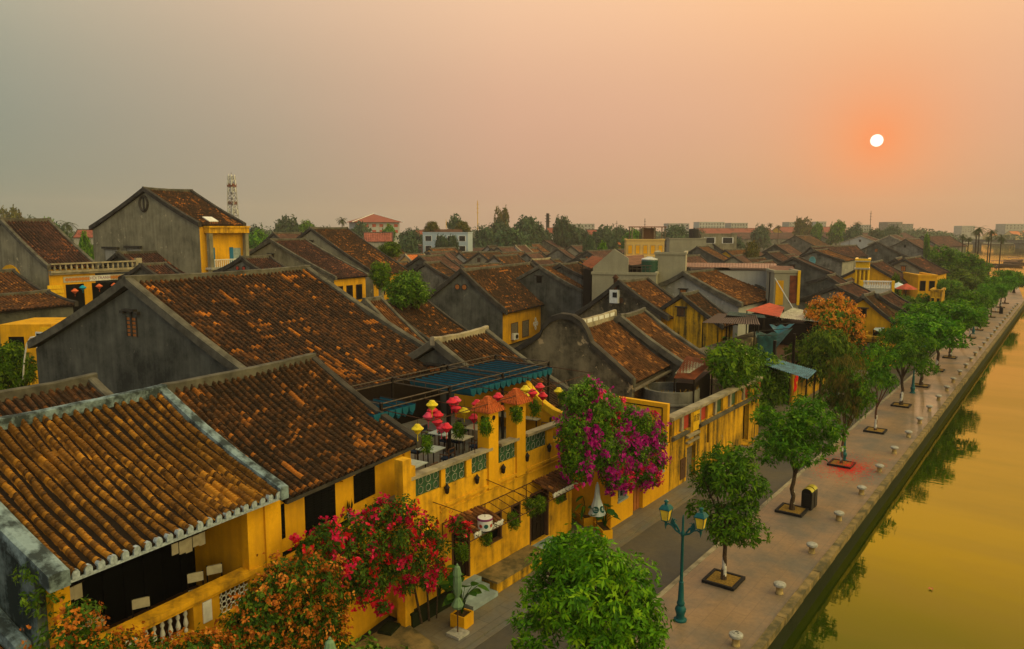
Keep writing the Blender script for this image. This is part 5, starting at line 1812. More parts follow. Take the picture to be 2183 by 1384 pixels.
def L_(px, X):
    return on_x(*px, X)


def lobes_from(pts, X, r, loc, sx=.8):
    out = []
    for i, (px, rr) in enumerate(pts):
        q = on_x(*px, X + .25 * math.sin(i * 2.1))
        out.append((q[0] - loc[0], q[1] - loc[1], q[2] - loc[2], r * rr * sx, r * rr * 1.1, r * rr))
    return out


loc = (-17.0, 11.5, 0)
lb = lobes_from([((130, 1365), .6), ((175, 1315), .4), ((250, 1400), .6), ((360, 1425), .75), ((435, 1405), .75), ((525, 1330), .75), ((560, 1280), .75), ((610, 1245), .6), ((640, 1300), .9), ((560, 1350), 1.0),
                 ((490, 1420), .9), ((650, 1350), .8), ((380, 1420), .8), ((690, 1240), .5), ((590, 1215), .4), ((680, 1290), .55), ((690, 1340), .45), ((620, 1390), .9), ((300, 1410), .7), ((180, 1395), .65), ((710, 1285), .5), ((705, 1335), .5), ((660, 1205), .42), ((700, 1210), .35), ((715, 1375), .45)], -16.6, .85, loc)
bougain('orange_bougainvillea', 'big orange flowering bougainvillea spilling over the golden roofed house terrace', loc, lb, 150, ['bract_orange', 'bract_amber'], 41, [13, 8], leafL=.14, bl=.10, bw=.075,
        stems=[([(-.4, 1.0, 0), (-.2, .6, 1.0), (0, 0, 2.2)], .06), ([(-.4, 2.6, 0), (-.3, 2.4, 1.2), (0, 2, 2.6)], .05)])
loc = (-17.9, 18.0, 0)
lb = lobes_from([((660, 1170), .5), ((700, 1145), .55), ((760, 1120), .6), ((810, 1095), .6), ((860, 1085), .55), ((720, 1180), .7), ((790, 1160), .75), ((850, 1150), .7), ((905, 1130), .6), ((930, 1170), .55),
                 ((760, 1220), .8), ((830, 1210), .75), ((890, 1200), .6), ((790, 1255), .6), ((740, 1260), .5), ((935, 1215), .35), ((700, 1215), .6), ((870, 1250), .3), ((905, 1240), .3), ((815, 1290), .25), ((975, 1115), .32), ((985, 1135), .25)], -17.7, .85, loc)
def fm(C, rng):
    return rng.uniform(0, 1, len(C)) < .75
bougain('red_bougainvillea', 'red and crimson bougainvillea climbing between the brown roofed house and the yellow restaurant', loc, lb, 150, ['bract_red', 'bract_crimson'], 43, [5.5, 8.5], fmask=fm, bl=.14, bw=.12,
        stems=[([(-.5, 1.6, 0), (-.3, 1.3, 1.4), (0, .6, 3)], .045), ([(-.4, 1.9, 0), (-.4, 2.0, 1.4), (-.2, 1.6, 3.2)], .03), ([(-.6, 1.3, 0), (-.5, .8, 1.8), (-.3, 0, 3.2)], .05)])
loc = (-17.5, 34.0, 0)
lb = lobes_from([((1230, 860), .6), ((1255, 830), .45), ((1280, 850), .5), ((1220, 910), .75), ((1275, 900), .9), ((1330, 900), .8), ((1370, 905), .7), ((1395, 935), .65), ((1400, 985), .5), ((1230, 960), .8), ((1290, 960), 1.0),
                 ((1350, 970), .9), ((1240, 1000), .6), ((1310, 1010), .7), ((1370, 1010), .6), ((1395, 1020), .3), ((1262, 835), .35), ((1310, 865), .5), ((1350, 880), .4), ((1340, 1030), .3), ((1215, 985), .5)], -16.9, 1.05, loc)
def fm2(C, rng):
    return (rng.uniform(0, 1, len(C)) < np.where(C[:, 2] + C[:, 1] * -.25 < 4.9, .85, .28))
bougain('magenta_bougainvillea', 'magenta bougainvillea cascading over the yellow corner house parapet', loc, lb, 190, ['bract_magenta', 'bract_crimson'], 47, [20, 2.0], leaf='leaf_vine', fmask=fm2, bl=.17, bw=.14,
        stems=[([(-1.2, -1.5, 3.2), (-.8, -1.2, 4), (-.2, -.8, 5)], .06)])
MAG = [o for o in COL.objects if o.name.startswith('magenta_bougainvillea')][0]
link('young_foliage', crown_mesh('young_foliage', lobes_from([((1232, 848), .5), ((1255, 828), .42), ((1282, 845), .45), ((1262, 862), .6), ((1310, 868), .42), ((1225, 880), .45), ((1345, 880), .3)], -16.75, 1.05, loc), 170, 7, .15, .06, 'leaf_lime', 49, .7), MAG)
# light sprays on the crest of the bougainvillea
# leafy vine over the far end of the stained wall
loc = (-18.2, 53.5, 0)
lb = lobes_from([((1535, 765), .8), ((1560, 760), .9), ((1600, 770), 1.0), ((1640, 785), .9), ((1570, 790), 1.1), ((1620, 805), 1.2), ((1655, 815), .8), ((1590, 830), .9), ((1630, 845), .9), ((1610, 870), .8), ((1545, 790), .6), ((1660, 840), .6), ((1630, 885), .6)], -18.0, 1.25, loc)
t = empty('leafy_creeper', loc, 0, 'bright green leafy creeper heaped over the far end of the stained yellow wall', 'creeper')
link('foliage', crown_mesh('foliage', lb, 34, 8, .34, .13, 'leaf_vine', 51, .5), t)
mb = MB(); mb.tube([(-.3, .2, 0), (-.2, 0, 1.5), (0, -.3, 3.6)], [.1, .08, .06], 7)
mb.build('stems', 'bark', t)
# sprig plants on the golden house gable and under it
for i, (px, X, r, lb_, mt) in enumerate((((80, 1215), -18.2, .42, 'lime green sprig growing from the weathered gable end of the golden roofed house', 'leaf_lime'), ((85, 1280), -18.0, .42, 'lime green sprig hanging lower by the corner of the golden roofed house', 'leaf_lime'),
                                     )):
    q = on_x(*px, X)
    t = empty('sprig', tuple(q), 0, lb_, 'plant')
    link('foliage', crown_mesh('foliage', [(0, 0, 0, r, r, r * .7), (.1, .3, -.25, r * .6, r * .6, r * .5), (0, -.3, .1, r * .5, r * .6, r * .4)], 60, 6, .15, .06, mt, 61 + i, .3), t)
    MB().tube([(-.3, 0, -.5), (-.1, 0, -.2), (0, 0, .1)], .015, 5).build('stem', 'bark', t)

# ------------------------------------------------------------------ promenade: trees in kerbed pits, lamps, bollards, bins
def street_crown(name, R, zc, H_, seed, dens, L, W, k, m, n=9, inner=.5, lobes=None):
    rng = np.random.default_rng(seed)
    lb = lobes or rnd_lobes(rng, n, R, zc, H_)
    return crown_mesh(name, lb, dens, k, L, W, m, seed, inner)


band = MB().tube([(0, 0, .02), (.01, 0, .45), (0, .01, .95)], [.115, .098, .092], 10).mesh('whitewash_band', 'whitewash', True)
TX = -10.8


def loose(seed, R, zc, H_, n):
    rng = np.random.default_rng(seed)
    out = []
    for i in range(n):
        a = i * 2.4 + rng.uniform(-.4, .4)
        q = R * (.25 + .62 * (i / n) ** .5)
        r_ = R * rng.uniform(.30, .44)
        z = zc + H_ * (.48 - .95 * ((i * 7 % n) / n)) * (1.1 - .35 * q / R)
        out.append((math.cos(a) * q, math.sin(a) * q, z, r_, r_, r_ * .68))
    out.append((0, 0, zc, R * .5, R * .5, H_ * .3))
    return out


CR = {
    'near': street_crown('crown', 2.2, 4.0, 2.9, 3, 52, .25, .085, 9, 'leaf_near', lobes=[(0, 0, 3.6, 1.6, 1.6, 1.2), (-1.1, .3, 3.1, 1.0, 1.0, .8), (1.2, -.2, 3.0, 1.1, 1.1, .9), (-.5, .8, 4.5, 1.0, 1.0, .75), (.5, -.5, 4.8, .85, .85, .65),
                         (1.2, .6, 3.9, .9, .9, .7), (-1.5, -.5, 2.5, .75, .75, .55), (1.7, .5, 2.4, .7, .7, .5), (-.2, -1.1, 3.9, .9, .9, .7), (-1.2, 1.0, 3.9, .8, .8, .6), (.1, .2, 5.15, .55, .55, .45), (-.9, .1, 5.0, .5, .5, .4), (.4, -1.1, 2.6, .9, .9, .55), (.9, 1.2, 2.9, .8, .8, .6)]),
    'b': street_crown('crown', 1.6, 4.0, 2.6, 7, 60, .23, .08, 9, 'leaf_deep', lobes=[(0, 0, 4.6, 1.2, 1.2, .85), (-.8, .2, 4.1, .8, .8, .65), (.9, -.1, 4.1, .85, .85, .6), (.1, .3, 5.2, .8, .8, .5), (.2, -.2, 2.5, 1.05, 1.05, .75), (-.9, -.3, 2.9, .6, .6, .4), (.9, .3, 2.2, .65, .65, .5), (.75, -.4, 3.3, .6, .6, .4), (-.4, .5, 2.0, .6, .6, .4)]),
    'c': street_crown('crown', 2.0, 3.9, 2.8, 11, 44, .25, .085, 9, 'leaf_deep', 13, .4, lobes=loose(11, 2.0, 3.9, 2.8, 13)),
    'd': street_crown('crown', 1.9, 3.7, 2.4, 13, 30, .26, .09, 9, 'leaf_deep', 8, .5, lobes=loose(13, 1.9, 3.7, 2.5, 9)),
    'e': street_crown('crown', 2.3, 3.9, 2.7, 17, 24, .34, .13, 8, 'leaf_deep', 12, .5, lobes=loose(17, 2.3, 3.9, 2.8, 14)),
}
TR = {
    'near': trunk_mesh('trunk', 2.2, .13, .09, 'bark', 1, 6, crown_r=2.0, top=4.6),
    'b': trunk_mesh('trunk', 2.0, .10, .075, 'bark', 2, 5, crown_r=1.3, top=4.8),
    'c': trunk_mesh('trunk', 2.1, .11, .08, 'bark', 3, 6, crown_r=1.7, top=4.6),
    'd': trunk_mesh('trunk', 1.7, .10, .075, 'bark_red', 4, 5, crown_r=1.6, top=4.2),
}
pitK = MB()
for a in range(4):
    d_ = [(.62, 0, .12, 1.36), (-.62, 0, .12, 1.36), (0, .62, 1.12, .12), (0, -.62, 1.12, .12)][a]
    pitK.box((d_[0], d_[1], .06), (d_[2], d_[3], .12))
pit_k = pitK.mesh('kerb_frame', 'rubber')
pit_s = MB().box((0, 0, .045), (1.1, 1.1, .085)).mesh('soil', 'soil_gold')
pit_r = MB().box((0, 0, .05), (1.1, 1.1, .09)).mesh('soil', 'sheet_red')


def tree_row(y, kind, tr, sc, rz, label, dx=0, band_=True, crownmat=None, group='promenade trees in square kerbed pits', dy=0, pit=True, piti=0):
    x = TX + dx
    t = make_tree('street_tree', (x, y + dy, .09), label, 'tree', CR[kind], TR[tr], rz, sc, group, band if band_ else None)
    if pit:
        p = empty('tree_pit', (x, y + dy, .004), 0, 'square kerbed pit under the ' + PITS[int(round((y - 19.5) / 9.75)) % len(PITS)], 'tree pit', 'square pits of the promenade trees')
        link('kerb_frame', pit_k, p)
        link('soil', pit_r if piti else pit_s, p)
    return t


PITS = ['big leafy tree nearest the camera', 'two tiered tree right of the near street lamp', 'round dense tree beside the two black bins', 'rusty vine hung tree, ringed by red petals',
        'open forked tree past the vine hung one', 'sixth tree along the promenade', 'seventh tree along the promenade', 'eighth tree along the promenade', 'ninth tree along the promenade', 'tenth tree along the promenade', 'eleventh tree along the promenade',
        'twelfth tree along the promenade', 'thirteenth tree along the promenade', 'fourteenth tree along the promenade', 'fifteenth tree along the promenade', 'sixteenth tree along the promenade', 'last tree along the promenade']
tree_row(18.6, 'near', 'near', (1.0, 1.0, .97), .4, 'largest leafy tree, nearest the camera at the bottom of the picture', dx=-.2, pit=False)
tree_row(29.25, 'b', 'b', 1.0, .0, 'two tiered tree with a whitewashed trunk, right of the near street lamp')
tree_row(38.95, 'c', 'c', (1.12, 1.12, 1.04), 1.2, 'round dense tree beside the two black litter bins', dx=-.1)
t = tree_row(48.7, 'd', 'd', (.82, .82, 1.15), 2.0, 'tree hung with rusty brown vines, red petals round its foot')
lobes_v = [(0, 0, 5.0, 1.35, 1.35, 1.0), (.3, .2, 4.1, 1.4, 1.4, .9), (-.5, -.2, 3.9, 1.1, 1.1, .9), (0, .1, 3.1, 1.0, 1.0, .7)]
link('vine', crown_mesh('vine', lobes_v, 40, 7, .3, .05, 'leaf_olive', 77, .75, droop=1.4), t)
tree_row(58.45, 'd', 'd', (.88, .88, 1.15), 3.5, 'open forked tree fifth along the promenade, bare limbs showing')
tree_row(68.3, 'c', 'c', (1.2, 1.2, 1.15), 4.4, 'tall green tree sixth along the promenade, yellow lantern peeping out')
tree_row(78.1, 'e', 'c', (1.4, 1.4, 1.12), .9, 'spreading dark green tree seventh along the promenade')
tree_row(87.8, 'e', 'c', (1.5, 1.5, 1.18), 2.7, 'broadest dark green tree, eighth along the promenade')
for i, y in enumerate((97.5, 107.3, 117.0, 126.8, 136.5, 146.3, 156.0, 165.8, 175.5)):
    k = ['e', 'd', 'e', 'd', 'c', 'e', 'd', 'e', 'e'][i]
    s_ = [(1.3, 1.3, 1.12), (1.1, 1.1, 1.05), (1.0, 1.0, 1.05), (.95, .95, 1.12), (.85, .85, 1.0), (.9, .9, .95), (.95, .95, 1.0), (1, 1, 1), (1.1, 1.1, 1.1)][i]
    tree_row(y, k, 'd' if k == 'd' else 'c', s_, 1.7 * i, ['ninth', 'tenth', 'eleventh', 'twelfth', 'thirteenth', 'fourteenth', 'fifteenth', 'sixteenth', 'last'][i] + ' tree along the riverside promenade')

# double headed teal street lamps
def lamp_proto():
    t = empty('street_lamp', (0, 0, .004), 0)
    MB().lathe([(.24, 0), (.24, .06), (.17, .10), (.15, .22), (.19, .34), (.21, .46), (.16, .55), (.13, .60), (.15, .66), (.15, .70), (.115, .78), (.10, 1.2), (.085, 1.45), (.095, 1.5), (.07, 1.54)], n=16).build('base', 'lamp_teal', t, smooth=True)
    MB().lathe([(.066, 1.53), (.05, 3.25), (.08, 3.3), (.09, 3.38), (.06, 3.46), (.045, 3.5), (.04, 3.95), (.022, 4.05), (.01, 4.1)], n=12).build('post', 'lamp_teal', t, smooth=True)
    for s in (-1, 1):
        mb = MB()
        pts = [(s * .05, 0, 3.34), (s * .25, 0, 3.42), (s * .42, 0, 3.58), (s * .56, 0, 3.62), (s * .68, 0, 3.56)]
        mb.tube(pts, [.04, .035, .03, .03, .035], 8)
        mb.tube([(s * .12, 0, 3.42), (s * .26, 0, 3.62), (s * .38, 0, 3.72), (s * .33, 0, 3.86), (s * .24, 0, 3.80)], [.03, .045, .03, .02, .012], 7)
        mb.add([(s * .28, -.02, 3.5), (s * .5, -.02, 3.66), (s * .42, -.02, 3.9), (s * .30, -.02, 3.72), (s * .28, .02, 3.5), (s * .5, .02, 3.66), (s * .42, .02, 3.9), (s * .30, .02, 3.72)],
               [(0, 1, 2, 3), (7, 6, 5, 4), (0, 4, 5, 1), (1, 5, 6, 2), (2, 6, 7, 3), (3, 7, 4, 0)])
        mb.lathe([(.005, 3.38), (.03, 3.5), (.05, 3.56), (.04, 3.62), (.07, 3.68), (.10, 3.72)], (s * .68, 0, 0), 8)
        mb.build('arm', 'lamp_teal', t, smooth=True)
        lan = MB()
        z0, z1, b0, b1 = 3.74, 4.16, .115, .175
        c = s * .68
        for sx in (-1, 1):
            for sy in (-1, 1):
                lan.bar((c + sx * b0, sy * b0, z0), (c + sx * b1, sy * b1, z1), .022)
        lan.box((c, 0, z0 - .01), (b0 * 2.2, b0 * 2.2, .03)); lan.box((c, 0, z1 + .012), (b1 * 2.25, b1 * 2.25, .03))
        o = lan.build('lantern', 'lamp_teal', t)
        g = MB()
        p = [(c + sx * b0 * .93, sy * b0 * .93, z0 + .006) for sx, sy in ((-1, -1), (1, -1), (1, 1), (-1, 1))] + [(c + sx * b1 * .93, sy * b1 * .93, z1) for sx, sy in ((-1, -1), (1, -1), (1, 1), (-1, 1))]
        g.hexa(p); g.build('lamp_glass', 'lamp_glass', o)
        cp = MB()
        w0, w1 = .21, .12
        cp.hexa([(c + sx * w0, sy * w0, z1 + .03) for sx, sy in ((-1, -1), (1, -1), (1, 1), (-1, 1))] + [(c + sx * w1, sy * w1, z1 + .17) for sx, sy in ((-1, -1), (1, -1), (1, 1), (-1, 1))])
        cp.lathe([(.06, z1 + .172), (.05, z1 + .26), (.085, z1 + .28), (.08, z1 + .33), (.02, z1 + .36)], (c, 0, 0), 10)
        cp.build('lamp_cap', 'lamp_teal', o)
    return t


lp = lamp_proto()
for i, (y, lb) in enumerate(((25.2, 'teal double lantern street lamp in the foreground, standing clear'), (49.6, 'teal street lamp hidden beside the rusty vine hung tree'), (74.3, 'teal street lamp with its foot showing past the sixth tree'),
                             (98.6, 'teal street lamp with a lantern showing above the ninth tree'), (122.0, 'teal street lamp among the eleventh and twelfth trees'), (166.6, 'teal street lamp far along, standing clear on the promenade'))):
    o = lp if i == 0 else copy_tree(lp)
    o.location = (-10.9, y, .004)
    o.rotation_euler = (0, 0, .02)
    tag(o, lb, 'street lamp', 'teal double street lamps')

# mushroom bollards
bp0 = empty('bollard', (0, 0, .004))
MB().lathe([(.15, 0), (.15, .05), (.13, .08), (.13, .26), (.16, .30)], n=20).build('stem', 'stone_worn', bp0, smooth=True)
MB().lathe([(.15, .295), (.235, .33), (.25, .38), (.235, .43), (.17, .465), (.03, .475)], n=24).build('cap', 'stone', bp0, smooth=True)
ys = [24.75 + 4.76 * i for i in range(32)]
for i, y in enumerate(ys):
    o = bp0 if i == 0 else copy_tree(bp0)
    o.location = (-8.62 + .03 * math.sin(i * 1.9), y + .1 * math.sin(i * 3.1), .004)
    o.rotation_euler = (0, 0, i * 1.3)
    nth = ['nearest', 'second', 'third', 'fourth', 'fifth', 'sixth', 'seventh', 'eighth', 'ninth', 'tenth', 'eleventh', 'twelfth', 'thirteenth', 'fourteenth', 'fifteenth', 'sixteenth', 'seventeenth', 'eighteenth', 'nineteenth', 'twentieth']
    lb = ('%s mushroom shaped stone bollard from the camera along the quay edge' % nth[i]) if i < 20 else 'far mushroom shaped stone bollard in the long row where the quay recedes'
    tag(o, lb, 'bollard', 'mushroom bollards along the quay' if i < 20 else 'far mushroom bollards along the quay')

mb = MB()
mb.tube([(.06, -.08, .477), (.10, 0, .475), (.03, .05, .479), (-.05, .02, .479), (-.03, .09, .477), (.05, .12, .47)], .009, 5)
mb.tube([(-.10, -.06, .472), (-.06, -.10, .474), (-.02, -.05, .479)], .009, 5)
mb.build('painted_mark', 'ink', bp0)
for i, (fx_, fy_, lb_) in enumerate(((1984, 1257, 'tiny pink blossom floating alone out on the river'), (1640, 1376, 'bright pink blossom floating at the foot of the quay wall'))):
    q = on_z(fx_, fy_, -.99)
    t = empty('floating_blossom', (q[0], q[1], -.995), i, lb_, 'blossom')
    mb = MB()
    for k in range(6):
        a = k * math.pi / 3
        mb.add([(0, 0, 0), (.07 * math.cos(a - .35), .07 * math.sin(a - .35), .04), (.13 * math.cos(a), .13 * math.sin(a), .07), (.07 * math.cos(a + .35), .07 * math.sin(a + .35), .04)], [(0, 1, 2, 3)])
    mb.build('petals', 'silk_pink', t)
    MB().lathe([(.03, 0), (.025, .05), (.01, .06)], n=8).build('centre', 'silk_yellow', t)
# litter bins
def bin_(loc, label, top='bin_yellow', pair='twin litter bins by the tree pit'):
    t = empty('litter_bin', loc, -.06, label, 'litter bin', pair)
    mb = MB()
    pts = [(-.27, .05), (.27, .05), (.27, .85)] + [(.27 * math.cos(a), .85 + .27 * math.sin(a)) for a in [math.pi * k / 12 for k in range(1, 12)]] + [(-.27, .85)]
    mb.prism_y(pts, -.19, .19)
    mb.build('bin_body', 'bin_black', t)
    mb = MB()
    arc = [(.285 * math.cos(a), .85 + .285 * math.sin(a)) for a in [math.pi * (.14 + .72 * k / 14) for k in range(15)]]
    inn = [(x * .955, .85 + (z - .85) * .955) for x, z in reversed(arc)]
    for k in range(14):
        mb.prism_y([arc[k], arc[k + 1], inn[13 - k], inn[14 - k]], -.2, .2)
    mb.build('lid', top, t)
    MB().box((0, 0, .025), (.5, .36, .045)).build('foot', 'iron_dark', t)
    mb = MB(); mb.box((0, -.2, .78), (.3, .03, .14))
    mb.build('slot', 'rubber', t)
    return t


bin_((-10.35, 39.75, .004), 'black litter bin with domed yellow lid, the nearer of the two by the tree pit')
bin_((-10.33, 40.25, .004), 'black litter bin with domed yellow lid, right behind its twin')
q = on_z(2134, 669, 0); bin_((q[0], q[1], .004), 'far dark litter bin alone on the open promenade', 'bin_black', None)
q = on_z(2102, 684, 0); bin_((q[0], q[1], .004), 'far dark litter bin beside a whitewashed trunk', 'bin_black', None)

# fallen petals: far too many to count
rng = np.random.default_rng(9)
n = 3000
r = np.abs(rng.normal(0, 1.05, n)); a = rng.uniform(0, 2 * np.pi, n)
px = TX + .45 + r * np.cos(a) * 1.0; py = 48.3 + r * np.sin(a) * 1.5
ok = (px < -8.4) & (px > -12.1)
ok &= ~((np.abs(px - TX) < .68) & (np.abs(py - 48.7) < .68) & (rng.uniform(0, 1, n) < .75))
px, py = px[ok], py[ok]
n = len(px)
s = rng.uniform(.02, .05, n); b = rng.uniform(0, 6.28, n)
V = np.zeros((n, 4, 3))
for k in range(4):
    V[:, k, 0] = px + s * np.cos(b + k * 1.571) * (1 if k % 2 else .6)
    V[:, k, 1] = py + s * np.sin(b + k * 1.571) * (1 if k % 2 else .6)
    V[:, k, 2] = .006 + rng.uniform(0, .012, n)
inpit = (np.abs(px - TX) < .68) & (np.abs(py - 48.7) < .68)
V[inpit, :, 2] += .125
o = link('fallen_petals', np_mesh('fallen_petals', V.reshape(-1, 3), np.arange(n * 4).reshape(-1, 4), 'flag_red', np.zeros((n * 4, 2))))
tag(o, 'red fallen petals scattered around the rusty vine hung tree', 'petals', kind='stuff')

# ------------------------------------------------------------------ closed parasols, planters, plants on the pavement
def parasol(loc, label, m, h0, h1, flare, tie=None, emblem=False, scale=1.0, pole=.025):
    t = empty('closed_parasol', loc, 0, label, 'parasol', 'closed parasols on the pavement')
    rng = random.Random(int(h1 * 100))
    n = 24
    if tie:
        prof = [(.03, h1), (.09, h1 - .06), (.135, h1 - .28), (.15, h1 - .36), (.11, h1 - .37), (.14, h1 - .6), (.145, h1 - .85), (.10, tie + .12), (.065, tie), (.12, tie - .1), (.21, tie - .30), (.17, tie - .40), (.05, h0)]
    else:
        prof = [(.02, h1), (.07, h1 - .06), (.10, h1 - .25), (.105, h1 - .27), (.10, h1 - .28), (.16, h1 - .75), (flare, h0)]
    mb = MB()
    vs = []
    for i, (r, z) in enumerate(prof):
        for k in range(n):
            a = 2 * math.pi * k / n
            f = 1 + (.10 if k % 3 == 0 else -.03) * min(1, r / .1) * (1 if not emblem else .45) + (rng.uniform(-.04, .04))
            vs.append((r * f * math.cos(a), r * f * math.sin(a), z))
    fs = [(i * n + k, i * n + (k + 1) % n, (i + 1) * n + (k + 1) % n, (i + 1) * n + k) for i in range(len(prof) - 1) for k in range(n)]
    fs.append(tuple(range(n)))
    fs.append(tuple(reversed(range((len(prof) - 1) * n, len(prof) * n))))
    mb.add(vs, fs)
    mb.build('canopy', m, t)
    MB().tube([(0, 0, .08), (0, 0, h1 - .1)], pole, 8).build('pole', 'wood_brown', t)
    MB().box((0, 0, .05), (.6, .6, .1)).build('base_slab', 'stone', t)
    MB().lathe([(.03, h1 - .01), (.04, h1 + .03), (.01, h1 + .07)], n=8).build('finial', m, t)
    if emblem:
        for a0 in (-1.25, -.1, 1.2, 2.6):
            mb = MB()
            pts, q = [], []
            zc, rr = h0 + .30, .15
            for i in range(16):
                e = 2 * math.pi * i / 16
                z = zc + rr * math.sin(e)
                rad = .16 + (flare - .16) * (h1 - .75 - z) / (h1 - .75 - h0)
                aa = a0 + rr * math.cos(e) / rad
                pts.append((rad * 1.09 * math.cos(aa), rad * 1.09 * math.sin(aa), z)); q.append((rad * .9 * math.cos(aa), rad * .9 * math.sin(aa), z))
            mb.add(pts + q, [tuple(range(16))] + [(i, (i + 1) % 16, 16 + (i + 1) % 16, 16 + i) for i in range(16)])
            e_ = mb.build('emblem', 'emblem_green', t)
            mb = MB()
            for dz in (-.04, .045):
                z = zc + dz
                rad = (.16 + (flare - .16) * (h1 - .75 - z) / (h1 - .75 - h0)) * 1.10
                for k in range(5):
                    b0, b1 = a0 - .26 + k * .11, a0 - .26 + k * .11 + .07
                    mb.add([(rad * math.cos(b0), rad * math.sin(b0), z - .018), (rad * math.cos(b1), rad * math.sin(b1), z - .018), (rad * math.cos(b1), rad * math.sin(b1), z + .018), (rad * math.cos(b0), rad * math.sin(b0), z + .018)], [(0, 1, 2, 3)])
            mb.build('emblem_lines', 'canvas_white', e_)
    return t


q = on_z(976, 1352, 0)
parasol((q[0], q[1], -.016), 'closed sage green parasol tied round its middle, beside the yellow box planter', 'canvas_green', .95, 2.62, .2, tie=1.42)
q = on_z(1272, 1140, 0)
parasol((q[0], q[1], -.016), 'closed pale blue parasol with green round emblems by the recess planters', 'canvas_white', 1.05, 2.55, .40, emblem=True)
q = on_z(700, 1500, 0)
q = at_depth(703, 1362, 17.6)
parasol((q[0], q[1], -.016), 'tip of a sage green parasol at the bottom edge of the picture', 'canvas_green', .95, float(q[2]), .2, tie=max(1.2, float(q[2]) - 1.2))


def big_leaf_plant(loc, label, seed, n_=14, h_=1.3, r=.8, m='leaf_big', pot=None, blade=(.55, .42), cat='plant', group=None, name='broad_leaf_plant'):
    """stalks that each carry one large curved leaf"""
    t = empty(name, loc, 0, label, cat, group)
    rnd = random.Random(seed)
    V, Q, U = [], [], []
    st = MB()
    for i in range(n_):
        a = rnd.uniform(0, 6.28)
        hh = h_ * rnd.uniform(.45, 1.0)
        out = r * rnd.uniform(.25, .8)
        tip = Vector((math.cos(a) * out, math.sin(a) * out, hh))
        st.tube([(0, 0, 0), (tip.x * .35, tip.y * .35, hh * .7), tuple(tip)], [.02, .015, .012], 5)
        L = blade[0] * rnd.uniform(.7, 1.2); Wd = blade[1] * rnd.uniform(.7, 1.2)
        d = Vector((math.cos(a), math.sin(a), rnd.uniform(-.15, .45))).normalized()
        s_ = d.cross(Vector((0, 0, 1))).normalized()
        tone = rnd.uniform(.1, .95)
        b_ = len(V)
        for k in range(7):
            q_ = k / 6
            wq = Wd * math.sin(math.pi * min(1, q_ * .93 + .07)) ** .7 * .5
            c = tip + d * L * q_ - Vector((0, 0, .35 * L * q_ * q_))
            for sd in (-1, 0, 1):
                p = c + s_ * wq * sd + Vector((0, 0, .12 * wq * abs(sd)))
                V.append(tuple(p)); U.append((tone, q_))
        for k in range(6):
            for j in range(2):
                Q.append((b_ + k * 3 + j, b_ + k * 3 + j + 1, b_ + k * 3 + j + 4, b_ + k * 3 + j + 3))
    link('leaves', np_mesh('leaves', V, Q, m, U, smooth=True), t)
    st.build('stalks', 'leaf_vine', t)
    return t


def box_planter(loc, size, label, m='ochre_paint', group=None, rz=0., soil=True):
    t = empty('box_planter', loc, rz, label, 'planter', group)
    x, y, z = size
    mb = MB()
    mb.bx(-x / 2, x / 2, -y / 2, -y / 2 + .05, 0, z); mb.bx(-x / 2, x / 2, y / 2 - .05, y / 2, 0, z)
    mb.bx(-x / 2, -x / 2 + .05, -y / 2 + .05, y / 2 - .05, 0, z); mb.bx(x / 2 - .05, x / 2, -y / 2 + .05, y / 2 - .05, 0, z)
    mb.build('box', m, t)
    mb = MB(); mb.bx(-x / 2 + .05, x / 2 - .05, -y / 2 + .05, y / 2 - .05, .02, z - .05)
    mb.build('soil', 'soil', t)
    return t


q = on_z(985, 1332, .0)
box_planter((q[0], q[1], -.016), (.62, .62, .5), 'square yellow box planter beside the tied green parasol', rz=.1)
big_leaf_plant((q[0], q[1], .42), 'broad leaved plant growing in the square yellow box planter', 81, 16, 1.15, .75, blade=(.5, .42))
q = on_z(938, 1300, 0)
big_leaf_plant((q[0] - .1, q[1], .2), 'dark broad leaved plant left of the tied green parasol', 82, 14, 1.5, .8, blade=(.55, .45))
q2 = on_z(905, 1310, 0)
t = empty('stone_trough', (q2[0], q2[1], -.016), 0, 'dark mossy stone trough along the foot of the yellow restaurant wall', 'trough')
mb = MB()
mb.bx(-.35, .35, -1.0, 1.15, 0, .5); mb.bx(-.4, .4, -1.05, 1.2, .502, .58)
mb.build('trough', 'quay_stone', t)
t = empty('stone_step', (q2[0] - .1, q2[1] - 1.75, -.016), .3, 'small dark stone block below the stone trough', 'stone block')
mb = MB(); mb.box((0, 0, .11), (.55, .75, .22)); mb.box((0, 0, .245), (.5, .7, .045))
mb.build('block', 'quay_stone', t)
q3 = on_z(905, 1255, 0.55)
t = empty('potted_plant', (q3[0], q3[1] - .1, .566), 0, 'small white pot with a grey leafed plant on the stone trough', 'plant')
MB().lathe([(.07, 0), (.10, .2), (.115, .2), (.115, .23), (.09, .23)], n=12).build('pot', 'plastic_white', t, smooth=True)
link('foliage', crown_mesh('foliage', [(0, 0, .5, .25, .25, .3)], 160, 5, .12, .04, 'leaf_olive', 91, .2), t)
t = empty('plant_stand', (q3[0] - .15, q3[1] - .45, .0), 0, 'plant stand with two white ribbed pots, under the red bougainvillea', 'plant stand')
mb = MB()
for sx, sy in ((-.15, -.25), (.15, -.25), (-.15, .25), (.15, .25)): mb.bar((sx, sy, 0), (sx, sy, 1.3), .03)
mb.box((0, 0, 1.3), (.36, .6, .03))
mb.build('stand', 'iron_dark', t)
for sy in (-.15, .16):
    MB().lathe([(.09, 1.32), (.12, 1.6), (.13, 1.6), (.13, 1.63), (.1, 1.63)], (0, sy, 0), 12).build('pot', 'plastic_white', t, smooth=True)
link('foliage', crown_mesh('foliage', [(0, -.1, 1.85, .3, .35, .25), (.05, .2, 1.8, .25, .3, .25)], 160, 5, .14, .04, 'leaf_bougain', 92, .2), t)
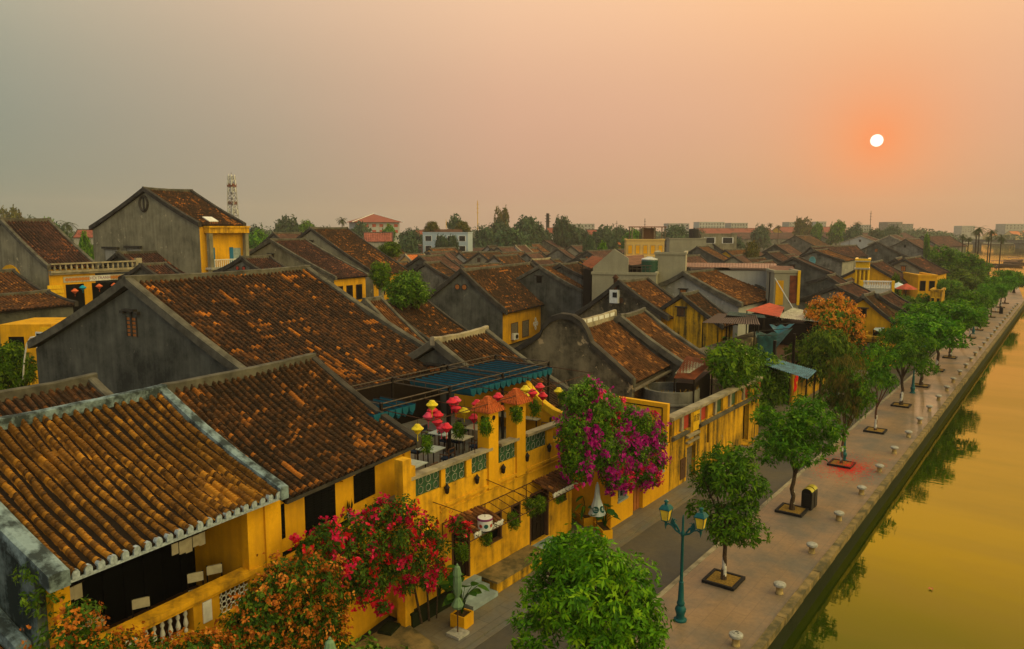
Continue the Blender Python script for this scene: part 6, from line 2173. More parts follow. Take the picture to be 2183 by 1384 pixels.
# recess planters
for i, (px, sz, lb) in enumerate((((1285, 1138), (.5, 1.25, .42), 'low yellow box planter in front, beside the pale blue parasol'), ((1243, 1112), (.5, 1.2, .42), 'low yellow box planter behind, against the recess wall'))):
    q = on_z(*px, .0)
    box_planter((q[0], q[1], -.016), sz, lb, group='yellow box planters in the recess', rz=.9 if i == 0 else 1.0)
    big_leaf_plant((q[0] + .05, q[1] + .1, .3), ['round leaved plant in the front recess planter', 'dark strappy plant in the rear recess planter'][i], 83 + i, 16, 1.1, .75, blade=(.42, .36) if i == 0 else (.8, .16), m='leaf_big' if i == 0 else 'leaf_deep')
q = on_z(1222, 1098, 0)
big_leaf_plant((q[0], q[1], .0), 'tall banana like plant in the corner of the recess', 86, 7, 2.3, .35, m='leaf_deep', blade=(1.0, .26))
q = on_z(1205, 1125, 0)
t = empty('potted_plant', (q[0], q[1], -.016), 0, 'dark potted fern on the ground at the recess corner by the second doorway', 'plant')
MB().lathe([(.14, 0), (.2, .28), (.22, .28), (.22, .32), (.17, .32)], n=14).build('pot', 'stone', t, smooth=True)
link('foliage', crown_mesh('foliage', [(0, 0, .6, .4, .4, .35)], 110, 6, .3, .05, 'leaf_deep', 93, .2), t)
q = on_z(770, 1500, .0)
q = at_depth(775, 1395, 18.2)
t = empty('lime_shrub', (q[0], q[1], -.16), 0, 'lime green shrub top at the bottom edge, below the orange bougainvillea', 'shrub')
link('foliage', crown_mesh('foliage', [(0, 0, float(q[2]) - .05, .55, .55, .4), (.4, .5, float(q[2]) - .15, .4, .4, .3), (0, .2, .9, .7, .7, .8)], 70, 7, .22, .1, 'leaf_lime', 94, .4), t)
MB().tube([(0, 0, 0), (.05, 0, .6), (0, .1, 1.2)], [.05, .04, .03], 6).build('stem', 'bark', t)
t = empty('snake_plant', wloc(h2, fx2 + .1, 3.35, 4.56), 0, 'snake plant in a small white pot on the ledge between the black shutters', 'plant')
MB().lathe([(.07, 0), (.10, .2), (.11, .2), (.11, .23), (.08, .23)], n=12).build('pot', 'plastic_white', t, smooth=True)
mb = MB()
for k in range(7):
    a = k * .9
    mb.tube([(.03 * math.cos(a), .03 * math.sin(a), .2), (.08 * math.cos(a), .08 * math.sin(a), .5), (.1 * math.cos(a), .1 * math.sin(a), .62 + .05 * (k % 3))], [.02, .025, .004], 4)
mb.build('leaves', 'leaf_olive', t)
# raised concrete apron at the lower edge
mb = MB()
mb.prism_z([(-19.2, 8), (-16.75, 8), (-16.75, 18.3), (-19.2, 18.9)], -.5, .14)
tag(mb.build('terrace_apron', 'quay_coping'), kind='structure')

# ------------------------------------------------------------------ details on the middle houses
def put_on(h, mb_fn, name, m, parent=None):
    mb = MB(); mb_fn(mb)
    return mb.build(name, m, parent or h['root'])


# arcade house with the lanterns
h = HOUSES['lantern']
s0, zt = onto(h, (104, 562), 'front'); s1, zt2 = onto(h, (296, 560), 'front')
_, zc = onto(h, (104, 586), 'front'); _, zs = onto(h, (140, 606), 'front'); _, zb = onto(h, (140, 690), 'front')
L7 = s1 - s0
fx7 = h['fx']
put_on(h, lambda mb: (mb.bx(fx7 + .02, fx7 + .5, s0 - .1, s1 + .2, zc + .15, zc + .38), mb.bx(fx7 + .02, fx7 + .34, s0 - .05, s1 + .1, zc - .05, zc + .148), mb.bx(fx7 + .1, fx7 + .4, s0, s1, zt - .14, zt)), 'parapet', 'coping_pale')
for i in range(16):
    a = s0 + .4 + (L7 - .8) * i / 16
    MB().lathe([(.09, 0), (.13, .2), (.07, .5), (.1, zt - zc - .52)], (fx7 + .25, a, zc + .385), 8).build('baluster', 'coping_pale', h['root'])
put_on(h, lambda mb: mb.bx(fx7 + .08, fx7 + .44, s1 - .6, s1 + .1, zc + .385, zt + .25), 'parapet_pier', 'coping_pale')
sa, za = onto(h, (135, 602), 'front'); sb, zb1 = onto(h, (279, 595), 'front')
zband = (zs + .15, zs + .75)
put_on(h, lambda mb: mb.bx(fx7 + .01, fx7 + .06, sa, sb, *zband), 'sign_band', 'table_cream')
for i in range(21):
    if 9 <= i <= 12: continue
    a = sa + .35 + (sb - sa - .7) * i / 20
    put_on(h, lambda mb: mb.tube([(fx7 + .06, a, sum(zband) / 2), (fx7 + .085, a, sum(zband) / 2)], .19, 12), 'roundel', 'orange_paint')
a = sa + .35 + (sb - sa - .7) * 10.5 / 20
o = put_on(h, lambda mb: mb.bx(fx7 + .06, fx7 + .09, a - 1.15, a + 1.15, zband[0] + .02, zband[1] - .02), 'sign_plate', 'silk_pink')
o.data.materials[0] = mat('plastic_white')
me = text_mesh('HỘI TRANH', .42)
me.materials.append(mat('purple_paint'))
tx = link('lettering', me, o, (fx7 + .095, a, sum(zband) / 2)); tx.rotation_euler = (math.pi / 2, 0, math.pi / 2)
w7 = onto(h, (300, 690), 'front')[0]
sp0, _ = onto(h, (100, 640), 'front'); sp1, _ = onto(h, (139, 640), 'front')
put_on(h, lambda mb: [mb.bx(fx7 + .01, fx7 + .12 + .04 * (k % 2), sp0 + .1, sp1 - .15, zb + (zs - zb) * k / 9 + .03, zb + (zs - zb) * (k + 1) / 9 - .03) for k in range(9)], 'pilaster', 'ochre_bright')
for a0, a1 in ((142, 181), (198, 262)):
    q0, _ = onto(h, (a0, 640), 'front'); q1, _ = onto(h, (a1, 640), 'front')
    o = put_on(h, lambda mb: (mb.bx(fx7 - .02, fx7 + .02, q0, q1, zb - .6, zs - .05)), 'arch_shade_panel', 'wood_black')  # flat dark panel on the wall; the opening's shade is its colour
    put_on(h, lambda mb: (mb.bx(fx7 + .02, fx7 + .06, q0, q1, zb + .9, zb + 1.0), mb.bx(fx7 + .02, fx7 + .05, q0, q1, zb + .4, zb + .46)), 'railing', 'wood_dark', o)
for px, m_, lb_ in (((153, 620), 'silk_orange', 'orange silk lantern at the left of the arcade house opening'), ((170, 613), 'silk_blue', 'turquoise silk lantern in the arcade house opening'),
                    ((205, 610), 'silk_orange', 'orange silk lantern right of the arcade house middle pillar'), ((237, 608), 'silk_orange', 'rightmost orange silk lantern under the arcade house, near the gable peak')):
    s, z = onto(h, px, 'front')
    p = wloc(h, fx7 + .55, s, z)
    t = silk_lantern(p, m_, lb_, .36, True, .52, cord=.5)
    t['group'] = 'lanterns under the arcade house'
# arched window on its mouldy gable
s, z = onto(h, (26, 612), 'gable'); s2, z2 = onto(h, (26, 560), 'gable'); sw, _ = onto(h, (48, 600), 'gable')
r7 = abs(sw - s)
mb = MB()
for i in range(12):
    a0, a1 = math.pi * i / 12, math.pi * (i + 1) / 12
    for ri, ro in ((r7 * .7, r7 * 1.1),):
        mb.hexa([(s + ri * math.cos(a0), .0, z + ri * math.sin(a0)), (s + ro * math.cos(a0), .0, z + ro * math.sin(a0)), (s + ro * math.cos(a0), .13, z + ro * math.sin(a0)), (s + ri * math.cos(a0), .13, z + ri * math.sin(a0)),
                 (s + ri * math.cos(a1), .0, z + ri * math.sin(a1)), (s + ro * math.cos(a1), .0, z + ro * math.sin(a1)), (s + ro * math.cos(a1), .13, z + ro * math.sin(a1)), (s + ri * math.cos(a1), .13, z + ri * math.sin(a1))])
mb.bx(s + r7 * .7, s + r7 * .95, .02, .13, z - 2.2, z)
o = mb.build('arched_window', 'ochre_paint', h['root'])
mb = MB(); mb.bx(s - r7 * .7, s + r7 * .7, .08, .13, z - 2.2, z - .02)
for k in range(3): mb.bx(s - r7 * .65 + k * r7 * .45, s - r7 * .3 + k * r7 * .45, .05, .08, z - 2.1, z - .2)
mb.build('shutter', 'steps_blue', o)

# tallest house: yellow corner porch
h = HOUSES['tall']
f0 = onto(h, (437, 520), 'front')[0]; f1 = onto(h, (518, 520), 'front')[0]
zt = onto(h, (470, 482), 'front')[1]; zm = onto(h, (470, 497), 'front')[1]; zb = onto(h, (470, 567), 'front')[1]
fx8 = h['fx']
put_on(h, lambda mb: (mb.bx(fx8 - .2, fx8 + 1.1, f0 - .2, f1 + .3, zt - .2, zt), mb.bx(fx8 - .2, fx8 + .95, f0 - .1, f1 + .2, zm, zt - .203)), 'porch_beam', 'wall_terrace')
for a in (f0 - .05, f1 - .35):
    put_on(h, lambda mb: mb.bx(fx8 + .35, fx8 + .85, a, a + .5, 0, zm), 'porch_post', 'wall_mould')
put_on(h, lambda mb: mb.bx(fx8 + .0, fx8 + 1.0, f0 - .1, f1 + .2, zb - .35, zb - .1), 'balcony', 'wall_pale')
put_on(h, lambda mb: [mb.bx(fx8 + .86, fx8 + .92, f0 + .5 + k * .3, f0 + .58 + k * .3, zb - .1, zb + .75) for k in range(int((f1 - f0 - 1) / .3))] + [mb.bx(fx8 + .84, fx8 + .94, f0 + .45, f1 - .35, zb + .75, zb + .83)], 'railing', 'white_paint')
for a in (.14, .62):
    aa = f0 + (f1 - f0) * a
    o = put_on(h, lambda mb: mb.bx(fx8 - .02, fx8 + .05, aa, aa + .55, zb - .1, zb + 2.2), 'shutter', 'blue_paint')
put_on(h, lambda mb: mb.bx(fx8 - .02, fx8 + .04, f0 + (f1 - f0) * .7, f0 + (f1 - f0) * .92, zb + .5, zb + 2.1), 'window', 'steps_blue')
s, z = onto(h, (307, 434), 'gable')
mb = MB()
for i in range(14):
    a0, a1 = 2 * math.pi * i / 14, 2 * math.pi * (i + 1) / 14
    mb.bar((s + .75 * math.cos(a0), .08, z + .9 * math.sin(a0)), (s + .75 * math.cos(a1), .08, z + .9 * math.sin(a1)), .3)
mb.bx(s - .12, s + .12, .04, .13, z - .7, z + .7)
mb.build('round_vent', 'coping_dark', h['root'])
for px0, px1, py0, py1 in ((225, 253, 526, 540), (272, 302, 524, 542)):
    a0, z1 = onto(h, (px0, py0), 'gable'); a1, z0 = onto(h, (px1, py1), 'gable')
    put_on(h, lambda mb: mb.bx(a0, a1, .05, .13, z0 - 1.5, z1 - .3), 'blocked_window', 'wall_pale')
    put_on(h, lambda mb: mb.bx(a0 - .3, a1 + .2, -.25, .13, z1 - .25, z1), 'window_hood', 'coping_dark')
s, z = onto(h, (430, 465), 'front') if False else (0, 0)
mb = MB()
ms = (h['zr'] - h['zC']) / h['xC']
q = on_z(430, 465, 0)
mb.hexa([(h['xC'] * .80, h['L'] * .30, h['zr'] - ms * h['xC'] * .80 + .06), (h['xC'] * .92, h['L'] * .30, h['zr'] - ms * h['xC'] * .92 + .06), (h['xC'] * .92, h['L'] * .5, h['zr'] - ms * h['xC'] * .92 + .06), (h['xC'] * .80, h['L'] * .5, h['zr'] - ms * h['xC'] * .80 + .06)]
        + [(h['xC'] * .80, h['L'] * .30, h['zr'] - ms * h['xC'] * .80 + .16), (h['xC'] * .92, h['L'] * .30, h['zr'] - ms * h['xC'] * .92 + .16), (h['xC'] * .92, h['L'] * .5, h['zr'] - ms * h['xC'] * .92 + .16), (h['xC'] * .80, h['L'] * .5, h['zr'] - ms * h['xC'] * .80 + .16)])
mb.build('skylight', 'white_paint', h['root'])

# bright yellow shuttered house
h = HOUSES['shutter']
def fwin(h, px0, px1, py0, py1, frame, pane, shut=None, name='window', leaf=.48):
    a0, z1 = onto(h, (px0, py0), 'front'); a1, z0 = onto(h, (px1, py1), 'front')
    w = abs(a1 - a0)
    return window(h, 'front', (a0 + a1) / 2, min(z0, z1), w, abs(z1 - z0), frame, pane, shut, name, leaf=leaf)
fwin(h, 1089, 1104, 690, 718, 'wood_brown', 'wood_grey', name='shuttered_window')
fwin(h, 1113, 1127, 685, 716, 'wood_brown', 'wood_grey', name='shuttered_window')
fwin(h, 1183, 1192, 668, 684, 'wood_brown', 'wood_black', 'wood_orange', leaf=.9)
for px, py in ((1141, 690), (1169, 685)):
    s, z = onto(h, (px, py), 'front')
    mb = MB()
    for k in range(3):
        for j in range(3):
            if k != 1 and j != 1: continue
            for a in range(4):
                a0, a1 = a * math.pi / 2, (a + 1) * math.pi / 2
                mb.bar((h['fx'] + .05, s + (k - 1) * .5 + .28 * math.cos(a0), z + (j - 1) * .55 + .3 * math.sin(a0)), (h['fx'] + .05, s + (k - 1) * .5 + .28 * math.cos(a1), z + (j - 1) * .55 + .3 * math.sin(a1)), .1)
    mb.build('ornament', 'white_paint', h['root'])
for hk, px, m_ in (('shutter', (983, 612), 'wood_orange'), ('tan', (1316, 640), 'wood_brown'), ('tri', (514, 572), 'red_paint')):
    h = HOUSES[hk]
    s, z = onto(h, px, 'gable')
    o = put_on(h, lambda mb: [mb.tube([(s + d_, .05, z), (s + d_, .14, z)], .42 if hk != 'tri' else .3, 10) for d_ in (-.5, .5)], 'gable_vent', 'coping_dark')
    put_on(h, lambda mb: [mb.tube([(s + d_, .03, z), (s + d_, .051, z)], .3 if hk != 'tri' else .2, 10) for d_ in (-.5, .5)], 'louvre', m_, o)
h = HOUSES['shutter']
s, z = onto(h, (1093, 719), 'front')
p = wloc(h, h['fx'] + .3, s, z - .3)
def aircon(loc, rz, label):
    t = empty('air_conditioner', loc, rz, label, 'air conditioner')
    MB().box((0, 0, .4), (.45, 1.0, .75)).build('case', 'plastic_white', t)
    MB().tube([(.226, .15, .4), (.25, .15, .4)], .28, 16).build('fan', 'rubber', t)
    MB().box((-.3, 0, .02), (.9, .9, .04)).build('bracket', 'iron_dark', t)
aircon(p, 0, 'white air conditioner under the brown shutters of the bright yellow house')
h = HOUSES['red_shut']
for px in (1227, 1245):
    s, z = onto(h, (px, 520), 'gable')
    o = put_on(h, lambda mb: mb.bx(s - 1.2, s + 1.2, .02, .13, z - 1.3, z + 1.3), 'window', 'wood_brown')
    put_on(h, lambda mb: [mb.bx(s + a0, s + a0 + 1.0, -.01, .02, z - 1.15, z + 1.15) for a0 in (-1.1, .1)], 'shutter', 'red_paint', o)
h = HOUSES['G3']
s, z = onto(h, (1735, 556), 'gable')
t = empty('satellite_dish', wloc(h, s, -.3, z), -.5, 'pale blue satellite dish on the grey gable with the orange-red slope', 'satellite dish')
MB().lathe([(.05, 0), (.6, .08), (.9, .25), (.88, .28), (.55, .12), (.05, .05)], n=18).build('dish', 'sheet_turquoise', t).rotation_euler = (math.pi / 2, 0, 0)
MB().bar((0, 0, 0), (0, -.8, .1), .05).build('feed_arm', 'iron', t)
MB().bar((0, .05, 0), (0, .45, -.3), .08).build('bracket', 'iron', t)
o = fwin(h, 1807, 1815, 592, 607, 'turquoise_paint', 'blue_paint', 'turquoise_paint', leaf=.6)

# vents, hoods and downpipes on the plain gables
for i, hk in enumerate(('duct_roof', 'mid_b', 'mid_a', 'pale', 'twin_l', 'yellow_edge', 'gab_932', 'gab_1009', 'arch_gable', 'gab_1486', 'G1', 'G4', 'G5', 'G6', 'white_gab', 'gab_1251', 'bush_l', 'ornate_r', 'G8', 'G10', 'tan_ext', 'rear')):
    h = HOUSES.get(hk)
    if not h: continue
    s_ = .14
    z_ = h['zr'] - (1.7 if h['xC'] < 7 else 2.3)
    o = put_on(h, lambda mb: (mb.bx(-.42, .42, .06, .139, z_ - .5, z_ + .45), mb.bx(-.62, .62, -.14, .139, z_ + .455, z_ + .56)), 'gable_vent', 'coping_dark')
    put_on(h, lambda mb: [mb.bx(-.34 + k * .36, -.04 + k * .36, .035, .06, z_ - .42, z_ + .38) for k in range(2)], 'louvre', ['wood_orange', 'wood_black', 'wood_brown'][i % 3], o)
    if i % 2 == 0:
        xx = h['bx'] * .55
        put_on(h, lambda mb: (mb.bx(xx - .06, xx + .06, .03, .139, .2, h['zD'] + (h['zr'] - h['zD']) * .38), mb.bx(xx - .7, xx + .75, .05, .139, h['zD'] - .9, h['zD'] - .8)), 'downpipe', 'iron' if i % 4 else 'coping_pale')
# ornate house: humped gable wall and bamboo screened front
h = HOUSES['ornate']
mb = MB()
prof = []
ms = (h['zr'] - h['zC']) / h['xC']
md = (h['zr'] - h['zD']) / -h['xD']
hump = [(-4.4, h['zr'] - md * 4.4 + .3), (-3.0, h['zr'] - md * 3.0 + .5), (-2.0, h['zr'] - .3), (-1.75, h['zr'] + .25), (-1.2, h['zr'] + .75), (-.5, h['zr'] + 1.02), (.3, h['zr'] + .95), (.9, h['zr'] + .55), (1.3, h['zr'] + .02), (1.6, h['zr'] - ms * 1.6 + .42), (3.0, h['zr'] - ms * 3.0 + .3), (4.35, h['zC'] + .22)]
poly = [(-4.4, 0)] + hump + [(4.35, 0)]
mb.prism_y(poly, -.25, .10)
mb.build('humped_gable', 'wall_ornate', h['root'])
mb = MB(); coping_along(mb, [(x, -.08, z + .02) for x, z in hump], .62, .16, 0, .03, 3)
mb.build('gable_coping', 'coping_dark', h['root'])
mb = MB()
L5 = h['L']
for i in range(7): mb.bx(-.16, .16, .4 + i * (L5 - .5) / 7, .4 + i * (L5 - .5) / 7 + (L5 - .5) / 9, h['zr'] + .27, h['zr'] + .52)
mb.build('ridge_panels', 'white_paint', h['root'])
fx5 = h['fx']
for a0, a1, m_ in ((.3, 2.6, 'wood_brown'), (5.2, L5 - .2, 'wood_brown')):
    mb = MB()
    q = 2.2
    while q < h['zC'] - .6:
        mb.bx(fx5 + .005, fx5 + .05, a0, min(a1, L5 - .2), q, q + .09); q += .11
    mb.build('bamboo_blind', m_, h['root'])
put_on(h, lambda mb: mb.bx(fx5 - .02, fx5 + .012, 2.65, 5.15, 2.2, h['zC'] - .6), 'opening', 'wood_black')
put_on(h, lambda mb: (mb.bx(fx5 + .012, fx5 + .1, 2.65, 5.15, 2.6, 2.68), mb.bx(fx5 + .012, fx5 + .07, 2.65, 5.15, 2.2, 2.26), mb.bx(fx5 + .3, fx5 + .5, -.2, L5 + .2, h['zC'] - .42, h['zC'] - .3)), 'rail', 'wood_grey')
# yellow recess of the brown stained gable house
h = HOUSES['tan']
put_on(h, lambda mb: (mb.bx(h['fx'] + .0, h['fx'] + .05, 1.5, 3.2, .2, 4.0)), 'door', 'wood_brown')
put_on(h, lambda mb: (mb.bx(h['fx'] + .005, h['fx'] + .06, 4.0, 5.0, 1.4, 3.4)), 'window', 'wood_black')
for hk, n_ in (('mid_a', 3), ('mid_b', 2), ('gable_big', 0), ('G10', 2), ('G8', 2), ('tan_ext', 1)):
    h = HOUSES[hk]
    for i in range(n_):
        s = h['L'] * (i + .6) / (n_ + .4)
        window(h, 'front', s, h['zC'] - 3.2, 1.3, 2.1, 'wood_brown', 'wood_black')

# sheet metal flue
P0 = on_z(962, 770, 7.0)
t = empty('flue_duct', (P0[0], P0[1], 5.4), .6, 'curved sheet metal flue rising beside the blue awning', 'flue')
mb = MB()
pts = [(0, 0, 0), (0, 0, 1.1), (-.02, .0, 1.7), (-.15, 0, 2.05), (-.38, 0, 2.3), (-.62, 0, 2.36), (-.78, 0, 2.3)]
mb.tube(pts, .30, 16)
mb.build('duct', 'metal_grey', t, smooth=True)
MB().tube([(-.78, 0, 2.3), (-.80, 0, 2.29)], .33, 16).build('rim', 'rust_sheet', t)

# ------------------------------------------------------------------ mid ground buildings that are not gables
def facing(px, py, d):
    q = at_depth(px, py, d)
    return float(q[0]), float(q[1]), float(q[2])


def slab_house(name, label, x0, x1, ytop, d, depth, wallm, cat='building', turn=0., group=None, floors=0, wins=0, winm='glass_dark', roof=None, roof_px=0, base=0.0, parapet=True, ribbon=False, winframe='white_paint'):
    """flat roofed block whose front faces the camera side; x0..x1, ytop surveyed at depth d"""
    a, b_ = facing(x0, ytop, d), facing(x1, ytop, d)
    w = math.hypot(b_[0] - a[0], b_[1] - a[1])
    top = a[2] - base
    t = empty(name, ((a[0] + b_[0]) / 2, (a[1] + b_[1]) / 2, base), YAW + turn, label, cat, group)
    mb = MB(); mb.bx(-w / 2, w / 2, 0, depth, 0, top)
    mb.build('wall', wallm, t)
    if parapet:
        mb = MB()
        mb.bx(-w / 2 - .12, w / 2 + .12, -.12, .25, top + .004, top + .3); mb.bx(-w / 2 - .12, -w / 2 + .25, .25, depth, top + .004, top + .3); mb.bx(w / 2 - .25, w / 2 + .12, .25, depth, top + .004, top + .3)
        mb.build('parapet', wallm, t)
    if roof:
        mb = MB()
        e = .6
        mb.add([(-w / 2 - e, -e, top), (w / 2 + e, -e, top), (w / 2 + e, depth + e, top), (-w / 2 - e, depth + e, top), (-w * .22, depth / 2, top + roof_px), (w * .22, depth / 2, top + roof_px)],
               [(0, 1, 5, 4), (1, 2, 5), (2, 3, 4, 5), (3, 0, 4), (3, 2, 1, 0)])
        me = mb.mesh('roof', roof)
        link('roof', me, t)
    for f in range(floors):
        fh = min(3.3, (top - 1) / max(1, floors))
        z0 = top - (f + 1) * fh + .7
        for k in range(wins):
            c = -w / 2 + w * (k + .5) / wins
            ww = w / wins * (.32 if not ribbon else .42)
            mb = MB(); mb.bx(c - ww, c + ww, -.05, .0, z0 - .1, z0 + fh * .5 + .1)
            o = mb.build('window', winframe, t)
            mb = MB(); mb.bx(c - ww * .82, c + ww * .82, -.07, -.05, z0, z0 + fh * .5)
            mb.build('pane', winm, o)
    return t


S = slab_house
# concrete block, tank and sheet roofs (right of the twin russet roofs)
t = S('concrete_block', 'bare concrete stair block beside the dark water tank', 1397, 1461, 543, 92, 7, 'wall_concrete', turn=-.25)
a = facing(1335, 590, 90)
t2 = S('concrete_wall', 'lower concrete wall stepping down left from the stair block', 1262, 1398, 586, 90, 4, 'wall_concrete', cat='wall', turn=-.25)
mb = MB()
mb.add([(-8.1, .1, 10.2 - 1.2), (-3.9, .1, 9.0), (-3.9, .1, 11.0), (-5.6, .1, 12.1), (-8.1, .1, 9.9), (-8.1, .5, 9.0), (-3.9, .5, 9.0), (-3.9, .5, 11.0), (-5.6, .5, 12.1), (-8.1, .5, 9.9)],
       [(0, 1, 2, 3, 4), (9, 8, 7, 6, 5), (0, 5, 6, 1), (1, 6, 7, 2), (2, 7, 8, 3), (3, 8, 9, 4), (4, 9, 5, 0)])
zt_ = facing(1335, 586, 90)[2]
for v in range(len(mb.v)): mb.v[v] = (mb.v[v][0] + 4.4, mb.v[v][1], mb.v[v][2] - 9.0 + zt_ - .05)
mb.build('gable_upstand', 'wall_concrete', t2)
mb = MB()
for k in range(9): mb.bar((-1.0 + k * .5, .2, zt_ + .3), (-1.0 + k * .5, .2, zt_ + 1.1), .06)
mb.bar((-1.1, .2, zt_ + 1.1), (3.2, .2, zt_ + 1.1), .08); mb.bar((-1.1, .2, zt_ + .7), (3.2, .2, zt_ + .7), .06)
mb.build('railing', 'iron', t2)
q = facing(1385, 568, 93)
t = empty('water_tank', (q[0], q[1], q[2] - 1.1), 0, 'dark green ribbed water tank with a pale lid, left of the concrete block', 'water tank')
MB().lathe([(.95, 0), (1.05, .1), (1.0, .3), (1.05, .5), (1.0, .7), (1.05, .9), (1.0, 1.1), (1.05, 1.3), (1.0, 1.5), (1.05, 1.7), (.95, 1.9)], n=20).build('tank', 'plastic_green', t, smooth=True)
MB().lathe([(1.02, 1.9), (1.0, 2.05), (.4, 2.2), (.38, 2.28), (.05, 2.3)], n=20).build('lid', 'plastic_white', t, smooth=True)
mb = MB()
for k in range(4): mb.bar((.7 * (1 if k % 2 else -1), .7 * (1 if k < 2 else -1), 0), (.7 * (1 if k % 2 else -1), .7 * (1 if k < 2 else -1), -q[2] + 1.1), .14)
mb.build('stand', 'iron', t)
q = facing(1312, 612, 82)
t = empty('chimney_pipe', (q[0], q[1], 0), 0, 'thin capped flue pipe on a white box above the brown stained gable', 'chimney')
MB().bx(-.5, .5, -.4, .4, 6.5, q[2] - .3).build('box', 'white_paint', t)
MB().bx(-.1, .42, -.44, -.4, q[2] - 1.1, q[2] - .55).build('vent', 'rubber', t)
MB().lathe([(.22, q[2] - .3), (.22, q[2] + .9), (.35, q[2] + .95), (.3, q[2] + 1.1), (.05, q[2] + 1.35)], n=12).build('pipe', 'iron_rust', t)


def sheet_quad(name, label, pts, m, h_post=True, n_=24, cat='roof shed', amp=.05, wallm='wood_dark', group=None):
    """sheet roof over posts through four surveyed (px, py, depth) corners"""
    w = [np.array(facing(*p)) for p in pts]
    return sheet_shed(label, w, 0, m, name, wallm, group, True, n_, cat)


sheet_quad('sheet_roof_shed', 'brown ribbed sheet roof left of the dark water tank', [(1300, 548, 108), (1345, 565, 96), (1376, 562, 98), (1372, 543, 112)], 'sheet_brown')
sheet_quad('sheet_roof_shed', 'rusty orange sheet roof tipping behind the concrete gable upstand', [(1240, 563, 100), (1260, 572, 94), (1300, 553, 98), (1262, 545, 110)], 'rust_sheet')
sheet_quad('sheet_roof_shed', 'very long flat brown sheet roof spanning right of the concrete block', [(1460, 569, 98), (1655, 572, 98), (1655, 562, 106), (1460, 560, 106)], 'sheet_brown', wallm='wall_white', n_=60)
sheet_quad('sheet_roof_shed', 'small brown sheet roof over the yellow pillared house', [(1640, 580, 92), (1698, 578, 92), (1690, 568, 98), (1640, 566, 98)], 'sheet_brown')
t = S('pillar_house', 'narrow yellow and concrete pillared house with a stay cable', 1652, 1704, 582, 90, 4, 'wall_concrete', turn=-.1)
hh = facing(1652, 582, 90)[2]
mb = MB(); mb.bx(-1.25, -.35, -.06, 0, hh - 3.8, hh - .9); mb.build('ochre_panel', 'wall_ochre', t)
mb = MB(); mb.bx(.35, 1.2, -.06, 0, hh - 3.6, hh - .3); mb.build('rust_panel', 'rust_sheet', t)
mb = MB(); mb.bx(1.2, 1.5, -.25, .0, hh - 3.8, hh + .3); mb.build('pillar', 'ochre_bright', t)
mb = MB(); mb.bar((-1.4, -.1, hh - .6), (.2, -3.4, hh - 4.2), .08); mb.build('stay', 'plastic_white', t)

# shaded cafe with nets and tarpaulins, mid street
CAFE = 'shade roofs of the netted cafe'
sheet_quad('net_canopy', 'dark olive flat net canopy over the shaded cafe', [(1495, 688, 66), (1620, 692, 62), (1612, 672, 70), (1530, 668, 74)], 'wood_dark', cat='canopy', group=CAFE, wallm=None)
sheet_quad('net_canopy', 'thin teal sheet canopy behind the olive net', [(1548, 672, 70), (1632, 678, 68), (1630, 672, 72), (1555, 664, 75)], 'net_teal', cat='canopy', group=CAFE, wallm=None)
sheet_quad('net_canopy', 'lower blue sheet awning above the red flag', [(1612, 772, 56), (1722, 808, 52), (1741, 790, 55), (1645, 762, 60)], 'sheet_blue', cat='canopy', group=CAFE, wallm=None)
sheet_quad('red_sheet_roof', 'faded red sheet roof left of the orange flowering tree', [(1590, 662, 76), (1662, 676, 71), (1672, 655, 76), (1640, 646, 84)], 'sheet_red', cat='roof shed')
sheet_quad('red_sheet_roof', 'patchy cream and rust sheet roof cluttered with pipes behind the orange flowering tree', [(1650, 676, 72), (1745, 686, 70), (1745, 668, 76), (1690, 656, 80)], 'sheet_pale', cat='roof shed')
# drooping tarpaulins as real cloth sheets
def tarp(label, pts, sag, m, name='tarpaulin'):
    w = [np.array(facing(*p)) for p in pts]
    c = sum(w) / 4
    t = empty(name, (c[0], c[1], c[2] - 1.2), 0, label, 'tarpaulin', None)
    N = 14
    V, Q = [], []
    for i in range(N + 1):
        for j in range(N + 1):
            a, b_ = i / N, j / N
            p = (w[0] * (1 - a) + w[1] * a) * (1 - b_) + (w[3] * (1 - a) + w[2] * a) * b_
            z = -sag * 4 * a * (1 - a) * (.3 + .7 * b_) + .12 * math.sin(a * 17 + b_ * 5) * a * (1 - a) * 4
            V.append((p[0] - c[0], p[1] - c[1], p[2] - c[2] + 1.2 + z))
    for i in range(N):
        for j in range(N):
            k = i * (N + 1) + j
            Q.append((k, k + N + 1, k + N + 2, k + 1))
    o = link('cloth', np_mesh('cloth', V, Q, m, np.zeros((len(V), 2)), smooth=True), t)
    o.modifiers.new('thick', 'SOLIDIFY').thickness = .02
    mb = MB(); mb.bar(tuple(np.array(w[0]) - c + np.array([0, 0, 1.2])), tuple(np.array(w[1]) - c + np.array([0, 0, 1.2])), .05)
    mb.build('rail', 'iron_dark', t)
    return t


tarp('upper teal tarpaulin swagging under the cream rust sheet roof', [(1640, 692, 66), (1694, 690, 67), (1680, 702, 64), (1648, 702, 64)], .5, 'canvas_teal')
tarp('larger teal tarpaulin drooping below the upper one', [(1612, 706, 63), (1690, 700, 63), (1668, 726, 60), (1610, 716, 60)], 1.0, 'net_teal')
tarp('dark teal net hanging like a wall beside the leafy creeper', [(1614, 715, 60), (1655, 716, 60), (1655, 768, 60), (1614, 770, 60)], .1, 'net_teal')
q = on_x(1680, 800, -17.6)
t = empty('shaded_cafe', (-19.2, 62, 0), 0, 'deep shaded cafe front between the leafy creeper and the mango tree', 'cafe')
mb = MB(); mb.bx(-6, -4.5, -10, 12, 0, 4.4); mb.bx(-4.5, 1.6, 11.7, 12, 0, 5.5); mb.bx(-6, 1.2, -9.6, -9.3, 0, 3.6)
mb.build('wall', 'wall_ornate', t)
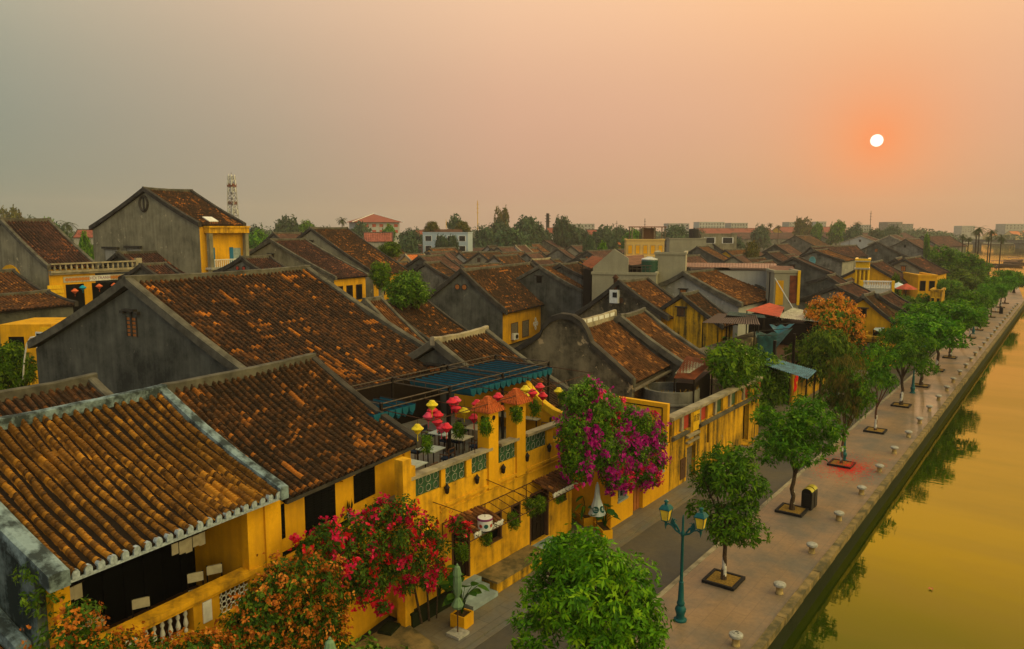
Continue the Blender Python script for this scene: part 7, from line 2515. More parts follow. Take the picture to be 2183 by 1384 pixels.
mb = MB(); mb.bx(-4.5, 1.0, -9.3, 11.7, 3.3, 3.5)
mb.build('upper_floor', 'wood_brown', t)
mb = MB()
for k in range(20): mb.bar((1.0, -9 + k * 1.05, 3.5), (1.0, -9 + k * 1.05, 4.4), .05)
mb.bar((1.0, -9.2, 4.4), (1.0, 11.6, 4.4), .07)
mb.build('railing', 'iron', t)
mb = MB(); mb.bx(.9, 1.2, 1, 11.6, 0, 3.28)
mb.build('street_wall', 'wall_old', t)
for y in (-9, -4, 1, 6, 11.4):
    MB().bx(1.0, 1.2, y - .1, y + .1, 3.5, 6.0).build('post', 'wood_dark', t)
q = on_x(1697, 812, -16.2)
t = empty('red_flag', tuple(q), 0, 'red flag with a yellow star hanging beneath the blue sheet awning', 'flag')
V, Q = [], []
N = 10
for i in range(N + 1):
    for j in range(N + 1):
        a, b_ = i / N, j / N
        V.append((.06 * math.sin(a * 9 + b_ * 2), -.55 + a * 1.1 - .18 * b_, .55 - b_ * 1.0 - .35 * (1 - a) * b_ - .3 * (1 - a)))
for i in range(N):
    for j in range(N):
        k = i * (N + 1) + j
        Q.append((k, k + N + 1, k + N + 2, k + 1))
o = link('cloth', np_mesh('cloth', V, Q, 'flag_red', np.zeros((len(V), 2)), smooth=True), t)
o.modifiers.new('thick', 'SOLIDIFY').thickness = .01
mb = MB()
pts = []
for k in range(10):
    r_ = .19 if k % 2 == 0 else .08
    a = math.pi / 2 + k * math.pi / 5
    pts.append((-.12 + r_ * math.cos(a), -.12 + r_ * math.sin(a)))
mb.prism_x(pts, .09, .105)
mb.build('star', 'ochre_bright', t)
MB().bar((-.0, .55, .75), (0, .62, -.5), .03).build('staff', 'wood_brown', t)

# flowering tree and mango tree by the street
lobes_o = [(0, 0, 5.4, 2.3, 2.3, 1.5), (-1.3, .4, 6.0, 1.3, 1.3, .9), (1.2, -.3, 4.9, 1.4, 1.4, 1.0), (.2, .6, 6.6, 1.2, 1.2, .8), (1.7, .6, 3.8, .9, .9, 1.1), (-.5, -.9, 4.6, 1.4, 1.4, 1.0)]
q = at_depth(1775, 800, 72)
t = make_tree('flowering_tree', (q[0] - .2, q[1], 0), 'tree heaped with orange blossom behind the glossy mango tree', 'tree', crown_mesh('crown', lobes_o, 24, 7, .4, .16, 'leaf_mango', 61, .4), trunk_mesh('trunk', 3.6, .16, .1, 'bark', 9, 6, crown_r=2, top=5.5), 0, (1, 1, 1.08))
rng = np.random.default_rng(62)
C, N = lobe_points([(a, b, c + .1, d, e, f) for a, b, c, d, e, f in lobes_o], 11, rng, .85)
C2 = np.repeat(C, 8, 0) + rng.normal(0, .16, (len(C) * 8, 3))
V, Q, U = leaf_cloud(C2, np.repeat(N, 8, 0), 4, .2, .16, rng, 0, spread=.7)
link('blossom', np_mesh('blossom', V, Q, 'bract_amber', U), t)
lobes_m = [(0, 0, 4.0, 2.2, 2.2, 1.5), (-1.5, .3, 3.6, 1.5, 1.5, 1.1), (1.3, -.5, 3.7, 1.5, 1.5, 1.1), (.3, -.9, 5.0, 1.4, 1.4, .9), (-.8, -.8, 2.8, 1.4, 1.4, 1.0), (1.6, .6, 2.9, 1.2, 1.2, .9)]
q = at_depth(1750, 805, 64)
make_tree('mango_tree', (q[0], q[1], 0), 'glossy mango tree in front of the orange blossom, beside the blue awning', 'tree', crown_mesh('crown', lobes_m, 24, 9, .42, .11, 'leaf_mango', 63, .5, droop=.8), trunk_mesh('trunk', 2.4, .15, .1, 'bark', 10, 6, crown_r=1.9, top=4), .4, (1, 1, 1.08))

# ------------------------------------------------------------------ greenery among the roofs
lob_g = [(0, 0, 2.2, 1.9, 1.9, 1.5), (-1.1, .5, 1.5, 1.3, 1.3, 1.1), (1.2, -.4, 1.7, 1.3, 1.3, 1.1), (.2, .4, 3.2, 1.2, 1.2, .8), (.9, .9, .9, 1.2, 1.2, 1.0), (-.6, -.9, .8, 1.2, 1.2, .9)]
gm = crown_mesh('foliage', lob_g, 20, 9, .5, .17, 'leaf_lime', 71, .5)
gd = crown_mesh('foliage', lob_g, 20, 9, .5, .17, 'leaf_vine', 72, .5)
gy = crown_mesh('foliage', lob_g, 17, 9, .55, .2, 'leaf_olive', 73, .45)
bst = MB().tube([(0, 0, -8), (.1, 0, -1), (0, .1, 1.2), (.2, .1, 2.4)], [.2, .16, .1, .05], 7).mesh('stem', 'bark', True)


def bush(px, py, d, wpx, hpx, me, label, name='bush', cat='bush', group=None):
    """px,py = foot centre of the visible foliage"""
    q = facing(px, py, d)
    sx = wpx * d / 1620 / 5.0
    sz = hpx * d / 1620 / 4.2
    t = empty(name, q, px * .37, label, cat, group)
    t.scale = (sx, sx, sz)
    link('foliage', me, t)
    st = link('stem', bst, t)
    return t


bush(868, 648, 72, 95, 72, gm, 'round bright green bush between the dark roofs, right of the vine post')
bush(30, 830, 46, 90, 105, gd, 'dark green bush at the left edge under the huge grey gable')
q = facing(812, 600, 84)
t = empty('vine_post', (q[0], q[1], 0), 0, 'post crowned with a round mop of green vine before the long brown roof', 'vine')
MB().tube([(0, 0, 0), (.05, 0, q[2] * .5), (0, 0, q[2])], [.32, .3, .28], 9).build('post', 'wall_mould', t)
link('foliage', crown_mesh('foliage', [(0, 0, q[2] + .9, 1.1, 1.1, 1.2), (.1, .1, q[2] - .1, .8, .8, .6)], 90, 7, .34, .1, 'leaf_vine', 74, .5), t)
for px, py, d, w, hh, me, lb_ in ((830, 545, 125, 60, 30, gd, 'low dark green tree behind the long brown roof'), (1480, 0, 0, 0, 0, None, None)):
    if me: bush(px, py, d, w, hh, me, lb_, 'tree', 'tree')
# left edge buildings
t = S('annexe', 'yellow walled annexe with a dark window at the left edge', 0, 108, 692, 62, 5, 'wall_ochre', turn=.05, parapet=False)
hh = facing(0, 692, 62)[2]
mb = MB(); mb.bx(1.15, 1.9, -.05, .0, hh - 2.6, hh - .2); mb.build('pillar', 'ochre_bright', t)
mb = MB(); mb.bx(-1.4, -.2, -.04, 0, hh - 3.4, hh - 1.0); mb.build('window', 'wood_black', t)
HX = house('edge_roof', 'low tiled roof at the left edge in front of the arcade house', (-90, 585), z=10.2, c=(6.0, 8.0), B=(30, 600), ang=8, L=9, gable='wall_dark', tile='tile_rust', sp=.33, seed=91)
HX = house('edge_roof2', 'tiled lean-to roof below the mouldy arched window at the left edge', (-120, 640), d=66, c=(4.5, 7.4), L=9, ang=8, gable='wall_dark', tile='tile_rust', sp=.33, seed=92)
house('rear_left', 'dark brown roof between the golden roofed house and the huge grey gable', (-120, 870), z=8.6, c=(5.0, 6.4), B=(196, 812), ang=7, gable='wall_dark', tile='tile_big', lod=1, sp=.29, cop='coping', seed=93)
t = empty('solar_panel', facing(95, 722, 60), .3, 'dark framed panel leaning beside the yellow pillar at the left edge', 'panel')
MB().bx(-.9, .9, -.05, .05, -.9, .5).build('frame', 'plastic_white', t)
MB().bx(-.78, .78, -.07, -.051, -.78, .38).build('glass', 'glass_dark', t)
MB().bar((0, .05, .3), (0, .9, -.9), .06).build('strut', 'iron', t)
q0 = facing(46, 775, 45.5)
t = empty('bent_pipe', q0, 0, 'pale bent pipe rising out of the left edge bush', 'pipe')
MB().tube([(0, 0, -1), (.15, .1, .2), (.45, .2, 1.2), (.8, .3, 1.6), (1.1, .4, 1.65)], .045, 7).build('pipe', 'white_paint', t, smooth=True)

# ------------------------------------------------------------------ the yellow columned tower and riverside houses at right
t = S('columned_tower', 'bright yellow tower front with tall columns beside the satellite dish house', 1826, 1853, 556, 118, 5, 'ochre_bright', turn=-.45)
hh = facing(1826, 556, 118)[2]
w_ = 27 * 118 / 1620
for k in range(4):
    c = -w_ / 2 + .12 + (w_ - .24) * k / 3
    MB().lathe([(.2, hh - 4.6), (.16, hh - 4.4), (.15, hh - 1.5), (.22, hh - 1.35)], (c, -.25, 0), 10).build('column', 'ochre_bright', t)
mb = MB(); mb.bx(-w_ / 2 - .1, w_ / 2 + .1, -.5, 0, hh - 1.32, hh - 1.1); mb.bx(-w_ / 2 - .1, w_ / 2 + .1, -.4, 0, hh - .15, hh)
mb.build('cornice', 'table_cream', t)
for k in range(3):
    c = -w_ / 2 + w_ * (k + .5) / 3
    mb = MB(); mb.bx(c - .2, c + .2, -.03, 0, hh - 4.4, hh - 1.6)
    mb.build('bay', 'wall_old', t)
t = S('balustrade_terrace', 'roof terrace with white balusters and yellow piers below the columned tower', 1838, 1902, 615, 105, 5, 'wall_white', turn=-.3, parapet=False)
hh = facing(1838, 615, 105)[2]
mb = MB(); mb.bx(-2.1, 2.1, -.15, .1, hh + .9, hh + 1.05); mb.build('rail', 'white_paint', t)
for k in range(18):
    MB().lathe([(.06, hh), (.1, hh + .3), (.05, hh + .7), (.08, hh + .9)], (-1.9 + k * .21, -.02, 0), 7).build('baluster', 'white_paint', t)
for c in (1.95, -2.05):
    mb = MB(); mb.bx(c - .2, c + .2, -.2, .2, 0, hh + 1.1); mb.build('pier', 'ochre_bright', t)
sheet_quad('turquoise_awning', 'turquoise sheet awning roof right of the orange blossom', [(1828, 690, 86), (1876, 702, 82), (1884, 694, 84), (1828, 682, 90)], 'sheet_turquoise', cat='awning', n_=16)
sheet_quad('pale_blue_awning', 'pale blue sheet awning next to the turquoise one', [(1862, 702, 80), (1876, 708, 78), (1890, 694, 82), (1872, 692, 84)], 'canvas_white', cat='awning', n_=10)
sheet_quad('pink_awning', 'small pinkish awning above the pink flowers near the street', [(1892, 694, 88), (1902, 690, 88), (1922, 680, 92), (1908, 680, 94)], 'sheet_red', cat='awning', n_=10)
sheet_quad('salmon_awning', 'small salmon awning by the dense green street tree', [(1920, 668, 98), (1930, 666, 98), (1942, 658, 102), (1930, 660, 103)], 'sheet_red', cat='awning', n_=8)
t = S('street_shop', 'old yellow shop with grey doors behind the open forked tree', 1822, 1872, 722, 78, 6, 'wall_old', turn=-.75, floors=1, wins=4, winm='wood_grey', winframe='wood_dark')
t = S('street_shop', 'yellow shop wall with a red sign under the pinkish awning', 1895, 1932, 690, 92, 6, 'ochre_paint', turn=-.8, floors=1, wins=2, winm='wood_black', winframe='red_paint')
t = S('corner_villa', 'yellow corner villa by the paved forecourt, vine over its upper floor', 1960, 1996, 590, 122, 8, 'ochre_paint', turn=-.2, floors=2, wins=2, winm='wood_black', winframe='wood_brown')
t = S('corner_villa', 'tall yellow wall with narrow pillars at the forecourt edge', 1985, 2006, 622, 112, 5, 'wall_old', turn=-.6, floors=1, wins=2, winm='wood_dark', winframe='ochre_bright')
q = at_depth(1945, 640, 104)
def garden_parasol(loc, label, m):
    t = empty('garden_parasol', loc, 0, label, 'parasol')
    MB().lathe([(1.5, 0), (.8, .4), (.06, .75), (.03, .85)], n=8).build('canopy', m, t)
    MB().tube([(0, 0, -loc[2]), (0, 0, .5)], .05, 8).build('pole', 'wood_brown', t)
garden_parasol(facing(1932, 616, 108), 'open terracotta red parasol below the plum roof with vine', 'sheet_red')
garden_parasol(facing(1915, 613, 112), 'open pale pink parasol beside the terracotta red one', 'canvas_white')

# ------------------------------------------------------------------ trees of the middle and far town
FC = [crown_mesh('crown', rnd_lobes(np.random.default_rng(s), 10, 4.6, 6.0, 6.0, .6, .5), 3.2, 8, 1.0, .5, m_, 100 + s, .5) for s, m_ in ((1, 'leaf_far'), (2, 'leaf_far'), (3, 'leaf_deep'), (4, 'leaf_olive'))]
MC = [crown_mesh('crown', rnd_lobes(np.random.default_rng(s), 11, 4.4, 6.2, 6.0, .6, .48), 6.5, 8, .62, .27, m_, 120 + s, .5) for s, m_ in ((5, 'leaf_deep'), (6, 'leaf_vine'), (7, 'leaf_lime'))]
FT = trunk_mesh('trunk', 4.2, .35, .22, 'bark', 21, 6, crown_r=4, top=9)


def far_tree(px, ytop, wpx, d, kind, label, group=None, name='tree', pool=FC, hmin=0):
    q = facing(px, ytop, d)
    hgt = max(q[2], 3.0)
    sz = hgt / 9.6
    sx = wpx * d / 1620 / 9.6
    t = make_tree(name, (q[0], q[1], 0), label, 'tree', pool[kind], FT, px * .7, (sx, sx, sz), group)
    return t


for px, yt, w, d, k, lb_ in ((1945, 632, 100, 104, 1, 'bushy mid green street tree right of the columned tower'), (1912, 650, 60, 100, 0, 'dark shrubby tree hiding the small salmon awning'),
                             (1985, 628, 60, 116, 0, 'vine clad tree against the yellow corner villa'), (2030, 528, 90, 190, 0, 'large dark green tree mass before the palms, left half'),
                             (2075, 540, 80, 180, 0, 'large dark green tree mass before the palms, right half'), (2050, 570, 110, 160, 1, 'lighter green tree below the dark tree mass'),
                             (2095, 575, 50, 165, 1, 'yellow green tree at the right end of the dark tree mass'), (2020, 590, 60, 138, 2, 'lime green tree hanging over the corner villa'),
                             (2045, 610, 60, 135, 1, 'drooping green tree above the parked motorbikes'), (1800, 680, 40, 84, 1, 'small green tree between the orange blossom and the turquoise awning'),
                             (1910, 585, 36, 118, 1, 'small dark green tree in front of the long ribbed roof'), (2165, 580, 70, 172, 0, 'tree far along the promenade at the right edge')):
    far_tree(px, yt, w, d, k, lb_, None, 'tree', MC)
FARTREES = [(20, 448, 50, 330, 3, 'sparse bare branched tree at the far left skyline'), (60, 462, 60, 320, 0, 'low green tree on the left skyline beyond the arcade house'), (100, 464, 40, 300, 2, 'dark tree just above the arcade house ridge end'),
            (120, 474, 60, 240, 0, 'green tree low between the arcade house and the tallest gable'), (183, 492, 30, 170, 2, 'green tree squeezed against the tallest gable'),
            (548, 478, 50, 300, 0, 'green tree right of the tallest house porch'), (560, 490, 70, 240, 2, 'rounded green tree just right of the tallest house porch'),
            (610, 462, 60, 330, 1, 'feathery tree on the skyline left of the red pavilion hall'), (645, 470, 60, 340, 2, 'broad dark tree beside the feathery skyline tree'), (690, 482, 40, 340, 0, 'low tree right of the broad dark skyline tree'),
            (760, 476, 60, 330, 1, 'tree beneath the left eave of the red pavilion hall'), (825, 478, 40, 330, 2, 'tree in front of the red pavilion hall'), (880, 486, 60, 310, 0, 'low tree between the pavilion hall and blue terrace building'),
            (868, 500, 50, 250, 0, 'tree near the orange roofed cream house'), (980, 461, 55, 330, 1, 'round crowned tree right above the blue terrace building'), (1035, 480, 50, 320, 0, 'olive tree right of the blue terrace building'),
            (1070, 448, 34, 380, 3, 'tall thin tree standing above the rest in the centre'), (1068, 468, 60, 340, 0, 'tree below the tall thin one'), (1118, 464, 80, 320, 1, 'large leafy tree in the centre of the far tree belt'),
            (1090, 490, 90, 280, 1, 'wide low tree in front of the central tree belt'), (1150, 478, 60, 360, 0, 'tree between the central tree and the dark chimney'), (1198, 463, 50, 330, 1, 'round tall tree right of the dark chimney'),
            (1230, 480, 70, 330, 0, 'tree right of the round tall one'), (1280, 483, 70, 330, 1, 'tree above the ochre hipped roof'), (1315, 480, 60, 340, 0, 'tree left of the cream roof-terrace building'), (1345, 487, 50, 320, 2, 'tree behind the cream roof-terrace building'),
            (1445, 482, 70, 330, 1, 'rounded dark tree right of the cream roof-terrace building'), (1500, 492, 40, 320, 0, 'low tree before the long pinkish red roof'), (1620, 478, 40, 420, 0, 'tree above the right end of the pinkish red roof'),
            (1712, 468, 40, 460, 3, 'brownish tall tree over the dull red skyline roof'), (1740, 474, 34, 460, 2, 'dark tree next to the brownish one on the skyline'), (1785, 470, 44, 450, 2, 'broad dark tree right over the dull red skyline roof'),
            (1820, 480, 40, 430, 0, 'tree beside the tall thin mast at right'), (1870, 488, 40, 420, 1, 'low tree left of the grey skyline block'), (1900, 480, 44, 430, 0, 'tree before the grey skyline block'),
            (1978, 496, 16, 260, 2, 'little tree behind the long dark roof at far right'), (1255, 505, 30, 220, 1, 'green tree by the grey house with red shutters'), (1283, 514, 28, 210, 2, 'dark green tree right of the grey house with red shutters'),
            (1300, 498, 40, 300, 0, 'tree left of the tan roof slope'), (945, 500, 40, 245, 0, 'small scrubby tree before the pale blue terrace building'), (965, 503, 30, 240, 1, 'leaning tree before the pale blue terrace building'),
            (1605, 520, 40, 200, 3, 'olive bushes among the far roofs, right of the orange flecked slope'), (1570, 505, 40, 300, 0, 'tree above the broad russet roofs')]
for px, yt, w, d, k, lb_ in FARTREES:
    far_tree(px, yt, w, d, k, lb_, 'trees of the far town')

# palms
fr = []
rng = np.random.default_rng(5)
V, Q, U = [], [], []
for i in range(18):
    a = i * 2.4
    el = .9 - .085 * i + rng.uniform(-.1, .1)
    L = 2.9 * rng.uniform(.85, 1.1)
    p = np.array([0., 0., 0.]); d_ = np.array([math.cos(a) * math.cos(el), math.sin(a) * math.cos(el), math.sin(el)])
    side = np.array([-math.sin(a), math.cos(a), 0.])
    for k in range(9):
        d_ = d_ - np.array([0, 0, .16]); d_ /= np.linalg.norm(d_)
        q2 = p + d_ * L / 9
        for sd in (-1, 1):
            wl = .75 * math.sin(math.pi * (k + 1.2) / 10.5)
            tipv = q2 + side * sd * wl + d_ * .35 - np.array([0, 0, .30 * wl])
            b_ = len(V)
            V += [tuple(p), tuple(p + (q2 - p) * .75), tuple(tipv), tuple(p + side * sd * .06)]
            U += [(rng.uniform(.1, .9), .5)] * 4
            Q.append((b_, b_ + 1, b_ + 2, b_ + 3))
        p = q2
PF = np_mesh('fronds', V, Q, 'leaf_palm', U)
PT = MB().tube([(0, 0, -9), (.12, 0, -6), (.1, .05, -3), (0, 0, 0)], [.22, .17, .15, .14], 8).mesh('trunk', 'bark', True)


def palm(px, ycrown, d, wpx, label, group='coconut palms'):
    q = facing(px, ycrown, d)
    s = wpx * d / 1620 / 5.2
    t = empty('palm_tree', (q[0], q[1], 0), px * 1.3, label, 'palm', group)
    a = link('fronds', PF, t, (0, 0, q[2])); a.scale = (s, s, s)
    b_ = link('trunk', PT, t, (0, 0, q[2])); b_.scale = (max(1, s * .9), max(1, s * .9), q[2] / 9)
    return t


for px, y, d, w, lb_ in ((729, 468, 300, 28, 'lone palm on the skyline left of the red pavilion hall'), (143, 478, 260, 42, 'drooping palm left of the tallest grey gable'), (1642, 478, 430, 16, 'small palm left of the dull red skyline roof'), (1660, 482, 430, 14, 'smaller palm right beside the small skyline palm'),
                         (1828, 476, 430, 20, 'palm left of the tall thin mast at right'), (2053, 503, 225, 22, 'leftmost palm over the pale yellow roof at the waterfront'), (2066, 508, 222, 20, 'low palm second at the waterfront'),
                         (2088, 487, 225, 30, 'bushy tall palm in the middle of the waterfront clump'), (2082, 494, 232, 26, 'palm leaning left inside the waterfront clump'), (2115, 492, 228, 26, 'slim tall palm right of the waterfront clump'), (2108, 506, 236, 22, 'short palm behind the slim tall waterfront palm'),
                         (2135, 505, 238, 30, 'rightmost waterfront palm with a leaning bare trunk'), (1978, 502, 300, 12, 'tiny palm behind the long dark roof at far right')):
    palm(px, y, d, w, lb_)

# ------------------------------------------------------------------ skyline buildings, masts, bridge
S('terrace_block', 'pale blue block with a planted roof terrace, centre left skyline', 900, 998, 497, 250, 9, 'wall_blue', floors=2, wins=4, winm='glass_dark', turn=-.12)
t = S('roof_deck', 'brown timber roof garden deck on the pale blue block', 900, 985, 489, 252, 7, 'sheet_brown', cat='roof deck', turn=-.12, base=facing(900, 497, 252)[2] + .3, parapet=False)
for px, lb_ in ((920, 'bushy planter tree left on the pale blue block roof'), (985, 'planter shrub at the right of the pale blue block roof')):
    q = facing(px, 492, 254)
    t = empty('roof_shrub', (q[0], q[1], q[2] - .6), 0, lb_, 'shrub')
    t.scale = (1.1, 1.1, .9)
    link('foliage', gy, t); MB().tube([(0, 0, -1), (0, 0, 2)], .15, 6).build('stem', 'bark', t)
t = S('cream_block', 'cream walled building with an open roof terrace and grey balustrade', 1336, 1416, 545, 150, 9, 'wall_cream', turn=-.1, parapet=False)
hh = facing(1336, 545, 150)[2]; w_ = 80 * 150 / 1620
S('cream_block_upper', 'upper storey of the cream building with square grey balustrade panels', 1336, 1416, 513, 151, 8, 'wall_cream', turn=-.1, floors=1, wins=5, winm='ochre_paint', winframe='wall_concrete', base=0)
t = empty('roof_pavilion', facing(1383, 506, 156), YAW, 'flat roofed dark pavilion on the cream building roof terrace', 'pavilion')
mb = MB(); mb.bx(-3.6, 3.6, 0, 4, 2.0, 2.2); mb.build('roof', 'sheet_brown', t)
for x in (-3.4, -1.2, 1.2, 3.4):
    mb = MB(); mb.bx(x - .1, x + .1, .1, .3, -.5, 2.0); mb.bx(x - .1, x + .1, 3.6, 3.8, -.5, 2.0); mb.build('post', 'wood_grey', t)
mb = MB(); mb.bx(-1.0, 1.6, 1.0, 3.4, -.5, 1.9); mb.build('room', 'wood_brown', t)
S('long_wall_block', 'weathered greenish concrete block right of the dark gable with twin vents', 1495, 1570, 500, 230, 8, 'wall_mould', turn=-.1, floors=1, wins=2)
S('yellow_band_block', 'low yellow banded block behind the dark gable with twin vents', 1428, 1505, 510, 210, 8, 'wall_concrete', turn=-.1)
q = facing(1480, 498, 230)
t = empty('water_tank', (q[0], q[1], q[2] - .8), 0, 'small black rooftop tank beside the long pinkish red roof', 'water tank')
MB().lathe([(1.6, -1.5), (1.6, 2.0), (1.4, 2.2), (.1, 2.3)], n=14).build('tank', 'rubber', t)
MB().lathe([(.3, 2.3), (.3, 2.45), (.1, 2.5)], n=10).build('lid', 'rubber', t)
# red pavilion hall
t = S('pavilion_hall', 'large hall with a red pyramid roof on the skyline', 758, 852, 474, 420, 24, 'wall_white', turn=.35, parapet=False, floors=2, wins=6, winm='sheet_red', winframe='wall_white')
hh = facing(758, 474, 420)[2]; w_ = 94 * 420 / 1620
mb = MB(); e = 2.0
mb.add([(-w_ / 2 - e, -e, hh + .02), (w_ / 2 + e, -e, hh + .02), (w_ / 2 + e, 24 + e, hh + .02), (-w_ / 2 - e, 24 + e, hh + .02), (0, 12, hh + 4.8)], [(0, 1, 4), (1, 2, 4), (2, 3, 4), (3, 0, 4), (3, 2, 1, 0)])
mb.build('roof', 'tile_red', t)
mb = MB()
for c in ((-w_ / 2 - e, -e), (w_ / 2 + e, -e), (w_ / 2 + e, 24 + e)): mb.bar((c[0], c[1], hh + .1), (0, 12, hh + 4.95), .4)
mb.build('hip_ridge', 'white_paint', t)
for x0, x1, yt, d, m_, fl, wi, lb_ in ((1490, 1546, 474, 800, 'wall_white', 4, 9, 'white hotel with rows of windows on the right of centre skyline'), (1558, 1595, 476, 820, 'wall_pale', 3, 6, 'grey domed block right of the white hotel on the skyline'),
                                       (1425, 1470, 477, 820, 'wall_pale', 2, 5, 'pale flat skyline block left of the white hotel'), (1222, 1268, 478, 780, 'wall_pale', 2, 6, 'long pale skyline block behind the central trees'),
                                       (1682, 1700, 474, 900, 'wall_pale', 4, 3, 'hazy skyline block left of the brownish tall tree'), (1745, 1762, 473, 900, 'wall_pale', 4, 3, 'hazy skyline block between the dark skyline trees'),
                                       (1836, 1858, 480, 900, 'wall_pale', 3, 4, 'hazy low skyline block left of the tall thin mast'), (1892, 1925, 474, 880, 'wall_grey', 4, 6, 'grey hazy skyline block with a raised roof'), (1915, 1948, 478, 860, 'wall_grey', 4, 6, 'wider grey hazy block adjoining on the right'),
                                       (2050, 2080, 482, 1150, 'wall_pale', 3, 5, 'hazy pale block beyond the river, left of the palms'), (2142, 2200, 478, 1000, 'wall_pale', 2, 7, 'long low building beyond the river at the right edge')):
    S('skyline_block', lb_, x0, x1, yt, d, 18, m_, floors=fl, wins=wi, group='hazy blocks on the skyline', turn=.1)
for i, (px, y, d, w) in enumerate(((2150, 493, 950, 26), (2178, 492, 950, 24), (2105, 494, 980, 18))):
    house('bank%d' % i, ['tan roofed villa beyond the river under the long low building', 'tan roofed villa at the right edge beyond the river', 'small tan roofed villa beyond the river behind the palms'][i], (px, y), d=d, c=(9, float(facing(px, y, d)[2]) - 5), L=w * .5, ang=-50, gable='wall_cream', tile='tile_orange', lod=2, sp=1.2, group='villas beyond the river', seed=200 + i)
# red roofs scattered in the tree belt
for i, (px, y, d, lb_) in enumerate(((1165, 486, 420, 'red roof strip among the central trees'), (1250, 490, 360, 'small red gable roof among the trees right of centre'), (882, 491, 330, 'orange red roof left of the pale blue block'), (775, 496, 260, 'flat red roof below the red pavilion hall'), (165, 490, 300, 'red roof low on the left skyline by the tallest gable'))):
    house('red%d' % i, lb_, (px, y), d=d, c=(5, float(facing(px, y, d)[2]) - 3), L=10, ang=-45, gable='wall_pale', tile='tile_red', lod=2, sp=.6, group='red roofs in the tree belt', seed=210 + i)
h = HOUSES['red_school']
for i, px in enumerate((0.35, .62, .85)):
    pass
# lattice tower and masts
def lattice_tower(px, ytop, d, wb_, wt, label):
    q = facing(px, ytop, d)
    t = empty('lattice_tower', (q[0], q[1], 0), .4, label, 'tower')
    H_ = q[2]
    mb = MB()
    n = 16
    pt = lambda k, sx, sy: (sx * (wb_ + (wt - wb_) * k / n) / 2, sy * (wb_ + (wt - wb_) * k / n) / 2, H_ * k / n)
    for k in range(n):
        for a, b_ in (((-1, -1), (1, -1)), ((1, -1), (1, 1)), ((1, 1), (-1, 1)), ((-1, 1), (-1, -1))):
            mb.bar(pt(k, *a), pt(k + 1, *a), .3); mb.bar(pt(k, *a), pt(k + 1, *b_), .16); mb.bar(pt(k, *b_), pt(k + 1, *a), .16); mb.bar(pt(k + 1, *a), pt(k + 1, *b_), .16)
    mb.build('lattice', 'metal_grey', t)
    for z, r in ((.99, 1.3), (.93, 1.6), (.85, 1.5), (.62, 1.5), (.60, 2.0)):
        mb = MB()
        for k in range(6):
            a = k * math.pi / 3
            mb.box((r * math.cos(a), r * math.sin(a), H_ * z), (.35, .35, 2.0))
            mb.bar((0, 0, H_ * z), (r * math.cos(a), r * math.sin(a), H_ * z), .1)
        mb.build('antenna', 'plastic_white', t)
    for z in (.9, .7, .5):
        mb = MB(); mb.box((0, 0, H_ * z), (wt * 1.3, wt * 1.3, 1.3)); mb.build('painted_section', 'rust_sheet', t)
    MB().tube([(0, 0, H_), (0, 0, H_ + 1.5)], .1, 6).build('spike', 'iron', t)


lattice_tower(493, 376, 300, 4.2, 2.0, 'red and white lattice phone tower rising behind the tallest house')
for px, y0, d, r, lb_, m_ in ((1018, 428, 340, .16, 'very thin tall mast left of the tall thin tree', 'ochre_bright'), (1168, 455, 420, .9, 'stout dark chimney mast in the central tree belt', 'iron_dark'), (1857, 450, 420, .13, 'thin leaning mast above the far roofs at right', 'iron_dark'),
                              (1375, 466, 300, .1, 'thin aerial above the cream building roof pavilion', 'iron_dark'), (1315, 471, 330, .1, 'thin pole left of the cream roof-terrace building', 'iron_dark'), (951, 468, 255, .08, 'thin pole on the pale blue block roof', 'ochre_bright')):
    q = facing(px, y0, d)
    t = empty('mast', (q[0], q[1], 0), 0, lb_, 'mast')
    MB().tube([(0, 0, 0), (0, 0, q[2])], [r * 1.4, r], 7).build('pole', m_, t)
    mb = MB()
    for k in range(3): mb.bar((-min(.9, r * 4) - r, 0, q[2] * (.8 + .07 * k)), (min(.9, r * 4) + r, 0, q[2] * (.8 + .07 * k)), min(.3, r * .8))
    mb.build('cross_arms', m_, t)
# bridge
A0 = np.array(facing(2100, 510, 620)); B0 = np.array(facing(2260, 512, 560))
t = empty('river_bridge', ((A0[0] + B0[0]) / 2, (A0[1] + B0[1]) / 2, -1.5), 0, 'grey concrete bridge deck on piers crossing the river at the right edge', 'bridge')
ang = math.atan2(B0[1] - A0[1], B0[0] - A0[0]); Lb = math.hypot(*(B0 - A0)[:2]) * 3
t.rotation_euler = (0, 0, ang)
zd = A0[2] + 1.5
mb = MB(); mb.bx(-Lb / 2, Lb / 2, -3, 3, zd - 2.4, zd - 1.2); mb.build('deck', 'wall_grey', t)
mb = MB(); mb.bx(-Lb / 2, Lb / 2, -3.1, -2.9, zd - 1.195, zd - .2); mb.build('railing', 'wall_dark', t)
pp = np.array(facing(2158, 545, 590)); c_ = (pp - np.array(t.location))
x_ = c_[0] * math.cos(ang) + c_[1] * math.sin(ang)
for k in range(-3, 4):
    mb = MB(); mb.bx(x_ + k * 38 - 1.8, x_ + k * 38 + 1.8, -2.6, 2.6, -1, zd - 2.405); mb.bx(x_ + k * 38 - 3, x_ + k * 38 + 3, -2.8, 2.8, zd - 3.6, zd - 2.41); mb.build('pier', 'wall_dark', t)
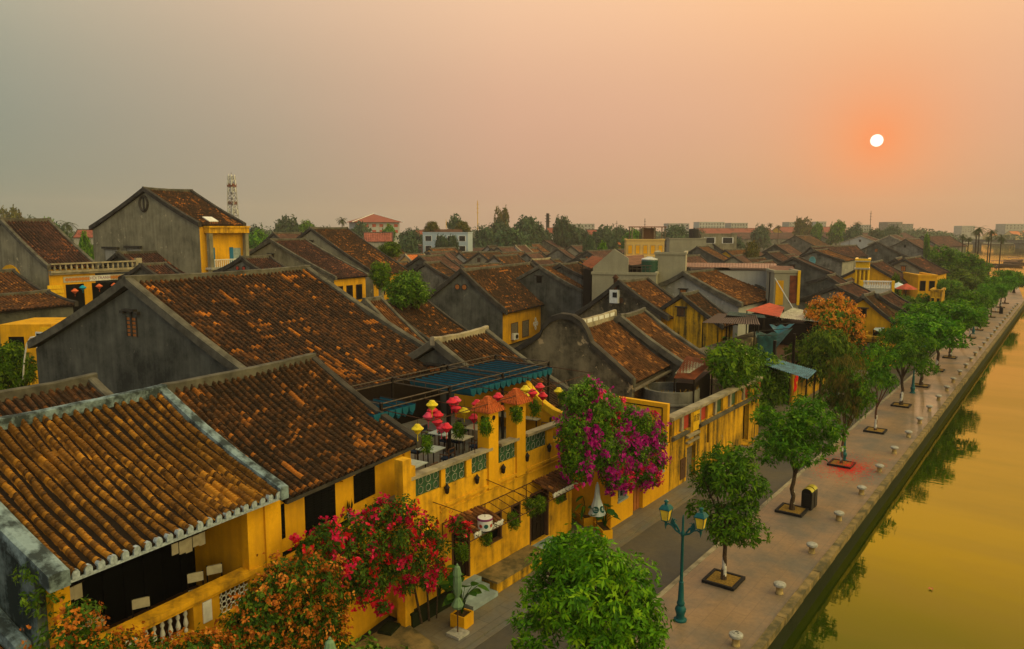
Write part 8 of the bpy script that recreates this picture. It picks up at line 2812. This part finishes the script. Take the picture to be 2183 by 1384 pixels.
# far bank belt of trees: reads as one mass
rng = np.random.default_rng(15)
lobs = []
for i in range(150):
    xx = rng.uniform(-260, 900); yy = 905 + rng.uniform(0, 110) + abs(xx) * .02
    hh = rng.uniform(5, 11)
    lobs.append((xx, yy, hh * .5, rng.uniform(7, 14), 8, hh * .6))
C, N = lobe_points(lobs, .35, rng, .6)
V, Q, U = leaf_cloud(C, N, 6, 2.6, 1.6, rng, .2)
tag(link('far_bank_trees', np_mesh('far_bank_trees', V, Q, 'leaf_far', U)), 'hazy belt of trees along the far bank of the river', 'woodland', kind='stuff')
lobs = []
for i in range(150):
    dd_ = rng.uniform(560, 900); pxx = rng.uniform(-60, 2020)
    q = facing(pxx, 500, dd_)
    hh = rng.uniform(7, 13)
    lobs.append((q[0], q[1], hh * .5, rng.uniform(8, 16), rng.uniform(8, 16), hh * .6))
C, N = lobe_points(lobs, .3, rng, .6)
V, Q, U = leaf_cloud(C, N, 6, 2.4, 1.5, rng, .2)
tag(link('skyline_trees', np_mesh('skyline_trees', V, Q, 'leaf_far', U)), 'hazy belt of low trees along the far edge of the town', 'woodland', kind='stuff')

# boats, motorbikes, person near the plaza
def boat(px, py, L, rz, label, m_='wood_brown'):
    q = on_z(px, py, -.9)
    t = empty('wooden_boat', (q[0], q[1], -1.0), rz, label, 'boat', 'wooden boats moored at the plaza')
    mb = MB()
    n = 9
    vs = []
    for i in range(n):
        u = i / (n - 1) * 2 - 1
        w = .95 * (1 - abs(u) ** 2.4) + .03
        sh = .35 * abs(u) ** 2
        vs += [(u * L / 2, -w, .75 + sh), (u * L / 2, -w * .6, -.1 + sh * .6), (u * L / 2, w * .6, -.1 + sh * .6), (u * L / 2, w, .75 + sh)]
    fs = []
    for i in range(n - 1):
        for k in range(3): fs.append((i * 4 + k, i * 4 + k + 1, i * 4 + k + 5, i * 4 + k + 4))
        fs.append((i * 4 + 3, i * 4, i * 4 + 4, i * 4 + 7))
    mb.add(vs, fs)
    mb.build('hull', m_, t)
    mb = MB()
    for x in (-L * .22, L * .22):
        for y in (-.7, .7): mb.bar((x, y, .7), (x, y, 2.0), .07)
    mb.build('posts', 'wood_dark', t)
    mb = MB()
    mb.hexa([(-L * .28, -.95, 1.95), (L * .28, -.95, 1.95), (L * .28, .95, 1.95), (-L * .28, .95, 1.95), (-L * .26, -.4, 2.2), (L * .26, -.4, 2.2), (L * .26, .4, 2.2), (-L * .26, .4, 2.2)])
    mb.build('canopy', 'sheet_brown', t)


for px, py, L, rz, lb_ in ((2128, 566, 10, .4, 'dark wooden boat moored left, nearest the palms'), (2150, 567, 11, .5, 'wooden boat second from the palms with a long canopy'), (2172, 563, 11, .3, 'wooden boat at the right edge of the moored row'), (2160, 558, 9, .6, 'wooden boat behind the others further out')):
    boat(px, py, L, rz, lb_)


def motorbike(px, py, rz, label, m_):
    q = on_z(px, py, -.1)
    t = empty('motorbike', (q[0], q[1], -.1), rz, label, 'motorbike', 'motorbikes parked by the street')
    for x in (-.62, .62):
        MB().tube([(x, -.05, .29), (x, .05, .29)], .29, 14).build('wheel', 'rubber', t)
    mb = MB()
    mb.hexa([(-.5, -.12, .38), (.35, -.12, .3), (.35, .12, .3), (-.5, .12, .38), (-.75, -.14, .72), (.1, -.1, .62), (.1, .1, .62), (-.75, .14, .72)])
    mb.hexa([(.3, -.16, .35), (.48, -.16, .35), (.48, .16, .35), (.3, .16, .35), (.36, -.14, .9), (.5, -.14, .95), (.5, .14, .95), (.36, .14, .9)])
    mb.build('body', m_, t)
    mb = MB(); mb.hexa([(-.7, -.13, .725), (.1, -.11, .68), (.1, .11, .68), (-.7, .13, .725), (-.66, -.1, .84), (.08, -.09, .76), (.08, .09, .76), (-.66, .1, .84)]); mb.build('saddle', 'rubber', t)
    mb = MB(); mb.bar((.46, 0, .6), (.62, 0, .29), .06); mb.bar((.42, -.35, 1.02), (.42, .35, 1.02), .05); mb.bar((.46, 0, .9), (.42, 0, 1.02), .06); mb.build('handlebar', 'iron_dark', t)


for px, py, rz, lb_, m_ in ((2098, 615, .3, 'dark motorbike foremost in the parked row beneath the drooping tree', 'bin_black'), (2104, 611, .4, 'second dark motorbike in the parked row, close to the street', 'emblem_green'), (2092, 612, .2, 'motorbike half hidden behind the foremost in the parked row', 'purple_paint'), (2084, 625, 1.2, 'small green motorbike by itself nearer the forecourt', 'emblem_green')):
    motorbike(px, py, rz, lb_, m_)

q = on_z(2124, 575, 0)
t = empty('person', (q[0], q[1], -.02), .6, 'person in dark clothes standing at the foot of the leaning palm', 'person')
me = bpy.data.meshes.new('body')
jv = [(0, 0, .92), (0, 0, 1.15), (0, .01, 1.40), (0, .01, 1.52), (0, .03, 1.66), (.19, 0, 1.40), (.24, 0, 1.12), (.22, .06, .86), (-.19, 0, 1.40), (-.24, 0, 1.12), (-.22, .06, .86), (.10, 0, .86), (.11, .02, .48), (.11, 0, .06), (.11, .13, .04), (-.10, 0, .86), (-.11, .02, .48), (-.11, 0, .06), (-.11, .13, .04)]
je = [(0, 1), (1, 2), (2, 3), (3, 4), (2, 5), (5, 6), (6, 7), (2, 8), (8, 9), (9, 10), (0, 11), (11, 12), (12, 13), (13, 14), (0, 15), (15, 16), (16, 17), (17, 18)]
me.from_pydata(jv, je, [])
me.materials.append(mat('skin'))
o = link('body', me, t)
sk = o.modifiers.new('skin', 'SKIN')
rad = [.14, .13, .14, .055, .10, .06, .045, .035, .06, .045, .035, .085, .06, .045, .04, .085, .06, .045, .04]
for v, r_ in zip(me.skin_vertices[0].data, rad): v.radius = (r_, r_)
me.skin_vertices[0].data[0].use_root = True
o.modifiers.new('sub', 'SUBSURF').levels = 1
MB().lathe([(.16, .82), (.175, 1.0), (.17, 1.2), (.19, 1.38), (.09, 1.47)], n=12).build('shirt', 'cloth_dark', t, smooth=True)
mb = MB()
for s in (-1, 1): mb.tube([(s * .10, 0, .88), (s * .11, .02, .48), (s * .11, 0, .1)], [.10, .08, .065], 9)
mb.build('trousers', 'cloth_dark', t, smooth=True)
MB().lathe([(.105, 1.66), (.11, 1.72), (.08, 1.79), (.01, 1.81)], (0, .02, 0), 12).build('hair', 'rubber', t, smooth=True)

# ------------------------------------------------------------------ packed far roofs: fill the blocks behind
taken = [(h_['root'].location.x + (h_['L'] / 2) * -math.sin(h_['root'].rotation_euler[2]), h_['root'].location.y + (h_['L'] / 2) * math.cos(h_['root'].rotation_euler[2]), max(h_['xC'], h_['L'] / 2) if h_['L'] else 6) for h_ in HOUSES.values()]
PROT = []
for k in range(6):
    rr = random.Random(k)
    hw = rr.uniform(4.2, 5.6); zr = rr.uniform(7.2, 8.0); ze = zr - hw * .58
    hh = house('packed%d' % k, None, (0, 0), z=None, d=None, c=None, L=None) if False else None
    t = empty('tiled_house', (0, 0, 0))
    L = rr.uniform(8, 13)
    mb = MB(); mb.prism_y([(-hw + .3, 0), (hw - .4, 0), (hw - .4, ze + .1), (0, zr - .3), (-hw + .3, ze + .1)], .15, L - .15, 1, 0)
    mb.build('wall', [['wall_grey', 'wall_dark', 'wall_mould', 'wall_pale', 'wall_grey', 'wall_ochre'][k], ['wall_ochre', 'wall_pale', 'wall_ochre', 'wall_cream', 'wall_white', 'wall_ochre'][k]], t)
    build_roof(t, 'roof', [(0, L, 0, zr, hw, ze), (0, L, 0, zr, -hw, ze)], ['tile_far', 'tile_plum', 'tile_far', 'tile_brown', 'tile_far', 'tile_rust'][k], 2, .4, .08, .15, 300 + k)
    for y in (.05, L - .05):
        mb = MB()
        coping_along(mb, list(reversed(verge_pts(y, 0, zr, -hw, ze, .15, .04))) + verge_pts(y, 0, zr, hw, ze, .15, .04)[1:], .34, .24)
        mb.build('verge_coping', 'coping_dark', t)
    mb = MB(); coping_along(mb, [(0, -.1 + (L + .2) * i / 8, zr + .02) for i in range(9)], .34, .26); mb.build('ridge_cap', 'coping', t)
    PROT.append((t, L, hw))
rr = random.Random(77)
used = set()
cnt = 0
spots = []
y = 66.0
while y < 400:
    x = -30.0 if y > 75 else -52
    while x > -330 - y * .35:
        spots.append((x + rr.uniform(-2, 2), y + rr.uniform(-2.5, 2.5)))
        x -= 11.5 if y < 260 else 14
    y += 14 if y < 260 else 18
fwv = Vector((-math.sin(YAW), math.cos(YAW)))
for x, y in spots:
    dep = x * fwv.x + y * fwv.y
    lat = x * math.cos(YAW) + y * math.sin(YAW)
    if dep < 118 or abs(1091.5 + 1620 * lat / dep - 1091.5) > 1150: continue
    if any(math.hypot(x - a, y - b_) < r_ + 5.0 for a, b_, r_ in taken): continue
    if x > -30 - max(0, (y - 180) * .5): continue
    if cnt >= 215: continue
    k = rr.randrange(6)
    p, L, hw = PROT[k]
    if k in used:
        o = copy_tree(p)
    else:
        o = p; used.add(k)
    a = rr.choice([-.05, .05, .1, -.1, .0])
    if dep < 150: zs = .82
    else: zs = rr.uniform(.9, 1.12)
    o.location = (x + math.sin(a) * L / 2, y - math.cos(a) * L / 2, 0)
    o.rotation_euler = (0, 0, a)
    o.scale = (1, 1, zs)
    tag(o, 'small dark tiled roof house crowded among the packed roofs of the far town', 'house', 'packed roofs of the far town')
    taken.append((x, y, 5.0))
    cnt += 1
print('packed', cnt)
for k in range(6):
    if k not in used:
        for ch in list(PROT[k][0].children): bpy.data.objects.remove(ch)
        bpy.data.objects.remove(PROT[k][0])

# ------------------------------------------------------------------ the humid evening air
m = bpy.data.materials.new('haze_air')
m.use_nodes = True
nt = m.node_tree
nt.nodes.clear()
out = nd(nt, 'OutputMaterial')
vol = nd(nt, 'VolumePrincipled', {'Color': (.86, .80, .74, 1), 'Density': .00026, 'Anisotropy': .2})
nt.links.new(vol.outputs[0], out.inputs['Volume'])
MATS['haze_air'] = m
mb = MB(); mb.bx(-1800, 1800, -120, 1800, -4.5, 75)
tag(mb.build('haze', 'haze_air'), kind='stuff')
